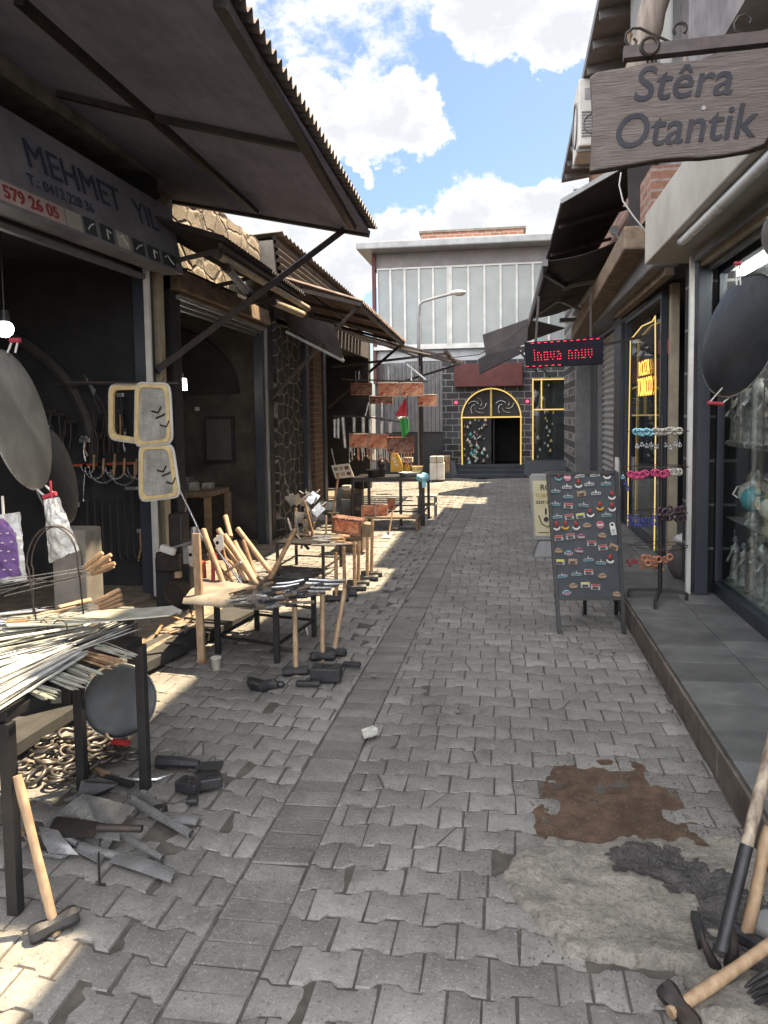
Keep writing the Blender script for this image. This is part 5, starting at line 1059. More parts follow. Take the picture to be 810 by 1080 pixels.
for i, (p, q, lb_) in enumerate((((89, 395), (110, 436), 'open steel shears hanging above the sickles'), ((98, 430), (101, 478), 'dark pliers hanging left of the sickles'), ((112, 432), (113, 480), 'black iron tongs hanging above the middle of the red rail'), ((122, 432), (122, 478), 'narrow iron bar tool hanging beside the pale frames'), ((70, 440), (62, 486), 'dark forked tool on the wall at the pan edge'))):
    a, b = Y(*p, 6.32), Y(*q, 6.32); t = thing('wall_tool', lb_, 'tool', b); m = MB()
    m.prism([a, a.lerp(b, .4) + V((.035, 0, 0)), a.lerp(b, .55) + V((-.01, 0, 0))], (0, -.01, 0)); m.build('blade', MT['steel' if i == 0 else 'iron'], t)
    m = MB(); m.tube([a.lerp(b, .45), a.lerp(b, .7) + V((-.03, 0, 0)), b + V((-.025, 0, 0))], .010, 6); m.tube([a.lerp(b, .45), a.lerp(b, .7) + V((.03, 0, 0)), b + V((.02, 0, 0))], .010, 6); m.build('handles', MT['iron'], t, smooth=60)
for i in range(7):
    px = 92 + i * 8; a = Y(px, 540, 6.34); t = thing('iron_hook', 'long dark iron hook hanging low on the sooty wall', 'hook', a, 'dark hooks low on the sooty wall')
    m = MB(); m.tube([a + V((0, 0, .1)), a + V((0, 0, -.35)), a + V((.02, -.01, -.42)), a + V((.06, -.01, -.42)), a + V((.075, -.01, -.36))], .008, 6); m.build('rod', MT['iron'], t, smooth=60)
    m = MB(); m.tube([a + V((.018 * math.cos(k * PI / 4), 0, .115 + .018 * math.sin(k * PI / 4))) for k in range(8)], .004, 5, closed=True); m.build('eye', MT['iron'], t, smooth=60)
ir_ = random.Random(44)
for k in range(22):
    px = ir_.uniform(50, 150); py = ir_.uniform(410, 560); a = Y(px, py, 6.36); L = ir_.uniform(.12, .32)
    t = thing('hanging_tool', 'dim iron tool among many on the dark workshop wall', 'tool', a, 'dim tools crowded on the dark workshop wall'); m = MB(); m.tube([a, a + V((ir_.uniform(-.02, .02), -.01, -L * .6)), a + V((ir_.uniform(-.05, .05), -.015, -L))], .010, 6); m.build('shank', MT[ir_.choice(['iron', 'steel', 'iron', 'handle2'])], t, smooth=60)
    m = MB(); m.cbox(a + V((0, -.01, 0)), (ir_.uniform(.03, .12), .03, ir_.uniform(.02, .05))); m.build('tool_end', MT[ir_.choice(['iron', 'steel', 'castiron'])], t, bev=.003)
wb = table('sooty workbench inside the plastered workshop', [(-4.6, 8.7), (-3.5, 8.7), (-3.5, 9.4), (-4.6, 9.4)], .75, .06, .07, 'wood', name='work_bench', rail=False)
for k in range(12):
    c = V((ir_.uniform(-4.5, -3.6), ir_.uniform(8.8, 9.3), .75)); s_ = ir_.uniform(.04, .1); t = thing('bench_clutter', 'small dark box or tin on the sooty workbench', 'box', c, 'clutter on the sooty workbench'); m = MB(); m.box(c.x - s_, c.x + s_, c.y - s_, c.y + s_, .752, .752 + s_ * ir_.uniform(.6, 2.2)); m.build('body', MT[ir_.choice(['iron', 'wood', 'grey', 'cream', 'rust'])], t, bev=.006); m = MB(); m.cyl((c.x, c.y - s_ - .004, .752 + s_ * .4), (c.x, c.y - s_ + .002, .752 + s_ * .4), s_ * .3, n=10); m.build('knob', MT['steel'], t)
# pale frames with film
def frame_panel(label, quad, y_, film=True, w=.024):
    q = [Y(*p, y_) for p in quad]; t = thing('sieve_frame', label, 'frame', q[3], 'pale wooden frames hanging by the door post'); c = sum(q, V()) / 4
    m = MB()
    n = 10
    def rr(k_):  # rounded outline, scaled towards centre
        out = []
        for i in range(4):
            a, b, d = q[i - 1], q[i], q[(i + 1) % 4]
            for s_ in (0, .33, .66, 1): 
                p1 = b.lerp(a, .16); p2 = b.lerp(d, .16); out.append((p1.lerp(b, s_)).lerp(b.lerp(p2, s_), s_))
        return [c + (o - c) * k_ for o in out]
    L = (q[1] - q[0]).length; o, i_ = rr(1), [c + (v - c) * 1 for v in rr(1)]
    kx = 1 - 2 * w / L; i_ = [V((c.x + (v.x - c.x) * kx, v.y, c.z + (v.z - c.z) * (1 - 2 * w / (q[0] - q[3]).length))) for v in o]
    N_ = len(o); D = V((0, .03, 0)); m.add(o + i_ + [v + D for v in o] + [v + D for v in i_], [f_ for k in range(N_) for f_ in ((k, (k + 1) % N_, N_ + (k + 1) % N_, N_ + k), (2 * N_ + k, 2 * N_ + (k + 1) % N_, (k + 1) % N_, k), (N_ + k, N_ + (k + 1) % N_, 3 * N_ + (k + 1) % N_, 3 * N_ + k), (3 * N_ + k, 3 * N_ + (k + 1) % N_, 2 * N_ + (k + 1) % N_, 2 * N_ + k))])
    m.build('rim', MT['paleframe'], t, smooth=30)
    m = MB(); m.tube([(v + V((0, .02, 0))) for v in [c + (v - c) * 1.03 for v in o]], .012, 6, closed=True); m.build('outer_hoop', MT['white'], t, smooth=50)
    if film:
        m = MB(); m.grid(lambda u, v: q[0].lerp(q[1], .04 + .92 * u).lerp(q[3].lerp(q[2], .04 + .92 * u), .04 + .92 * v) + V((0, .012 + .008 * noise.noise(V((u * 4, v * 5, q[0].x))), 0)), 20, 20); m.build('film', MT['mesh'], t, smooth=60)
        for k in range(3):
            a = q[0].lerp(q[2], .42 + .12 * k) + V((.01, -.002, -.02)); m = MB(); m.tube([a, a + V((.05, 0, -.012 + .03 * (k % 2))), a + V((.07, 0, .03))], .006, 5); m.build('ink_mark', MT['black'], t, smooth=60)
frame_panel('empty pale rounded frame, leftmost of the hanging frames', [(115, 407), (151, 406), (150, 467), (115, 462)], 5.28, False, .03)
frame_panel('upper pale frame covered with wrinkled film by the door post', [(143, 405), (177, 406), (180, 466), (142, 470)], 5.2)
frame_panel('lower pale frame covered with wrinkled film by the door post', [(147, 471), (180, 470), (188, 523), (147, 528)], 5.22)
t = thing('hanging_rod', 'thin dark rod from which the pale frames hang', 'rod', Y(90, 404, 5.25)); m = MB(); m.bar(Y(70, 403, 5.25), Y(188, 404, 5.25), .014); m.build('bar', MT['iron'], t)
for px in (150, 172):
    m = MB(); m.tube([Y(px, 410, 5.24), Y(px - 1, 402, 5.24), Y(px + 2, 398, 5.24)], .003, 5); m.build('wire_hook', MT['iron'], t)

# ------------------------------------------------------------------ PILE OF RINGS, FLOOR TOOLS (under table 1)
RG = 'steel rings heaped under the skewer table'
proto = None; RP = [G(*p) for p in ((12, 812), (60, 775), (138, 778), (142, 812), (95, 832), (30, 832))]
RPp = [(p.x, p.y) for p in RP]; cxr = sum(p[0] for p in RPp) / 6; cyr = sum(p[1] for p in RPp) / 6
k = 0
while k < 46:
    x, y = random.uniform(-2.5, -1.5), random.uniform(2.9, 3.8)
    if not inpoly(x, y, RPp): continue
    dd = math.hypot(x - cxr, y - cyr); h = max(.012, .09 - dd * .16) * random.random() + .012
    M_ = Matrix.Translation((x, y, h)) @ Matrix.Rotation(random.uniform(0, 6), 4, 'Z') @ Matrix.Rotation(abs(random.gauss(0, .28)) if h > .02 else .05, 4, 'X') @ Matrix.Scale(random.uniform(.8, 1.15), 4)
    if proto is None:
        m = MB(); m.tube([(.042 * math.cos(a), .042 * math.sin(a), 0) for a in [j * PI / 12 for j in range(24)]], .0085, 8, closed=True, rr=[.0085 + .001 * (j % 2) for j in range(24)]); proto = m.build('steel_ring', MT['ring'], smooth=60)
        proto.location = (0, 0, 0); tag(proto, 'ribbed steel ring in the heap under the skewer table', 'ring', RG); proto.data.transform(Matrix.Translation((0, 0, -.0085 if 0 else 0))); proto.matrix_basis = M_
    else: dup(proto, M=M_)
    k += 1
def gt(px, py, h=.012): return G(px, py, h)
HG = 'loose tool heads on the paving by the skewer table'
hoe('wide polished shovel plate under the skewer table with a round socket', gt(140, 845, .05), gt(202, 880, .02), [gt(88, 838, .06), gt(142, 852, .07), gt(106, 912, .012), gt(40, 880, .015)], .019, group=HG)
hoe('long flat steel chisel blade lying nearest the camera beside the hammer', gt(84, 893, .03), gt(133, 905, .02), [gt(130, 899, .02), gt(188, 919, .008), gt(180, 932, .004), gt(116, 910, .015)], .017, group=HG)
hoe('dark curved hoe head with its socket pointing right on the shiny plate', gt(103, 873, .10), gt(150, 874, .10), [gt(60, 862, .08), gt(106, 868, .10), (gt(100, 884, .08)), gt(50, 885, .05)], .016, 'iron', group=HG)
hoe('narrow steel socket tool between the shiny plate and the long chisel', gt(128, 880, .04), gt(172, 906, .015), [gt(98, 868, .06), gt(128, 876, .05), gt(126, 888, .04), gt(96, 884, .05)], .015, group=HG)
hoe('small bluish wedge blade right of the shiny plate', gt(150, 838, .02), gt(172, 858, .02), [gt(174, 857, .02), gt(214, 861, .008), gt(206, 871, .008), gt(168, 868, .01)], .022, 'steel', group=HG)
hoe('pale bent blade poking from the pile below the table leg', gt(82, 890, .05), gt(60, 878, .07), [gt(42, 872, .08), gt(62, 876, .08), gt(84, 902, .03), gt(52, 900, .03)], .012, 'steel', group=HG)
t = thing('bent_rod', 'thin bent iron rod hanging below the shiny plate', 'rod', gt(108, 930)); m = MB(); m.tube([gt(108, 870, .06), G(104, 900, .03), gt(105, 932, .01), gt(111, 933, .01)], .004, 6); m.build('shaft', MT['iron'], t, smooth=50); m = MB(); m.sphere(gt(108, 870, .06), .008, 8); m.build('knob', MT['iron'], t, smooth=50)
t = thing('curved_sickle', 'curved sickle blade sweeping under the shiny plate', 'sickle', gt(60, 905)); m = MB(); m.tube([gt(24, 880, .03), gt(40, 900, .02), gt(65, 903, .015), gt(90, 893, .012), gt(100, 880, .012)], .010, 6, rr=[.003, .009, .011, .009, .005]); m.build('blade', MT['steel'], t, smooth=50); m = MB(); m.bar(gt(24, 880, .03), gt(8, 872, .03), .02, .015); m.build('grip', MT['handle2'], t)
t = thing('flat_sickle', 'thin pale curved blade lying between the rings and the pick head', 'sickle', gt(160, 825)); m = MB(); m.tube([gt(112, 818, .02), gt(140, 822), gt(165, 822), gt(182, 816)], .008, 6, rr=[.004, .008, .008, .002]); m.build('blade', MT['steel'], t, smooth=50); m = MB(); m.bar(gt(98, 810, .02), gt(114, 818, .02), .022, .02); m.build('grip', MT['handle'], t)
t = thing('iron_bracket', 'black forged angle piece leaning near the table leg', 'bracket', gt(90, 850)); m = MB(); m.prism([gt(80, 846, .02), gt(86, 826, .09), gt(104, 822, .10), gt(124, 828, .08), gt(112, 838, .03)], (0, 0, .012)); m.build('plate', MT['castiron'], t); m = MB(); m.bar(gt(110, 820, .03), gt(140, 828, .03), .03, .02); m.build('tang', MT['castiron'], t)
t = thing('red_clamp', 'small red tool lying on top of the ring heap', 'tool', gt(127, 784)); m = MB(); m.bar(gt(118, 782, .10), gt(137, 784, .10), .03, .02); m.build('body', MT['redpaint'], t, bev=.004); m = MB(); m.tube([gt(120, 788, .08), gt(128, 792, .08), gt(137, 788, .08)], .006, 6); m.build('jaw', MT['iron'], t, smooth=50)
t = thing('pick_head', 'black pick head with a split end beside the perforated blocks', 'tool head', gt(200, 803)); m = MB(); m.tube([gt(166, 803, .03), gt(190, 804, .035), gt(210, 806, .03)], .026, 8, rr=[.030, .028, .02]); m.build('body', MT['castiron'], t, smooth=40)
m = MB(); m.hexa([gt(205, 812, .01), gt(205, 804, .01), gt(236, 802, .005), gt(232, 812, .005), gt(205, 812, .035), gt(205, 804, .035), gt(236, 802, .012), gt(232, 812, .012)]); m.build('claw', MT['castiron'], t, bev=.004)
def block(label, px, py, sz, rot, hole=.014):
    c = gt(px, py, sz[2] / 2 + .003); t = thing('hammer_block', label, 'tool head', (c.x, c.y, 0), 'black forged blocks on the paving'); Rz = Matrix.Rotation(rot, 3, 'Z')
    m = MB(); m.cbox(c, sz, Rz); m.build('body', MT['castiron'], t, bev=.008)
    m = MB(); top = c + V((0, 0, sz[2] / 2)); m.tube([top + V((hole * 1.25 * math.cos(a), hole * 1.25 * math.sin(a), .001)) for a in [j * PI / 8 for j in range(16)]], .003, 6, closed=True); m.cyl(top + V((0, 0, -.01)), top + V((0, 0, .0012)), hole, n=16); m.build('eye', MT['rubberblack'], t, smooth=50)
    m = MB(); m.cbox(top + Rz @ V((sz[0] * .36, 0, .002)), (sz[0] * .2, sz[1] * .8, .004), Rz); m.build('face_plate', MT['iron'], t, bev=.001)
block('black forged block with a round eye, left of the pair', 200, 828, (.11, .075, .05), -.25)
block('black forged block with a round eye, right of the pair', 222, 824, (.10, .07, .05), .5)
block('small black nut shaped block below the pair of blocks', 203, 844, (.05, .04, .025), .3, .008)
block('black ring shaped block beside the shiny plate', 168, 855, (.06, .05, .035), .1, .014)
sledge('sledge hammer with a long pale handle leaning on the nearest table leg', G(57, 975, .028), Y(18, 818, G(57, 975, .028).y + .04), (.75, .65, 0), .15, .055, r=.016)

# ------------------------------------------------------------------ TABLE 2 group
tb2 = table('low black table loaded with picks and axe handles, second on the left', [(-1.99, 5.0), (-1.50, 4.84), (-1.40, 5.50), (-1.9, 5.62)], .43, .02, .035, inset=.015)
t = thing('cloth_sheet', 'pale grimy cloth laid over the left end of the tool table', 'cloth', (-1.9, 5.1, .44))
q = [G(192, 632, .45), G(288, 640, .45), G(300, 622, .45), G(215, 610, .45)]
m = MB(); m.grid(lambda u, v: q[0].lerp(q[1], u).lerp(q[3].lerp(q[2], u), v) + V((0, 0, .012 * noise.noise(V((u * 6, v * 4, 2))) - (.03 if v == 0 else 0))), 30, 16, (0, 0, .004)); m.build('fabric', MT['conc'], t, smooth=60)
TG = 'wooden tool handles leaning over the second table'
def z8(x, y): return (180 + x / 3.375, 480 + y / 3.375)
xr_ = random.Random(31)
for k in range(9):
    bx_, by_ = xr_.uniform(200, 330), xr_.uniform(440, 500); tx_, ty_ = bx_ - xr_.uniform(30, 130), xr_.uniform(285, 380); y_ = xr_.uniform(5.45, 5.75)
    stick('thin worn handle in the thicket behind the slanting pale handles', Y(*z8(bx_, by_), y_ - .1), Y(*z8(tx_, ty_), y_), xr_.uniform(.009, .015), xr_.choice(['handle2', 'handle', 'steel', 'handle2']), group='thin handles in the thicket on the second table')
for k in range(26):
    P0 = G(*z8(xr_.uniform(190, 360), xr_.uniform(480, 545)), .455 + .02 * xr_.random()); a = xr_.uniform(-.6, .6); L = xr_.uniform(.12, .3)
    t = thing('flat_tool', 'grimy steel tool in the jumble on the second table', 'tool', P0, 'jumbled tools on the second table'); m = MB(); P1 = P0 + V((L * math.cos(a), L * math.sin(a), xr_.uniform(0, .05))); m.bar(P0, P1, .022, .007); m.build('blade', MT[xr_.choice(['steel', 'iron', 'steel'])], t); m = MB(); m.cyl(P1, P1 + (P1 - P0).normalized() * .07, .011, n=8); m.build('grip', MT[xr_.choice(['handle2', 'castiron', 'iron', 'wood'])], t, smooth=40)
HL = [((115, 265), (205, 505), 'pale handle leaning far left over the table cloth', 5.4), ((170, 265), (270, 450), 'first of two parallel pale handles slanting over the second table', 5.55), ((192, 285), (308, 462), 'second of two parallel pale handles slanting over the second table', 5.5), ((238, 262), (357, 418), 'rightmost pale handle slanting towards the leaning hammer', 5.8), ((195, 218), (214, 292), 'short upright handle behind the slanting pale handles', 5.9), ((225, 310), (300, 440), 'thin pale handle crossing behind the parallel pair', 5.7)]
for (p, q, lb_, y_) in HL: stick(lb_, Y(*z8(*q), y_ - .15), Y(*z8(*p), y_), .020, 'handle', group=TG, r2=.022)
for (p, q, lb_, mt, y_) in (((20, 100), (130, 330), 'thin steel rod leaning across the pale door jamb', 'steel', 5.9), ((160, 330), (262, 470), 'steel crowbar slanting under the pale handles', 'steel', 5.45), ((190, 420), (250, 380), 'short steel bar crossing the pale handles', 'steel', 5.4), ((110, 380), (118, 500), 'red brown standing roll at the left of the second table', 'orange', 5.5)):
    stick(lb_, Y(*z8(*q), y_ - .1), Y(*z8(*p), y_), .010 if mt == 'steel' else .03, mt, 'metal_rod', 'rod')
t = thing('red_handled_cutter', 'bolt cutter with red handles standing on the second table', 'cutter', Y(*z8(140, 500), 5.35))
for p, q in (((150, 345), (152, 500)), ((155, 350), (195, 500)), ((105, 400), (100, 500))):
    m = MB(); m.cyl(Y(*z8(*p), 5.35), Y(*z8(*q), 5.3), .014, n=10); m.build('handle', MT['redpaint'], t, smooth=50)
m = MB(); m.cbox(Y(*z8(118, 520), 5.3), (.16, .05, .035)); m.build('jaw', MT['redpaint'], t, bev=.006)
sledge('sledge hammer lying on the second table with its worn handle pointing up right', Y(*z8(345, 458), 5.5), Y(*z8(445, 262), 5.62), (.9, .3, -.35), .16, .06, hd='handle2', hm='iron', r=.019)
PG = 'flat tools laid side by side on the second table'
for k in range(9):
    y_ = 445 + k * 6.5; xr = 632 - k * 12 + random.uniform(-12, 6); xl_ = 385 - k * 6 + random.uniform(-14, 14); h = .46 + .008 * random.random()
    P0, P1 = G(*z8(xl_, y_ + 12), h), G(*z8(xr, y_), h)
    t = thing('pick_head', 'long dark iron pick head in the row on the second table', 'tool head', P0, PG)
    m = MB(); mid = P0.lerp(P1, .45); m.tube([P0, P0.lerp(P1, .2), mid + V((0, 0, .012)), P0.lerp(P1, .8), P1], .012, 6, rr=[.004, .010, .019, .011, .005]); m.build('arm', MT['iron' if k % 2 else 'steel'], t, smooth=40)
    m = MB(); m.cyl(mid + V((0, 0, -.004)), mid + V((0, 0, .036)), .017, n=10); m.build('eye', MT['castiron'], t, smooth=40)
for k, (a, lb_) in enumerate((([(270, 520), (330, 500), (395, 540), (330, 552)], 'broad steel axe head at the table edge'), ([(200, 470), (260, 440), (275, 500), (225, 530)], 'grey folded sack of nails beside the pale handles'), ([(150, 300), (185, 275), (190, 330), (170, 350)], 'white cardboard scrap propped between the handles'), ([(300, 470), (360, 485), (350, 515), (290, 505)], 'steel shovel head lying behind the axe head'), ([(60, 325), (80, 320), (85, 400), (66, 395)], 'pale hanging metal plate left of the red handles'))):
    P = [G(*z8(*p), .47) if k in (0, 3) else Y(*z8(*p), 5.4) for p in a]; t = thing('tool_part', lb_, 'tool head' if k in (0, 3) else 'scrap', P[0])
    m = MB(); off_ = V((0, 0, .015)) if k in (0, 3) else V((0, .06 if k == 1 else .01, 0)); m.prism(P, off_); m.build('plate', MT[('steel', 'conc', 'white', 'steel', 'cream')[k]], t, bev=.004)
    m = MB(); m.cyl(P[0].lerp(P[2], .4), P[0].lerp(P[2], .4) + off_ * 1.6, .014, n=10); m.build('eye', MT['castiron'] if k in (0, 3) else MT['paper'], t, smooth=40)
c0, c1 = G(213, 700, 0), Y(213, 560, 5.0)
t = thing('wooden_plank', 'upright pale wooden post standing before the low tool table', 'plank', c0); m = MB(); m.bar(c0, c1 + V((0, -.1, 0)), .05, .035, (0, 1, 0)); m.build('post', MT['handle'], t, bev=.004); m = MB(); m.cbox(c0 + V((0, 0, .02)), (.056, .05, .02)); m.build('foot', MT['handle2'], t, bev=.003)
SG2 = 'sledge hammers standing upright before the second table'
for (top, bt, lb_, hx) in (((440, 497), (446, 768), 'upright sledge hammer, leftmost of three before the second table', (.9, .3, 0)), ((540, 478), (541, 715), 'upright sledge hammer, middle of three before the second table', (.9, .35, 0)), ((620, 475), (582, 700), 'tilted sledge hammer, rightmost of three before the second table', (.8, .5, 0))):
    b = G(*z8(*bt), .03); sledge(lb_, b, Y(*z8(*top), b.y + .08), hx, .17, .06, SG2)
block('large black forged block lying by the upright hammers', *z8(555, 775), (.19, .12, .085), .05, .022)
block('flat black forged piece at the right of the large block', *z8(645, 745), (.12, .04, .03), -.1, .01)
block('flat black forged piece below the upright hammers', *z8(490, 812), (.15, .05, .03), .1, .01)
t = thing('broken_stone', 'broken dark lump of concrete lying on the paving below the second table', 'stone', G(*z8(325, 825))); c = G(*z8(325, 818), .03)
m = MB(); m.sphere(c, 1, 14, (.095, .06, .045)); 
for i in range(len(m.v)): m.v[i] = m.v[i] + V((noise.noise(m.v[i] * 14), noise.noise(m.v[i] * 14 + V((5, 0, 0))), noise.noise(m.v[i] * 14 + V((0, 5, 0))))) * .035
m.build('lump', MT['conc'] if 0 else MT['castiron'], t, smooth=25); m = MB(); m.sphere(c + V((.10, .04, -.005)), .03, 8, (1.2, .8, .7)); m.build('chip', MT['castiron'], t)
t = thing('steel_plate', 'shiny square steel shovel plate leaning under the second table', 'plate', G(*z8(480, 700))); m = MB(); P = [Y(*z8(*p), 5.45 + d_) for p, d_ in (((432, 668), .02), ((487, 645), .08), ((530, 665), .05), ((487, 720), -.05))]; m.prism(P, (.0, .006, .004)); m.build('sheet', MT['bright'], t); m = MB(); m.cyl(P[1], P[1] + V((-.03, .06, .06)), .015, n=10); m.build('socket', MT['steel'], t, smooth=40)
t = thing('bucket', 'small pale plastic cup standing behind the table leg', 'bucket', G(*z8(162, 765))); c = G(*z8(162, 765)); m = MB(); m.lathe([(.025, 0), (.034, .08), (.037, .083), (.033, .083), (.022, .006)], c, 18); m.build('body', MT['cream'], t, smooth=40); m = MB(); m.tube([c + V((.035 * math.cos(a), .035 * math.sin(a), .083)) for a in [j * PI / 8 for j in range(16)]], .003, 5, closed=True); m.build('rim', MT['white'], t, smooth=50)

# grinding machine in the doorway + clutter between table 1 and 2
gm_ = thing('grinding_machine', 'old grinding machine with a rusty wheel beside the door jamb', 'machine', Y(185, 640, 5.9))
wc = Y(187, 625, 5.8); m = MB(); m.cyl(wc + V((0, -.04, 0)), wc + V((0, .04, 0)), .105, n=32); m.build('wheel', MT['tyre'], gm_, smooth=40)
m = MB(); m.cyl(wc + V((0, -.052, 0)), wc + V((0, -.04, 0)), .05, n=20); m.tube([wc + V((.08 * math.cos(a), -.045, .08 * math.sin(a))) for a in [j * PI / 12 for j in range(24)]], .005, 6, closed=True); m.build('flange', MT['iron'], gm_, smooth=40)
m = MB(); a = Y(184, 590, 5.95); m.cbox(a, (.22, .25, .16)); m.cbox(a + V((.05, 0, .22)), (.12, .16, .34)); m.build('housing', MT['iron'], gm_, bev=.015)
m = MB(); m.cbox((a.x, a.y + .05, .25), (.3, .2, .5)); m.build('stand', MT['castiron'], gm_, bev=.01)
m = MB(); m.bar(Y(180, 578, 5.7), Y(215, 568, 5.7), .02); m.cyl(Y(205, 575, 5.7), Y(205, 556, 5.7), .03, n=12); m.cbox(Y(200, 585, 5.65), (.09, .05, .14)); m.build('vice', MT['steel'], gm_, bev=.003)
m = MB(); m.cbox(Y(177, 580, 5.6), (.12, .05, .05), Matrix.Rotation(.3, 3, 'Y')); m.build('tray', MT['white'], gm_, bev=.004)
m = MB(); m.cbox(Y(188, 606, 5.7), (.045, .045, .045)); m.build('wood_block', MT['handle'], gm_)
scr = random.Random(3)
CGx = 'scrap lying on the sunny threshold'
for k in range(26):
    px, py = scr.uniform(120, 235), 0; py = 700 - (px - 120) * .33 + scr.uniform(-30, 10); h = .115 + .01 * scr.random()
    P0 = G(px, py, h); a = scr.uniform(0, 3.1); L = scr.uniform(.06, .22); P1 = P0 + V((L * math.cos(a), L * math.sin(a), .01))
    if P1.x > -2.2: continue
    m = MB(); kind = k % 3
    if kind == 0: m.bar(P0, P1, .02, .008); nm, ct, mt, lb_ = 'wood_offcut', 'offcut', 'handle2', 'thin wood offcut lying on the sunny shop threshold'
    elif kind == 1: m.tube([P0, P0.lerp(P1, .4) + V((0, .02, .01)), P1], .008, 6); nm, ct, mt, lb_ = 'iron_offcut', 'offcut', 'iron', 'dark bent iron scrap lying on the sunny shop threshold'
    else: m.prism([P0, P0.lerp(P1, .5) + V((.03, .01, 0)), P1, P0.lerp(P1, .4) + V((-.02, .03, 0))], (0, 0, .008)); nm, ct, mt, lb_ = 'metal_offcut', 'offcut', 'steel', 'flat metal scrap lying on the sunny shop threshold'
    tag(m.build(nm, MT[mt]), lb_, ct, CGx)
tb0 = table('dark low bench with metal scrap at the back of the skewer table', [(-2.35, 3.75), (-2.12, 4.1), (-2.45, 4.5), (-2.75, 4.2)], .52, .05, .05, rail=False, name='work_bench', zb=.1)
for k in range(12):
    P0 = V((scr.uniform(-2.65, -2.3), scr.uniform(3.9, 4.25), .525 + .006 * k / 3)); a = scr.uniform(-.3, .5); m = MB(); m.bar(P0, P0 + V((.3 * math.cos(a), .12 * math.sin(a), .01)), .02, .006)
    tag(m.build('metal_offcut', MT['steel' if k % 2 else 'olive']), 'flat steel strip on the dark bench behind the skewer table', 'offcut', 'steel strips on the dark bench')

# ------------------------------------------------------------------ TABLE 3 group
tb3 = table('small black table with hoe heads and a row of hammers, third on the left', [(-2.33, 7.55), (-1.80, 7.45), (-1.75, 8.1), (-2.3, 8.2)], .36, .02, .03)
SG3 = 'upright hammers in the row beside the third table'
for i, (t0, b0_, lb_) in enumerate((((588, 345), (590, 510), 'nearest upright hammer of the row beside the third table'), ((616, 325), (620, 492), 'second upright hammer of the row, counted from the near end'), ((654, 308), (655, 472), 'third upright hammer of the row, counted from the near end'), ((670, 305), (668, 455), 'fourth upright hammer of the row, counted from the near end'), ((700, 292), (700, 437), 'fifth upright hammer of the row, its handle near the brown box'), ((718, 225), (715, 422), 'tallest hammer at the far end of the row beside the third table'))):
    b = G(*z8(*b0_), .03); sledge(lb_, b, Y(*z8(*t0), b.y + .05), (1, .15, 0), .22, .06, SG3, hd='handle2')
hz = random.Random(5)
for k in range(9):
    c = Y(*z8(hz.uniform(430, 530), hz.uniform(140, 225)), 8.0); t = thing('hoe_head', 'steel hoe head in the bristling cluster over the third table', 'tool head', c, 'hoe heads clustered over the third table')
    a = hz.uniform(-1, 1); Mx = Matrix.Rotation(a, 3, 'Y') @ Matrix.Rotation(hz.uniform(-.6, .6), 3, 'X'); m = MB(); m.cbox(c, (.10, .006, .13), Mx); m.build('blade', MT['steel'], t); m = MB(); m.cyl(c + Mx @ V((0, 0, .06)), c + Mx @ V((0, .03, .12)), .016, n=10); m.build('socket', MT['iron'], t, smooth=40)
for k in range(8):
    bx_, by_ = hz.uniform(440, 560), hz.uniform(290, 335); y_ = 7.9 + hz.uniform(-.1, .15)
    stick('thin worn handle among the hoe heads on the third table', Y(*z8(bx_, by_), y_), Y(*z8(bx_ + hz.uniform(-50, 40), by_ - hz.uniform(60, 130)), y_), .012, hz.choice(['handle2', 'handle', 'steel']), group='thin handles on the third table')
for (p, q, lb_, mt, y_) in (((445, 190), (447, 335), 'upright pale handle at the left of the third table', 'handle', 8.0), ((478, 230), (480, 300), 'orange wooden handle carrying the hoe heads', 'handle', 8.0), ((520, 150), (470, 270), 'slim steel hook bar leaning through the hoe heads', 'steel', 7.95), ((432, 270), (492, 335), 'thin rod slanting over the third table', 'iron', 7.8), ((598, 70), (574, 225), 'bare wooden pole leaning against the brick jamb', 'handle2', 10.8)):
    stick(lb_, Y(*z8(*q), y_), Y(*z8(*p), y_ + .03), .016 if mt != 'steel' else .01, mt)
for k in range(10):
    P0 = G(*z8(hz.uniform(500, 560), hz.uniform(285, 320)), .375 + .004 * k); P1 = P0 + V((hz.uniform(.15, .3), hz.uniform(-.1, .1), .0))
    t = thing('flat_tool', 'flat steel tool in the heap on the third table', 'tool', P0, 'flat tools heaped on the third table'); m = MB(); m.bar(P0, P1, .045, .006); m.build('blade', MT['steel'], t); m = MB(); m.cyl(P1, P1 + V((.08, 0, 0)), .012, n=8); m.build('grip', MT['handle2'], t, smooth=40)
t = thing('copper_box', 'dark engraved copper box lying tilted beside the third table', 'box', Y(*z8(640, 290), 9.0)); Mx = Matrix.Rotation(.12, 3, 'Y'); c = Y(*z8(632, 250), 9.0)
m = MB(); m.cbox(c, (.36, .22, .20), Mx); m.build('body', MT['copperdark'], t, bev=.01); m = MB(); m.cbox(c + Mx @ V((0, -.112, 0)), (.29, .006, .13), Mx); m.build('engraved_panel', MT['copper'], t, bev=.003); m = MB(); m.cbox(c + Mx @ V((.24, .0, -.02)), (.10, .2, .16), Mx); m.build('end_block', MT['wood'], t, bev=.006)
t = thing('crate', 'dark wooden crate under the engraved copper box', 'crate', G(*z8(640, 330))); c = G(*z8(640, 312), 0); 
c = V((Y(*z8(632, 250), 9.0).x, 9.05, 0)); zc = Y(*z8(632, 283), 9.0).z
for k in range(3):
    m = MB(); m.box(c.x - .17, c.x + .17, 8.98, 9.0, .02 + k * zc / 3.1, .02 + (k + .85) * zc / 3.1); m.build('slat', MT['wood'], t)
m = MB(); m.box(c.x - .16, c.x + .16, 9.0, 9.25, 0, zc); m.build('body', MT['wood'], t)

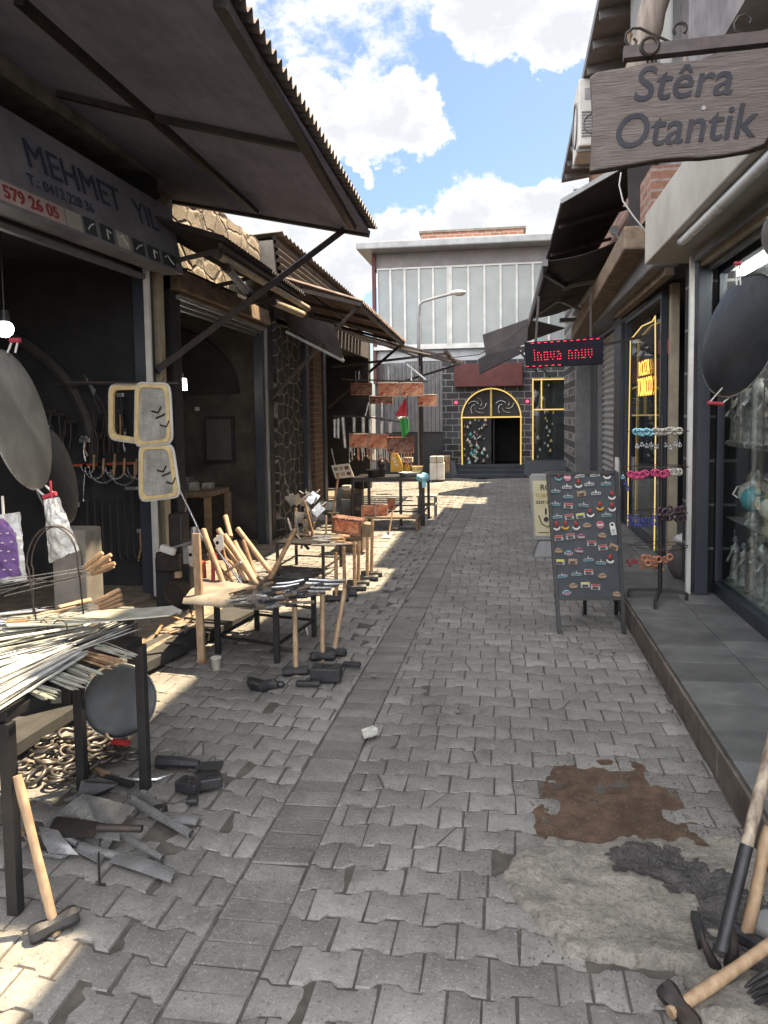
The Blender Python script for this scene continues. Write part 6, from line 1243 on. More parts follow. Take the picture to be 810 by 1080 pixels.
# ------------------------------------------------------------------ STALL 4
def zs(x, y): return (340 + x / 5.4, 380 + y / 5.4)
YT = 11.2
tz = Y(*zs(350, 672), YT).z
xa, xb = Y(*zs(165, 680), YT).x, Y(*zs(580, 680), YT).x
tb4 = table('far stall table with copper ware above and below, dark metal legs', [(xa, YT), (xb, YT), (xb, YT + .8), (xa, YT + .8)], tz, .05, .04, extra=[(xa + .25, YT), ((xa + xb) / 2 + .2, YT), ((xa + xb) / 2 + .5, YT)], name='stall_table')
bn = table('low wooden bench standing in front of the copper stall', [(Y(*zs(250, 930), 10.9).x, 10.7), (Y(*zs(555, 930), 10.9).x, 10.7), (Y(*zs(555, 930), 10.9).x, 11.0), (Y(*zs(250, 930), 10.9).x, 11.0)], .20, .03, .04, 'wood', name='low_bench', rail=False)
CG = 'engraved copper grills hanging over the far stall'
def grill(label, x0, y0, x1, y1, y_, mt, hang=None, group=CG):
    a, b, c_, d = Y(*zs(x0, y0), y_), Y(*zs(x1, y0), y_), Y(*zs(x1, y1), y_), Y(*zs(x0, y1), y_); t = thing('copper_grill', label, 'grill', d, group)
    m = MB(); m.prism([a, b, c_, d], (0, .035, 0)); m.build('panel', MT[mt], t, bev=.006)
    m = MB(); i_ = lambda p: p.lerp((a + c_) / 2, .03) + V((0, -.005, 0)); m.tube([i_(a), i_(b), i_(c_), i_(d)], .006, 5, closed=True); m.build('rim', MT['cream' if mt == 'copper' else 'copper'], t)
    if hang:
        for f_ in (.2, .8):
            m = MB(); p = a.lerp(b, f_) + V((0, .07, 0)); m.cyl(p, p + V((0, 0, hang)), .006, n=6); m.build('chain', MT['steel'], t)
grill('bright copper grill, left of the joined upper pair over the stall', 315, 128, 440, 207, 11.3, 'copper', .25)
grill('bright copper grill, right of the joined upper pair over the stall', 443, 128, 577, 205, 11.3, 'copper', .25)
grill('dull copper grill in shade at the upper left over the stall', 162, 130, 282, 198, 11.9, 'copperdark', .2)
grill('bright copper grill hanging lowest at the right end over the stall', 541, 195, 652, 262, 11.5, 'copper', .3)
grill('flat dull copper grill behind the joined upper pair', 270, 205, 400, 248, 12.1, 'copperdark')
grill('copper grill at the left of the lower hanging row', 153, 418, 258, 497, 11.4, 'copper')
grill('copper grill in the middle of the lower hanging row', 260, 420, 375, 505, 11.4, 'copper')
grill('film wrapped copper grill at the right of the lower hanging row', 368, 437, 520, 527, 11.35, 'copperdark')
grill('sunlit copper grill standing on the low bench', 222, 828, 300, 902, 10.85, 'copper', group='copper ware on the low bench')
grill('sunlit copper grill at the right on the low bench', 304, 822, 372, 900, 10.85, 'copper', group='copper ware on the low bench')
grill('small orange copper box on the shelf behind the bench', 372, 788, 415, 852, 11.5, 'copper', group='copper ware on the low bench')
t = thing('hanging_bar', 'thin metal rods over the stall carrying the grills', 'rod', Y(*zs(380, 330), 11.4))
for p, q, yv in (((110, 108), (600, 122), 11.37), ((240, 320), (450, 352), 11.45), ((60, 318), (250, 322), 11.5), ((150, 412), (520, 432), 11.42)):
    m = MB(); m.bar(Y(*zs(*p), yv), Y(*zs(*q), yv), .02); m.build('rod', MT['iron'], t)
for p, q, yv in (((210, 60), (210, 110), 11.37), ((377, 40), (377, 115), 11.37), ((507, 50), (507, 118), 11.37), ((480, 20), (590, 110), 11.3), ((245, 322), (265, 240), 11.45), ((340, 240), (340, 325), 11.5)):
    m = MB(); m.bar(Y(*zs(*p), yv), Y(*zs(*q), yv), .018); m.build('hanger', MT['steel'], t)
for i, (px, y0, y1) in enumerate(((70, 335, 440), (90, 330, 445), (115, 325, 500), (180, 325, 415), (232, 325, 415), (273, 335, 415), (337, 345, 418), (160, 497, 520), (228, 500, 525), (288, 505, 532), (328, 507, 540), (385, 350, 415))):
    a, b = Y(*zs(px, y0), 11.5), Y(*zs(px + (15 if i == 2 else 0), y1), 11.5); t = thing('steel_tube', 'pale steel tube or blade hanging in the row behind the copper grills', 'tube', b, 'steel tubes hanging at the far stall')
    m = MB(); m.cyl(a, b, .028, .022, 10); m.build('body', MT['bright'], t, smooth=40); m = MB(); m.cyl(a, a + V((0, 0, .04)), .01, n=6); m.build('hook', MT['iron'], t)
for k in range(26):
    px = 155 + k * 14 + hz.uniform(-4, 4); y0 = 500 + hz.uniform(-4, 6) if px < 375 else 528; a = Y(*zs(px, y0), 11.42); L = hz.uniform(.08, .2); t = thing('hanging_skewer', 'thin hanging skewer or spoon in the fringe below the lower copper grills', 'skewer', a, 'fringe of skewers below the copper grills')
    m = MB(); m.bar(a + V((0, 0, .03)), a + V((0, 0, -L)), .012, .006); m.build('blade', MT[hz.choice(['bright', 'steel', 'copper', 'olive'])], t); m = MB(); m.sphere(a + V((0, 0, -L)), .016, 8, (1, .4, 1.4)); m.build('tip', MT[hz.choice(['copper', 'handle2', 'steel'])], t, smooth=50)
fl_ = thing('flag', 'small red white and green cloth flag hanging beside the copper grills', 'flag', Y(*zs(470, 440), 11.0))
fq = lambda p: Y(*zs(*p), 11.0)
m = MB(); m.grid(lambda u, v: fq((475, 210)).lerp(fq((487, 320)), u).lerp(fq((475, 210)).lerp(fq((410, 317)), u), v) + V((0, .03 * math.sin(v * 6 + u), 0)), 14, 14, (0, .003, 0)); m.build('red_field', MT['flagred'], fl_, smooth=60)
m = MB(); m.grid(lambda u, v: fq((424, 319)).lerp(fq((487, 321)), u).lerp(fq((440, 340)).lerp(fq((488, 330)), u), v) + V((0, -.01 + .02 * math.sin(v * 6 + u * 5), 0)), 10, 6, (0, .003, 0)); m.build('white_stripe', MT['white'], fl_, smooth=60)
m = MB(); m.grid(lambda u, v: fq((440, 338)).lerp(fq((488, 326)), u).lerp(fq((455, 448)).lerp(fq((496, 405)), u), v) + V((0, .03 * math.sin(u * 7 + v), 0)), 14, 14, (0, .003, 0)); m.build('green_field', MT['green'], fl_, smooth=60)
m = MB(); m.bar(fq((487, 200)), fq((482, 450)), .012); m.build('pole', MT['black'], fl_)
t = thing('yellow_box', 'bright yellow box standing upright on the copper stall table', 'box', Y(*zs(415, 635), 11.35)); m = MB(); m.prism([Y(*zs(*p), 11.3) for p in ((388, 535), (422, 532), (455, 600), (455, 637), (388, 637))], (0, .18, 0)); m.build('body', MT['yellow'], t, bev=.005)
for k in range(3):
    m = MB(); m.cbox(Y(*zs(405 + 9 * k, 560 + 18 * k), 11.29), (.03, .008, .03)); m.build('print_patch', MT['white'], t)
for i, (x0, y0, x1, y1, mt, lb_) in enumerate(((458, 585, 500, 637, 'yellow', 'small yellow jar beside the tall yellow box'), (455, 555, 510, 583, 'cream', 'cream carton stacked above the small yellow jar'), (500, 605, 570, 636, 'paleframe', 'pile of pale wooden spoons on the stall table'), (310, 560, 350, 620, 'iron', 'dark ornate lamp on the stall table'), (245, 625, 360, 668, 'iron', 'dark curved tray on the stall table'), (425, 640, 560, 662, 'bright', 'flat silver tray at the right on the stall table'))):
    a, b = Y(*zs(x0, y1), 11.4), Y(*zs(x1, y0), 11.4); t = thing(('jar', 'carton', 'spoon_pile', 'ornate_lamp', 'tray', 'tray')[i], lb_, ('jar', 'carton', 'spoons', 'lamp', 'tray', 'tray')[i], a)
    w_, h_ = (b.x - a.x), (b.z - a.z); c = V(((a.x + b.x) / 2, 11.5, a.z))
    if i in (0, 3): m = MB(); m.lathe([(w_ * .25, 0), (w_ * .5, h_ * .3), (w_ * .45, h_ * .7), (w_ * .2, h_ * .85)], c, 16); m.build('body', MT[mt], t, smooth=50); m = MB(); m.lathe([(w_ * .22, h_ * .85), (w_ * .25, h_), (.001, h_ * 1.05)], c, 16); m.build('lid', MT['gold' if 0 else 'cream'], t, smooth=50)
    elif i == 1: m = MB(); m.cbox(c + V((0, 0, h_ / 2)), (w_, .15, h_)); m.build('body', MT[mt], t, bev=.004); m = MB(); m.cbox(c + V((0, -.077, h_ / 2)), (w_ * .6, .004, h_ * .4)); m.build('print_patch', MT['redpaint'], t)
    else:
        m = MB(); m.lathe([(w_ * .4, 0), (w_ * .5, h_), (w_ * .47, h_), (w_ * .37, .01)], c, 20); m.build('body', MT[mt], t, smooth=50)
        m = MB(); [m.bar(c + V((-w_ * .4 + w_ * .8 * k / 6, 0, h_ * .7)), c + V((-w_ * .3 + w_ * .8 * k / 6, -.1, h_ * .9)), .012) for k in range(6)]; m.build('contents', MT[mt], t)
t = thing('blue_cloth', 'pale blue cloth bundled at the right end of the stall table', 'cloth', Y(*zs(575, 690), 11.1)); c = Y(*zs(572, 668), 11.15); m = MB(); m.sphere(c, 1, 18, (.10, .08, .06))
for i in range(len(m.v)): m.v[i] = m.v[i] + V((0, 0, 1)) * .05 * noise.noise(m.v[i] * 16)
m.build('fabric', MT['blueband'], t, smooth=60); m = MB(); m.bar(c + V((.02, -.06, -.04)), c + V((.03, -.07, -.14)), .06, .02); m.build('hanging_corner', MT['blueband'], t)
t = thing('display_easel', 'tilted board of small pictures at the left end of the stall', 'board', Y(*zs(110, 675), 11.0)); q = [Y(*zs(*p), 11.0) for p in ((50, 600), (150, 588), (180, 665), (75, 675))]; m = MB(); m.prism(q, (0, .03, 0)); m.build('panel', MT['cream'], t)
for i in range(3):
    for j in range(2):
        c = q[0].lerp(q[1], .2 + .3 * i).lerp(q[3].lerp(q[2], .2 + .3 * i), .28 + .42 * j) + V((0, -.004, 0)); m = MB(); m.cbox(c, (.06, .006, .05)); m.build('small_picture', MT[('wood', 'mag_tan', 'rustred')[i]], t)
m = MB(); m.bar(q[0] + V((0, .04, .25)), q[3] + V((.03, .04, -.0)), .015); m.build('stay', MT['steel'], t)
t = thing('shovel', 'small white bladed shovel leaning on the low bench', 'shovel', G(*zs(370, 1015))); b = G(*zs(370, 1005), .02); m = MB(); m.tube([b + V((.02, 0, .04)), Y(*zs(400, 860), b.y + .15)], .013, 8); m.build('shaft', MT['handle2'], t, smooth=50)
m = MB(); m.prism([b + V((-.07, -.05, -.01)), b + V((.05, -.06, -.01)), b + V((.07, .02, .05)), b + V((-.03, .03, .05))], (0, .01, .01)); m.build('blade', MT['bright'], t, bev=.003)
for (px, py, w_, h_, lb_) in ((577, 925, .13, .13, 'white plastic tub standing under the right end of the stall'), (530, 890, .12, .14, 'pale bucket standing behind the stall leg')):
    c = G(*zs(px, py)); t = thing('tub', lb_, 'tub', c); m = MB(); m.lathe([(w_ * .38, 0), (w_ * .5, h_ * .95), (w_ * .53, h_), (w_ * .47, h_), (w_ * .36, .01)], c, 20); m.build('body', MT['white'], t, smooth=40); m = MB(); m.tube([c + V((w_ * .5 * math.cos(a), -.0, h_ + w_ * .4 * math.sin(a))) for a in [PI * j / 8 for j in range(9)]], .004, 5); m.build('bail', MT['steel'], t, smooth=50)
t = thing('side_stand', 'small pale slatted stand beside the stall, in the sun patch', 'stand', Y(*zs(600, 860), 12.0)); c = Y(*zs(598, 770), 12.2); m = MB(); m.cbox(c, (.32, .3, .03)); m.build('shelf', MT['cream'], t); m = MB(); m.cbox(c + V((0, 0, -.14)), (.28, .28, .02)); m.build('shelf', MT['cream'], t)
for dx in (-.13, .13):
    for dy in (-.13, .13):
        m = MB(); m.bar((c.x + dx, c.y + dy, 0), (c.x + dx, c.y + dy, c.z), .025); m.build('leg', MT['grey'], t)
hs2 = random.Random(11)
for k in range(14):
    px, py = hs2.uniform(20, 240), hs2.uniform(720, 960); y_ = hs2.uniform(11.3, 12.2); c = Y(*zs(px, py), y_); c.z = max(c.z, .05)
    t = thing('stall_box', 'small box or jar in the jumble behind the far stall table', 'box', c, 'jumble of goods at the left of the far stall'); m = MB(); s_ = hs2.uniform(.06, .15); m.box(c.x - s_, c.x + s_, c.y, c.y + .15, 0, c.z + s_ * .5); m.build('body', MT[hs2.choice(['cream', 'wood', 'copperdark', 'iron', 'white', 'grey'])], t, bev=.005)
    m = MB(); m.cbox((c.x, c.y - .004, c.z * .6), (s_ * 1.2, .006, s_ * .5)); m.build('label_patch', MT[hs2.choice(['wood', 'bright', 'copper'])], t)
for i, (x0, y0, x1, y1, mt, lb_) in enumerate(((612, 585, 692, 682, 'white', 'white lower box of the stack beside the stone bench'), (612, 548, 688, 583, 'cream', 'cream box on top of the white box by the stone bench'), (690, 545, 725, 640, 'wood', 'brown cardboard box behind the white box stack'))):
    a, b = Y(*zs(x0, y1), 18.6 + .3 * (i == 2)), Y(*zs(x1, y0), 18.6 + .3 * (i == 2)); a.z = max(a.z, 0) if i != 1 else a.z
    t = thing('carton', lb_, 'box', a); m = MB(); m.box(a.x, b.x, a.y, a.y + .35, a.z, b.z); m.build('body', MT[mt], t, bev=.01)
    m = MB(); m.box(a.x + (b.x - a.x) * .45, a.x + (b.x - a.x) * .55, a.y - .004, a.y + .36, a.z + .01, b.z + .004); m.build('tape', MT['cream' if mt == 'white' else 'handle2'], t)

# ------------------------------------------------------------------ RIGHT: MAGNET BOARD
bd = thing('display_board', 'black folding display board covered with souvenir magnets', 'display board', G(622, 668))
BL_, BR_ = G(590, 668), G(658, 668); TL, TR = Y(578, 500, BL_.y + .30), Y(650, 498, BR_.y + .30)
bBL = BL_.lerp(TL, .21); bBR = BR_.lerp(TR, .21)
dn = (BR_ - BL_).cross(TL - BL_).normalized(); dn = dn if dn.y < 0 else -dn     # faces the camera
def bp(u, v, d=0.0): return TL.lerp(TR, u).lerp(bBL.lerp(bBR, u), v) + dn * d
m = MB(); m.prism([TL, TR, bBR, bBL], dn * -.016); m.build('panel', MT['slate'], bd, bev=.002)
for a, b in ((BL_, TL), (BR_, TR)):
    m = MB(); m.bar(a, b, .030, .024, dn); m.build('leg', MT['black'], bd, bev=.002)
m = MB(); m.bar(TL, TR, .026, .026, dn); m.build('rail', MT['black'], bd); m = MB(); m.bar(bBL, bBR, .026, .026, dn); m.build('rail', MT['black'], bd)
bk = G(617, 648)
for a, b in ((bk, TL.lerp(TR, .5) + V((0, .02, 0))), (V((BR_.x + .02, BR_.y + .55, 0)), TR + V((0, .02, 0)))):
    m = MB(); m.bar(a, b, .028, .022, dn); m.build('leg', MT['black'], bd, bev=.002)
bu = (TR - TL).normalized(); bw = (TL - bBL).normalized()
def zb(x, y):
    v = (y - 105) / (805 - 105); xl_, xr_ = 90 + 50 * v, 470 + 55 * v; return ((x - xl_) / (xr_ - xl_), v)
MG = 'souvenir magnets on the black display board'
protos = {}
def make_magnet(kind):
    base = thing('magnet', '', 'magnet', (0, 0, 0), MG); c0, c1, c2 = {'tulip': ('white', 'redpaint', 'black'), 'ytulip': ('yellow', 'redpaint', 'black'), 'ttulip': ('mag_teal', 'redpaint', 'black'), 'skyw': ('mag_grey', 'white', 'iron'), 'skyt': ('mag_teal', 'mag_grey', 'iron'), 'rect': ('mag_grey', 'redpaint', 'iron'), 'recty': ('mag_grey', 'mag_yel', 'iron'), 'recttan': ('mag_tan', 'mag_tan', 'iron'), 'round': ('mag_pink', 'white', 'redpaint'), 'opener': ('white', 'white', 'black'), 'tan': ('mag_tan', 'mag_tan', 'wood'), 'pink': ('mag_pink', 'mag_grey', 'iron'), 'drop': ('blueband', 'mag_pink', 'iron')}[kind]
    # local frame: x right, z up, -y outward
    if 'tulip' in kind:
        m = MB(); m.tube([(.022 * math.cos(a), -.004, .020 * math.sin(a) - .002) for a in [-PI + k * PI / 8 for k in range(9)]], .006, 8, rr=[.002, .005, .007, .008, .008, .008, .007, .005, .002]); m.build('crescent', MT[c0], base, smooth=60)
        m = MB(); m.sphere((0, -.005, .018), 1, 10, (.011, .005, .018)); m.build('bud', MT[c1], base, smooth=60)
        m = MB(); [m.sphere((sx * .004, -.010, .016 + k * .008), .0018, 6) for k, sx in enumerate((-1, 1, 0))]; m.build('seeds', MT[c2], base)
    elif 'sky' in kind:
        m = MB(); m.box(-.032, .032, -.006, 0, -.012, -.004); m.build('plate', MT[c0], base)
        m = MB(); top_ = [(-.032, -.004), (-.03, .006), (-.022, .003), (-.018, .011), (-.010, .004), (-.004, .010), (0, .024), (.004, .010), (.012, .005), (.018, .010), (.024, .004), (.032, .006), (.032, -.004)]
        m.prism([(x, 0, z) for x, z in top_], (0, -.009, 0)); m.build('skyline', MT[c1], base)
        m = MB(); m.box(-.028, .028, -.0105, -.009, -.003, .002); m.build('lettering_band', MT[c2], base)
    elif 'rect' in kind:
        m = MB(); m.box(-.029, .029, -.006, 0, -.018, .018); m.build('plate', MT[c0], base, bev=.001)
        m = MB(); m.box(-.027, .027, -.0085, -.006, .005, .016); m.build('title_band', MT[c1], base)
        m = MB(); m.box(-.02, .016, -.009, -.006, -.014, .001); m.build('picture', MT[c2], base)
    elif kind == 'round':
        m = MB(); m.cyl((0, 0, 0), (0, -.006, 0), .026, n=20); m.build('disc', MT[c0], base, smooth=40)
        m = MB(); m.box(-.018, .018, -.008, -.006, -.006, .004); m.build('band', MT[c1], base)
        m = MB(); m.cyl((0, -.006, .012), (0, -.008, .012), .008, n=12); m.build('emblem', MT[c2], base)
    elif kind == 'opener':
        m = MB(); m.tube([(.015 * math.cos(a), -.004, .028 + .012 * math.sin(a)) for a in [k * PI / 8 for k in range(16)]], .005, 6, closed=True); m.box(-.018, .018, -.007, -.001, -.04, .02); m.build('body', MT[c0], base, bev=.002)
        m = MB(); m.box(-.01, .01, -.0085, -.007, -.03, .0); m.build('print', MT['mag_grey'], base)
    else:
        m = MB(); m.lathe([(.028, 0), (.028, .004), (.02, .008), (1e-4, .009)], (0, 0, 0), 14, Matrix(((1, 0, 0), (0, 0, -1), (0, .62, 0)))); m.build('plaque', MT[c0], base, smooth=40)
        m = MB(); m.box(-.022, .022, -.012, -.007, -.012, -.002); m.build('relief', MT[c1], base)
        m = MB(); [m.box(-.02 + k * .011, -.013 + k * .011, -.012, -.007, 0, .012) for k in range(4)]; m.build('houses', MT[c2], base)
    return base
NM = dict(tulip='red tulip on a white crescent magnet', ytulip='red tulip on a yellow crescent magnet', ttulip='red tulip on a teal crescent magnet', skyw='white skyline magnet', skyt='teal grey skyline magnet', rect='grey picture magnet with a red band', recty='grey picture magnet with a yellow band', recttan='grey brown picture magnet', round='round pink magnet', opener='white bottle opener magnet', tan='tan oval town magnet', pink='pink grey oval magnet', drop='pale blue oval magnet')
ORD = ['top', 'second', 'third', 'fourth', 'fifth', 'sixth', 'seventh', 'eighth', 'ninth', 'tenth', 'eleventh', 'twelfth', 'thirteenth']
ROWS = [[('ttulip', 148, 125), ('round', 197, 128), ('skyw', 265, 122), ('skyw', 350, 118), ('tulip', 418, 122)], [('skyw', 195, 183), ('tulip', 260, 168), ('skyw', 320, 170), ('skyt', 413, 170)], [('skyt', 130, 205), ('skyt', 202, 238), ('recttan', 278, 223), ('skyw', 358, 222), ('tulip', 448, 240)], [('skyt', 130, 278), ('rect', 204, 290), ('skyt', 290, 288), ('ytulip', 383, 298), ('tulip', 452, 305)],
        [('skyt', 142, 350), ('rect', 210, 352), ('recty', 274, 348), ('tulip', 330, 335), ('skyt', 420, 346)], [('tulip', 138, 405), ('ytulip', 188, 402), ('tulip', 250, 405), ('tan', 312, 402), ('round', 386, 400), ('opener', 460, 425)], [('rect', 150, 470), ('rect', 218, 462), ('pink', 278, 462), ('tan', 400, 460)], [('rect', 340, 503), ('rect', 405, 526), ('recttan', 468, 525)], [('tan', 148, 540), ('drop', 208, 555), ('pink', 268, 540)], [('recty', 158, 604), ('recttan', 232, 602), ('skyt', 322, 592), ('skyt', 395, 610), ('tulip', 449, 592)], [('skyt', 170, 680), ('skyt', 253, 670), ('rect', 325, 660), ('tan', 405, 682)], [('tan', 236, 735), ('recty', 306, 730), ('rect', 366, 742)], [('drop', 197, 772), ('tan', 492, 782)]]
mr = random.Random(2)
for ri, row_ in enumerate(ROWS):
    for ci, (kd, x, y) in enumerate(row_):
        u, v = zb(x, y); p = bp(u, v, .002); a = mr.uniform(-.12, .12) + (.35 if (kd in ('recttan',) and ri == 7) else 0)
        Mr = Matrix((bu, -dn, bw)).transposed() @ Matrix.Rotation(a, 3, 'Y'); Mx = Matrix.Translation(p) @ Mr.to_4x4() @ Matrix.Scale(1.16, 4)
        lb_ = '%s in the %s row, %s from the left' % (NM[kd], ORD[ri], ['first', 'second', 'third', 'fourth', 'fifth', 'sixth'][ci])
        if kd not in protos:
            protos[kd] = make_magnet(kd); protos[kd].matrix_basis = Mx; protos[kd]['label'] = lb_
        else: dup(protos[kd], lb_, Mx)

# cream pavement sign of the tobacco shop
sg = thing('pavement_sign', 'cream pavement sign on a grey base, half hidden by the magnet board', 'sign', G(572, 588))
yS = 8.9; q = [Y(*p, yS) for p in ((558, 500), (590, 500), (592, 570), (562, 570))]
def rp(u, v, d=0): return q[0].lerp(q[1], u).lerp(q[3].lerp(q[2], u), v) + V((0, d, 0))
m = MB(); m.prism([rp(0, .04), rp(.1, 0), rp(.9, 0), rp(1, .04), rp(1, 1), rp(0, 1)], (0, .08, 0)); m.build('frame', MT['lightgrey'], sg, bev=.01)
m = MB(); m.prism([rp(.1, .1, -.004), rp(.92, .1, -.004), rp(.92, .93, -.004), rp(.1, .93, -.004)], (0, .004, 0)); m.build('face', mat('sign_cream', (.62, .56, .36), (.56, .5, .3), 3, .5, bump=0), sg)
m = MB(); m.hexa([rp(-.05, 1.25, -.1), rp(1.1, 1.25, -.1), rp(1.1, 1.25, .25), rp(-.05, 1.25, .25), rp(.2, 1.0, 0), rp(.8, 1.0, 0), rp(.8, 1.0, .1), rp(.2, 1.0, .1)]); m.build('base', MT['grey'], sg, bev=.02)
TEXT('ROZA', .085, rp(.34, .235, -.005), (1, 0, 0), (0, 0, 1), MT['black'], sg, bold=.002)
TEXT('TOBACCO', .06, rp(.16, .345, -.005), (1, 0, 0), (0, 0, 1), mat('ochre_print', (.5, .32, .06), None, 20), sg, width=.27)
TEXT('0539 2', .05, rp(.17, .445, -.005), (1, 0, 0), (0, 0, 1), MT['black'], sg, bold=.001)
m = MB(); m.tube([rp(.25, .62, -.006), rp(.35, .75, -.006), rp(.55, .8, -.006), rp(.7, .72, -.006)], .006, 5); m.cyl(rp(.5, .68, -.004), rp(.5, .68, -.009), .028, n=14); m.cbox(rp(.5, .56, -.006), (.02, .004, .07)); m.cbox(rp(.4, .88, -.006), (.12, .004, .008)); m.build('pipe_drawing', MT['black'], sg)

# earring and hair band rack
rk = thing('accessory_rack', 'black metal rack stand hung with hair bands and beads', 'rack', G(693, 630, .17))
RC = V((1.205, 6.25, .17)); zt_ = Y(692, 440, RC.y).z
m = MB(); m.cyl(RC + V((0, 0, .05)), (RC.x, RC.y, zt_), .017, n=12); m.build('pole', MT['black'], rk, smooth=40)
for q_ in (G(663, 628, .18), G(724, 632, .18), G(691, 641, .18)):
    m = MB(); m.bar(RC + V((0, 0, .07)), V((q_.x, q_.y, .225)), .022); m.bar((q_.x, q_.y, .23), (q_.x, q_.y, .172), .024); m.build('foot', MT['black'], rk)
tiers = [(455, 662, 722), (492, 655, 718), (540, 658, 724), (575, 662, 726)]
for (py, xa_, xb_) in tiers:
    a, b = Y(xa_, py, RC.y), Y(xb_, py, RC.y); m = MB(); m.bar(a, b, .006); m.bar((RC.x, RC.y - .2, a.z), (RC.x, RC.y + .2, a.z), .006); m.build('cross_wire', MT['iron'], rk)
    m = MB(); m.tube([V((RC.x + .2 * math.cos(t__), RC.y + .2 * math.sin(t__), a.z)) for t__ in [k * PI / 10 for k in range(20)]], .003, 5, closed=True); m.build('ring_wire', MT['iron'], rk, smooth=50)
ar = random.Random(8)
def hung(px, py, dy, kind, mt, lb_, grp):
    c = Y(px, py, RC.y + dy); t = thing('hair_band' if kind == 'band' else 'earring', lb_, 'hair band' if kind == 'band' else 'earrings', c, grp)
    if kind == 'band':
        m = MB(); m.tube([c + V((.022 * math.cos(a), ar.uniform(-.003, .003), .022 * math.sin(a) - .02)) for a in [k * PI / 6 for k in range(12)]], .0095, 6, closed=True, rr=[ar.uniform(.007, .012) for _ in range(12)]); m.build('loop', MT[mt], t, smooth=60)
    else:
        m = MB(); m.cyl(c, c + V((0, 0, -.025)), .0015, n=5); m.build('wire', MT['steel'], t)
        m = MB(); m.sphere(c + V((0, 0, -.035)), .010, 8); m.sphere(c + V((0, 0, -.055)), .008, 8, (1, 1, 1.3)); m.tube([c + V((.014 * math.cos(a), 0, .014 * math.sin(a) - .048)) for a in [k * PI / 4 for k in range(8)]], .003, 5, closed=True); m.build('beads', MT[mt], t, smooth=60)
for k in range(5): hung(671 + k * 3.6, 453 + ar.uniform(-1, 1), ar.uniform(-.05, 0), 'band', 'blueband', 'pale blue hair band on the top wire of the rack', 'pale blue hair bands')
for k in range(8): hung(691 + k * 3.6, 452 + ar.uniform(-1, 1), ar.uniform(-.05, 0), 'band', 'creamband', 'cream hair band on the top wire of the rack', 'cream hair bands')
for k in range(6): hung(665 + k * 3.2, 498 + ar.uniform(-2, 1), ar.uniform(-.06, 0), 'band', 'pinkband', 'pink hair band left of the pole on the second wire', 'pink hair bands left of the pole')
for k in range(5): hung(690 + k * 3.2, 497 + ar.uniform(-2, 1), ar.uniform(-.06, 0), 'band', 'pinkband', 'pink hair band right of the pole on the second wire', 'pink hair bands right of the pole')
for k in range(4): hung(706 + k * 3.4, 495, ar.uniform(-.04, 0), 'band', 'creamband', 'cream hair band at the right end of the second wire', 'cream bands on the second wire')
for k in range(3): hung(657 + k * 2.6, 497 + k * 6, -.02, 'drop', 'bead' if k else 'blueband', 'blue beaded drop at the left end of the second wire', 'blue drops at the left end')
for k in range(18): hung(663 + (k % 9) * 3.7, 541 + (k // 9) * 6 + ar.uniform(-2, 2), ar.uniform(-.1, .05), 'drop', 'bead', 'navy blue beaded earring on the third wire', 'navy earrings on the third wire')
for k in range(12): hung(697 + (k % 6) * 4.6, 536 + (k // 6) * 7 + ar.uniform(-2, 2), ar.uniform(-.08, .05), 'band', 'maroon', 'dark maroon beaded loop on the third wire', 'maroon loops on the third wire')
for k in range(4): hung(662 + k * 3, 588 + ar.uniform(-2, 2), ar.uniform(-.05, .02), 'drop', 'redbead', 'red beaded earring at the left end of the lowest wire', 'red earrings on the lowest wire')
for k in range(16): hung(676 + (k % 9) * 3.8, 586 + (k // 9) * 6 + ar.uniform(-2, 2), ar.uniform(-.08, .05), 'band' if k % 3 else 'drop', 'tanbead', 'tan and red beaded hoop on the lowest wire' if k % 3 else 'tan beaded drop on the lowest wire', 'tan beads on the lowest wire')
for k in range(10): hung(672 + k * 5, 462 + ar.uniform(0, 4), ar.uniform(-.15, .1), 'drop', 'steel', 'thin silver chain earring below the top wire', 'silver earrings below the top wire')
t = thing('plastic_sack', 'clear plastic sack of goods on the tiles behind the rack', 'bag', G(716, 612, .17)); c = V((1.56, 7.05, .33)); m = MB(); m.sphere(c, 1, 20, (.13, .13, .19))
for i in range(len(m.v)): m.v[i] = m.v[i] + (m.v[i] - c) * .3 * noise.noise(m.v[i] * 11)
m.build('film', MT['fabric2'], t, smooth=60); m = MB(); m.sphere(c + V((0, -.02, .19)), 1, 12, (.10, .09, .05)); m.build('tied_top', MT['bag'], t, smooth=60)
t = thing('hanging_cloth', 'white cloth hanging on the shutter guide behind the display board', 'cloth', X(652, 500, 1.5)); m = MB(); c = X(651, 482, 1.48)
m.grid(lambda u, v: (1.48 + .03 * math.sin(u * 8), c.y + (u - .5) * .4 * (.3 + v * .7), c.z - v * .75), 12, 12, (.006, 0, 0)); m.build('fabric', MT['white'], t, smooth=60); m = MB(); m.cyl((1.47, c.y, c.z), (1.53, c.y, c.z), .01); m.build('peg', MT['iron'], t)

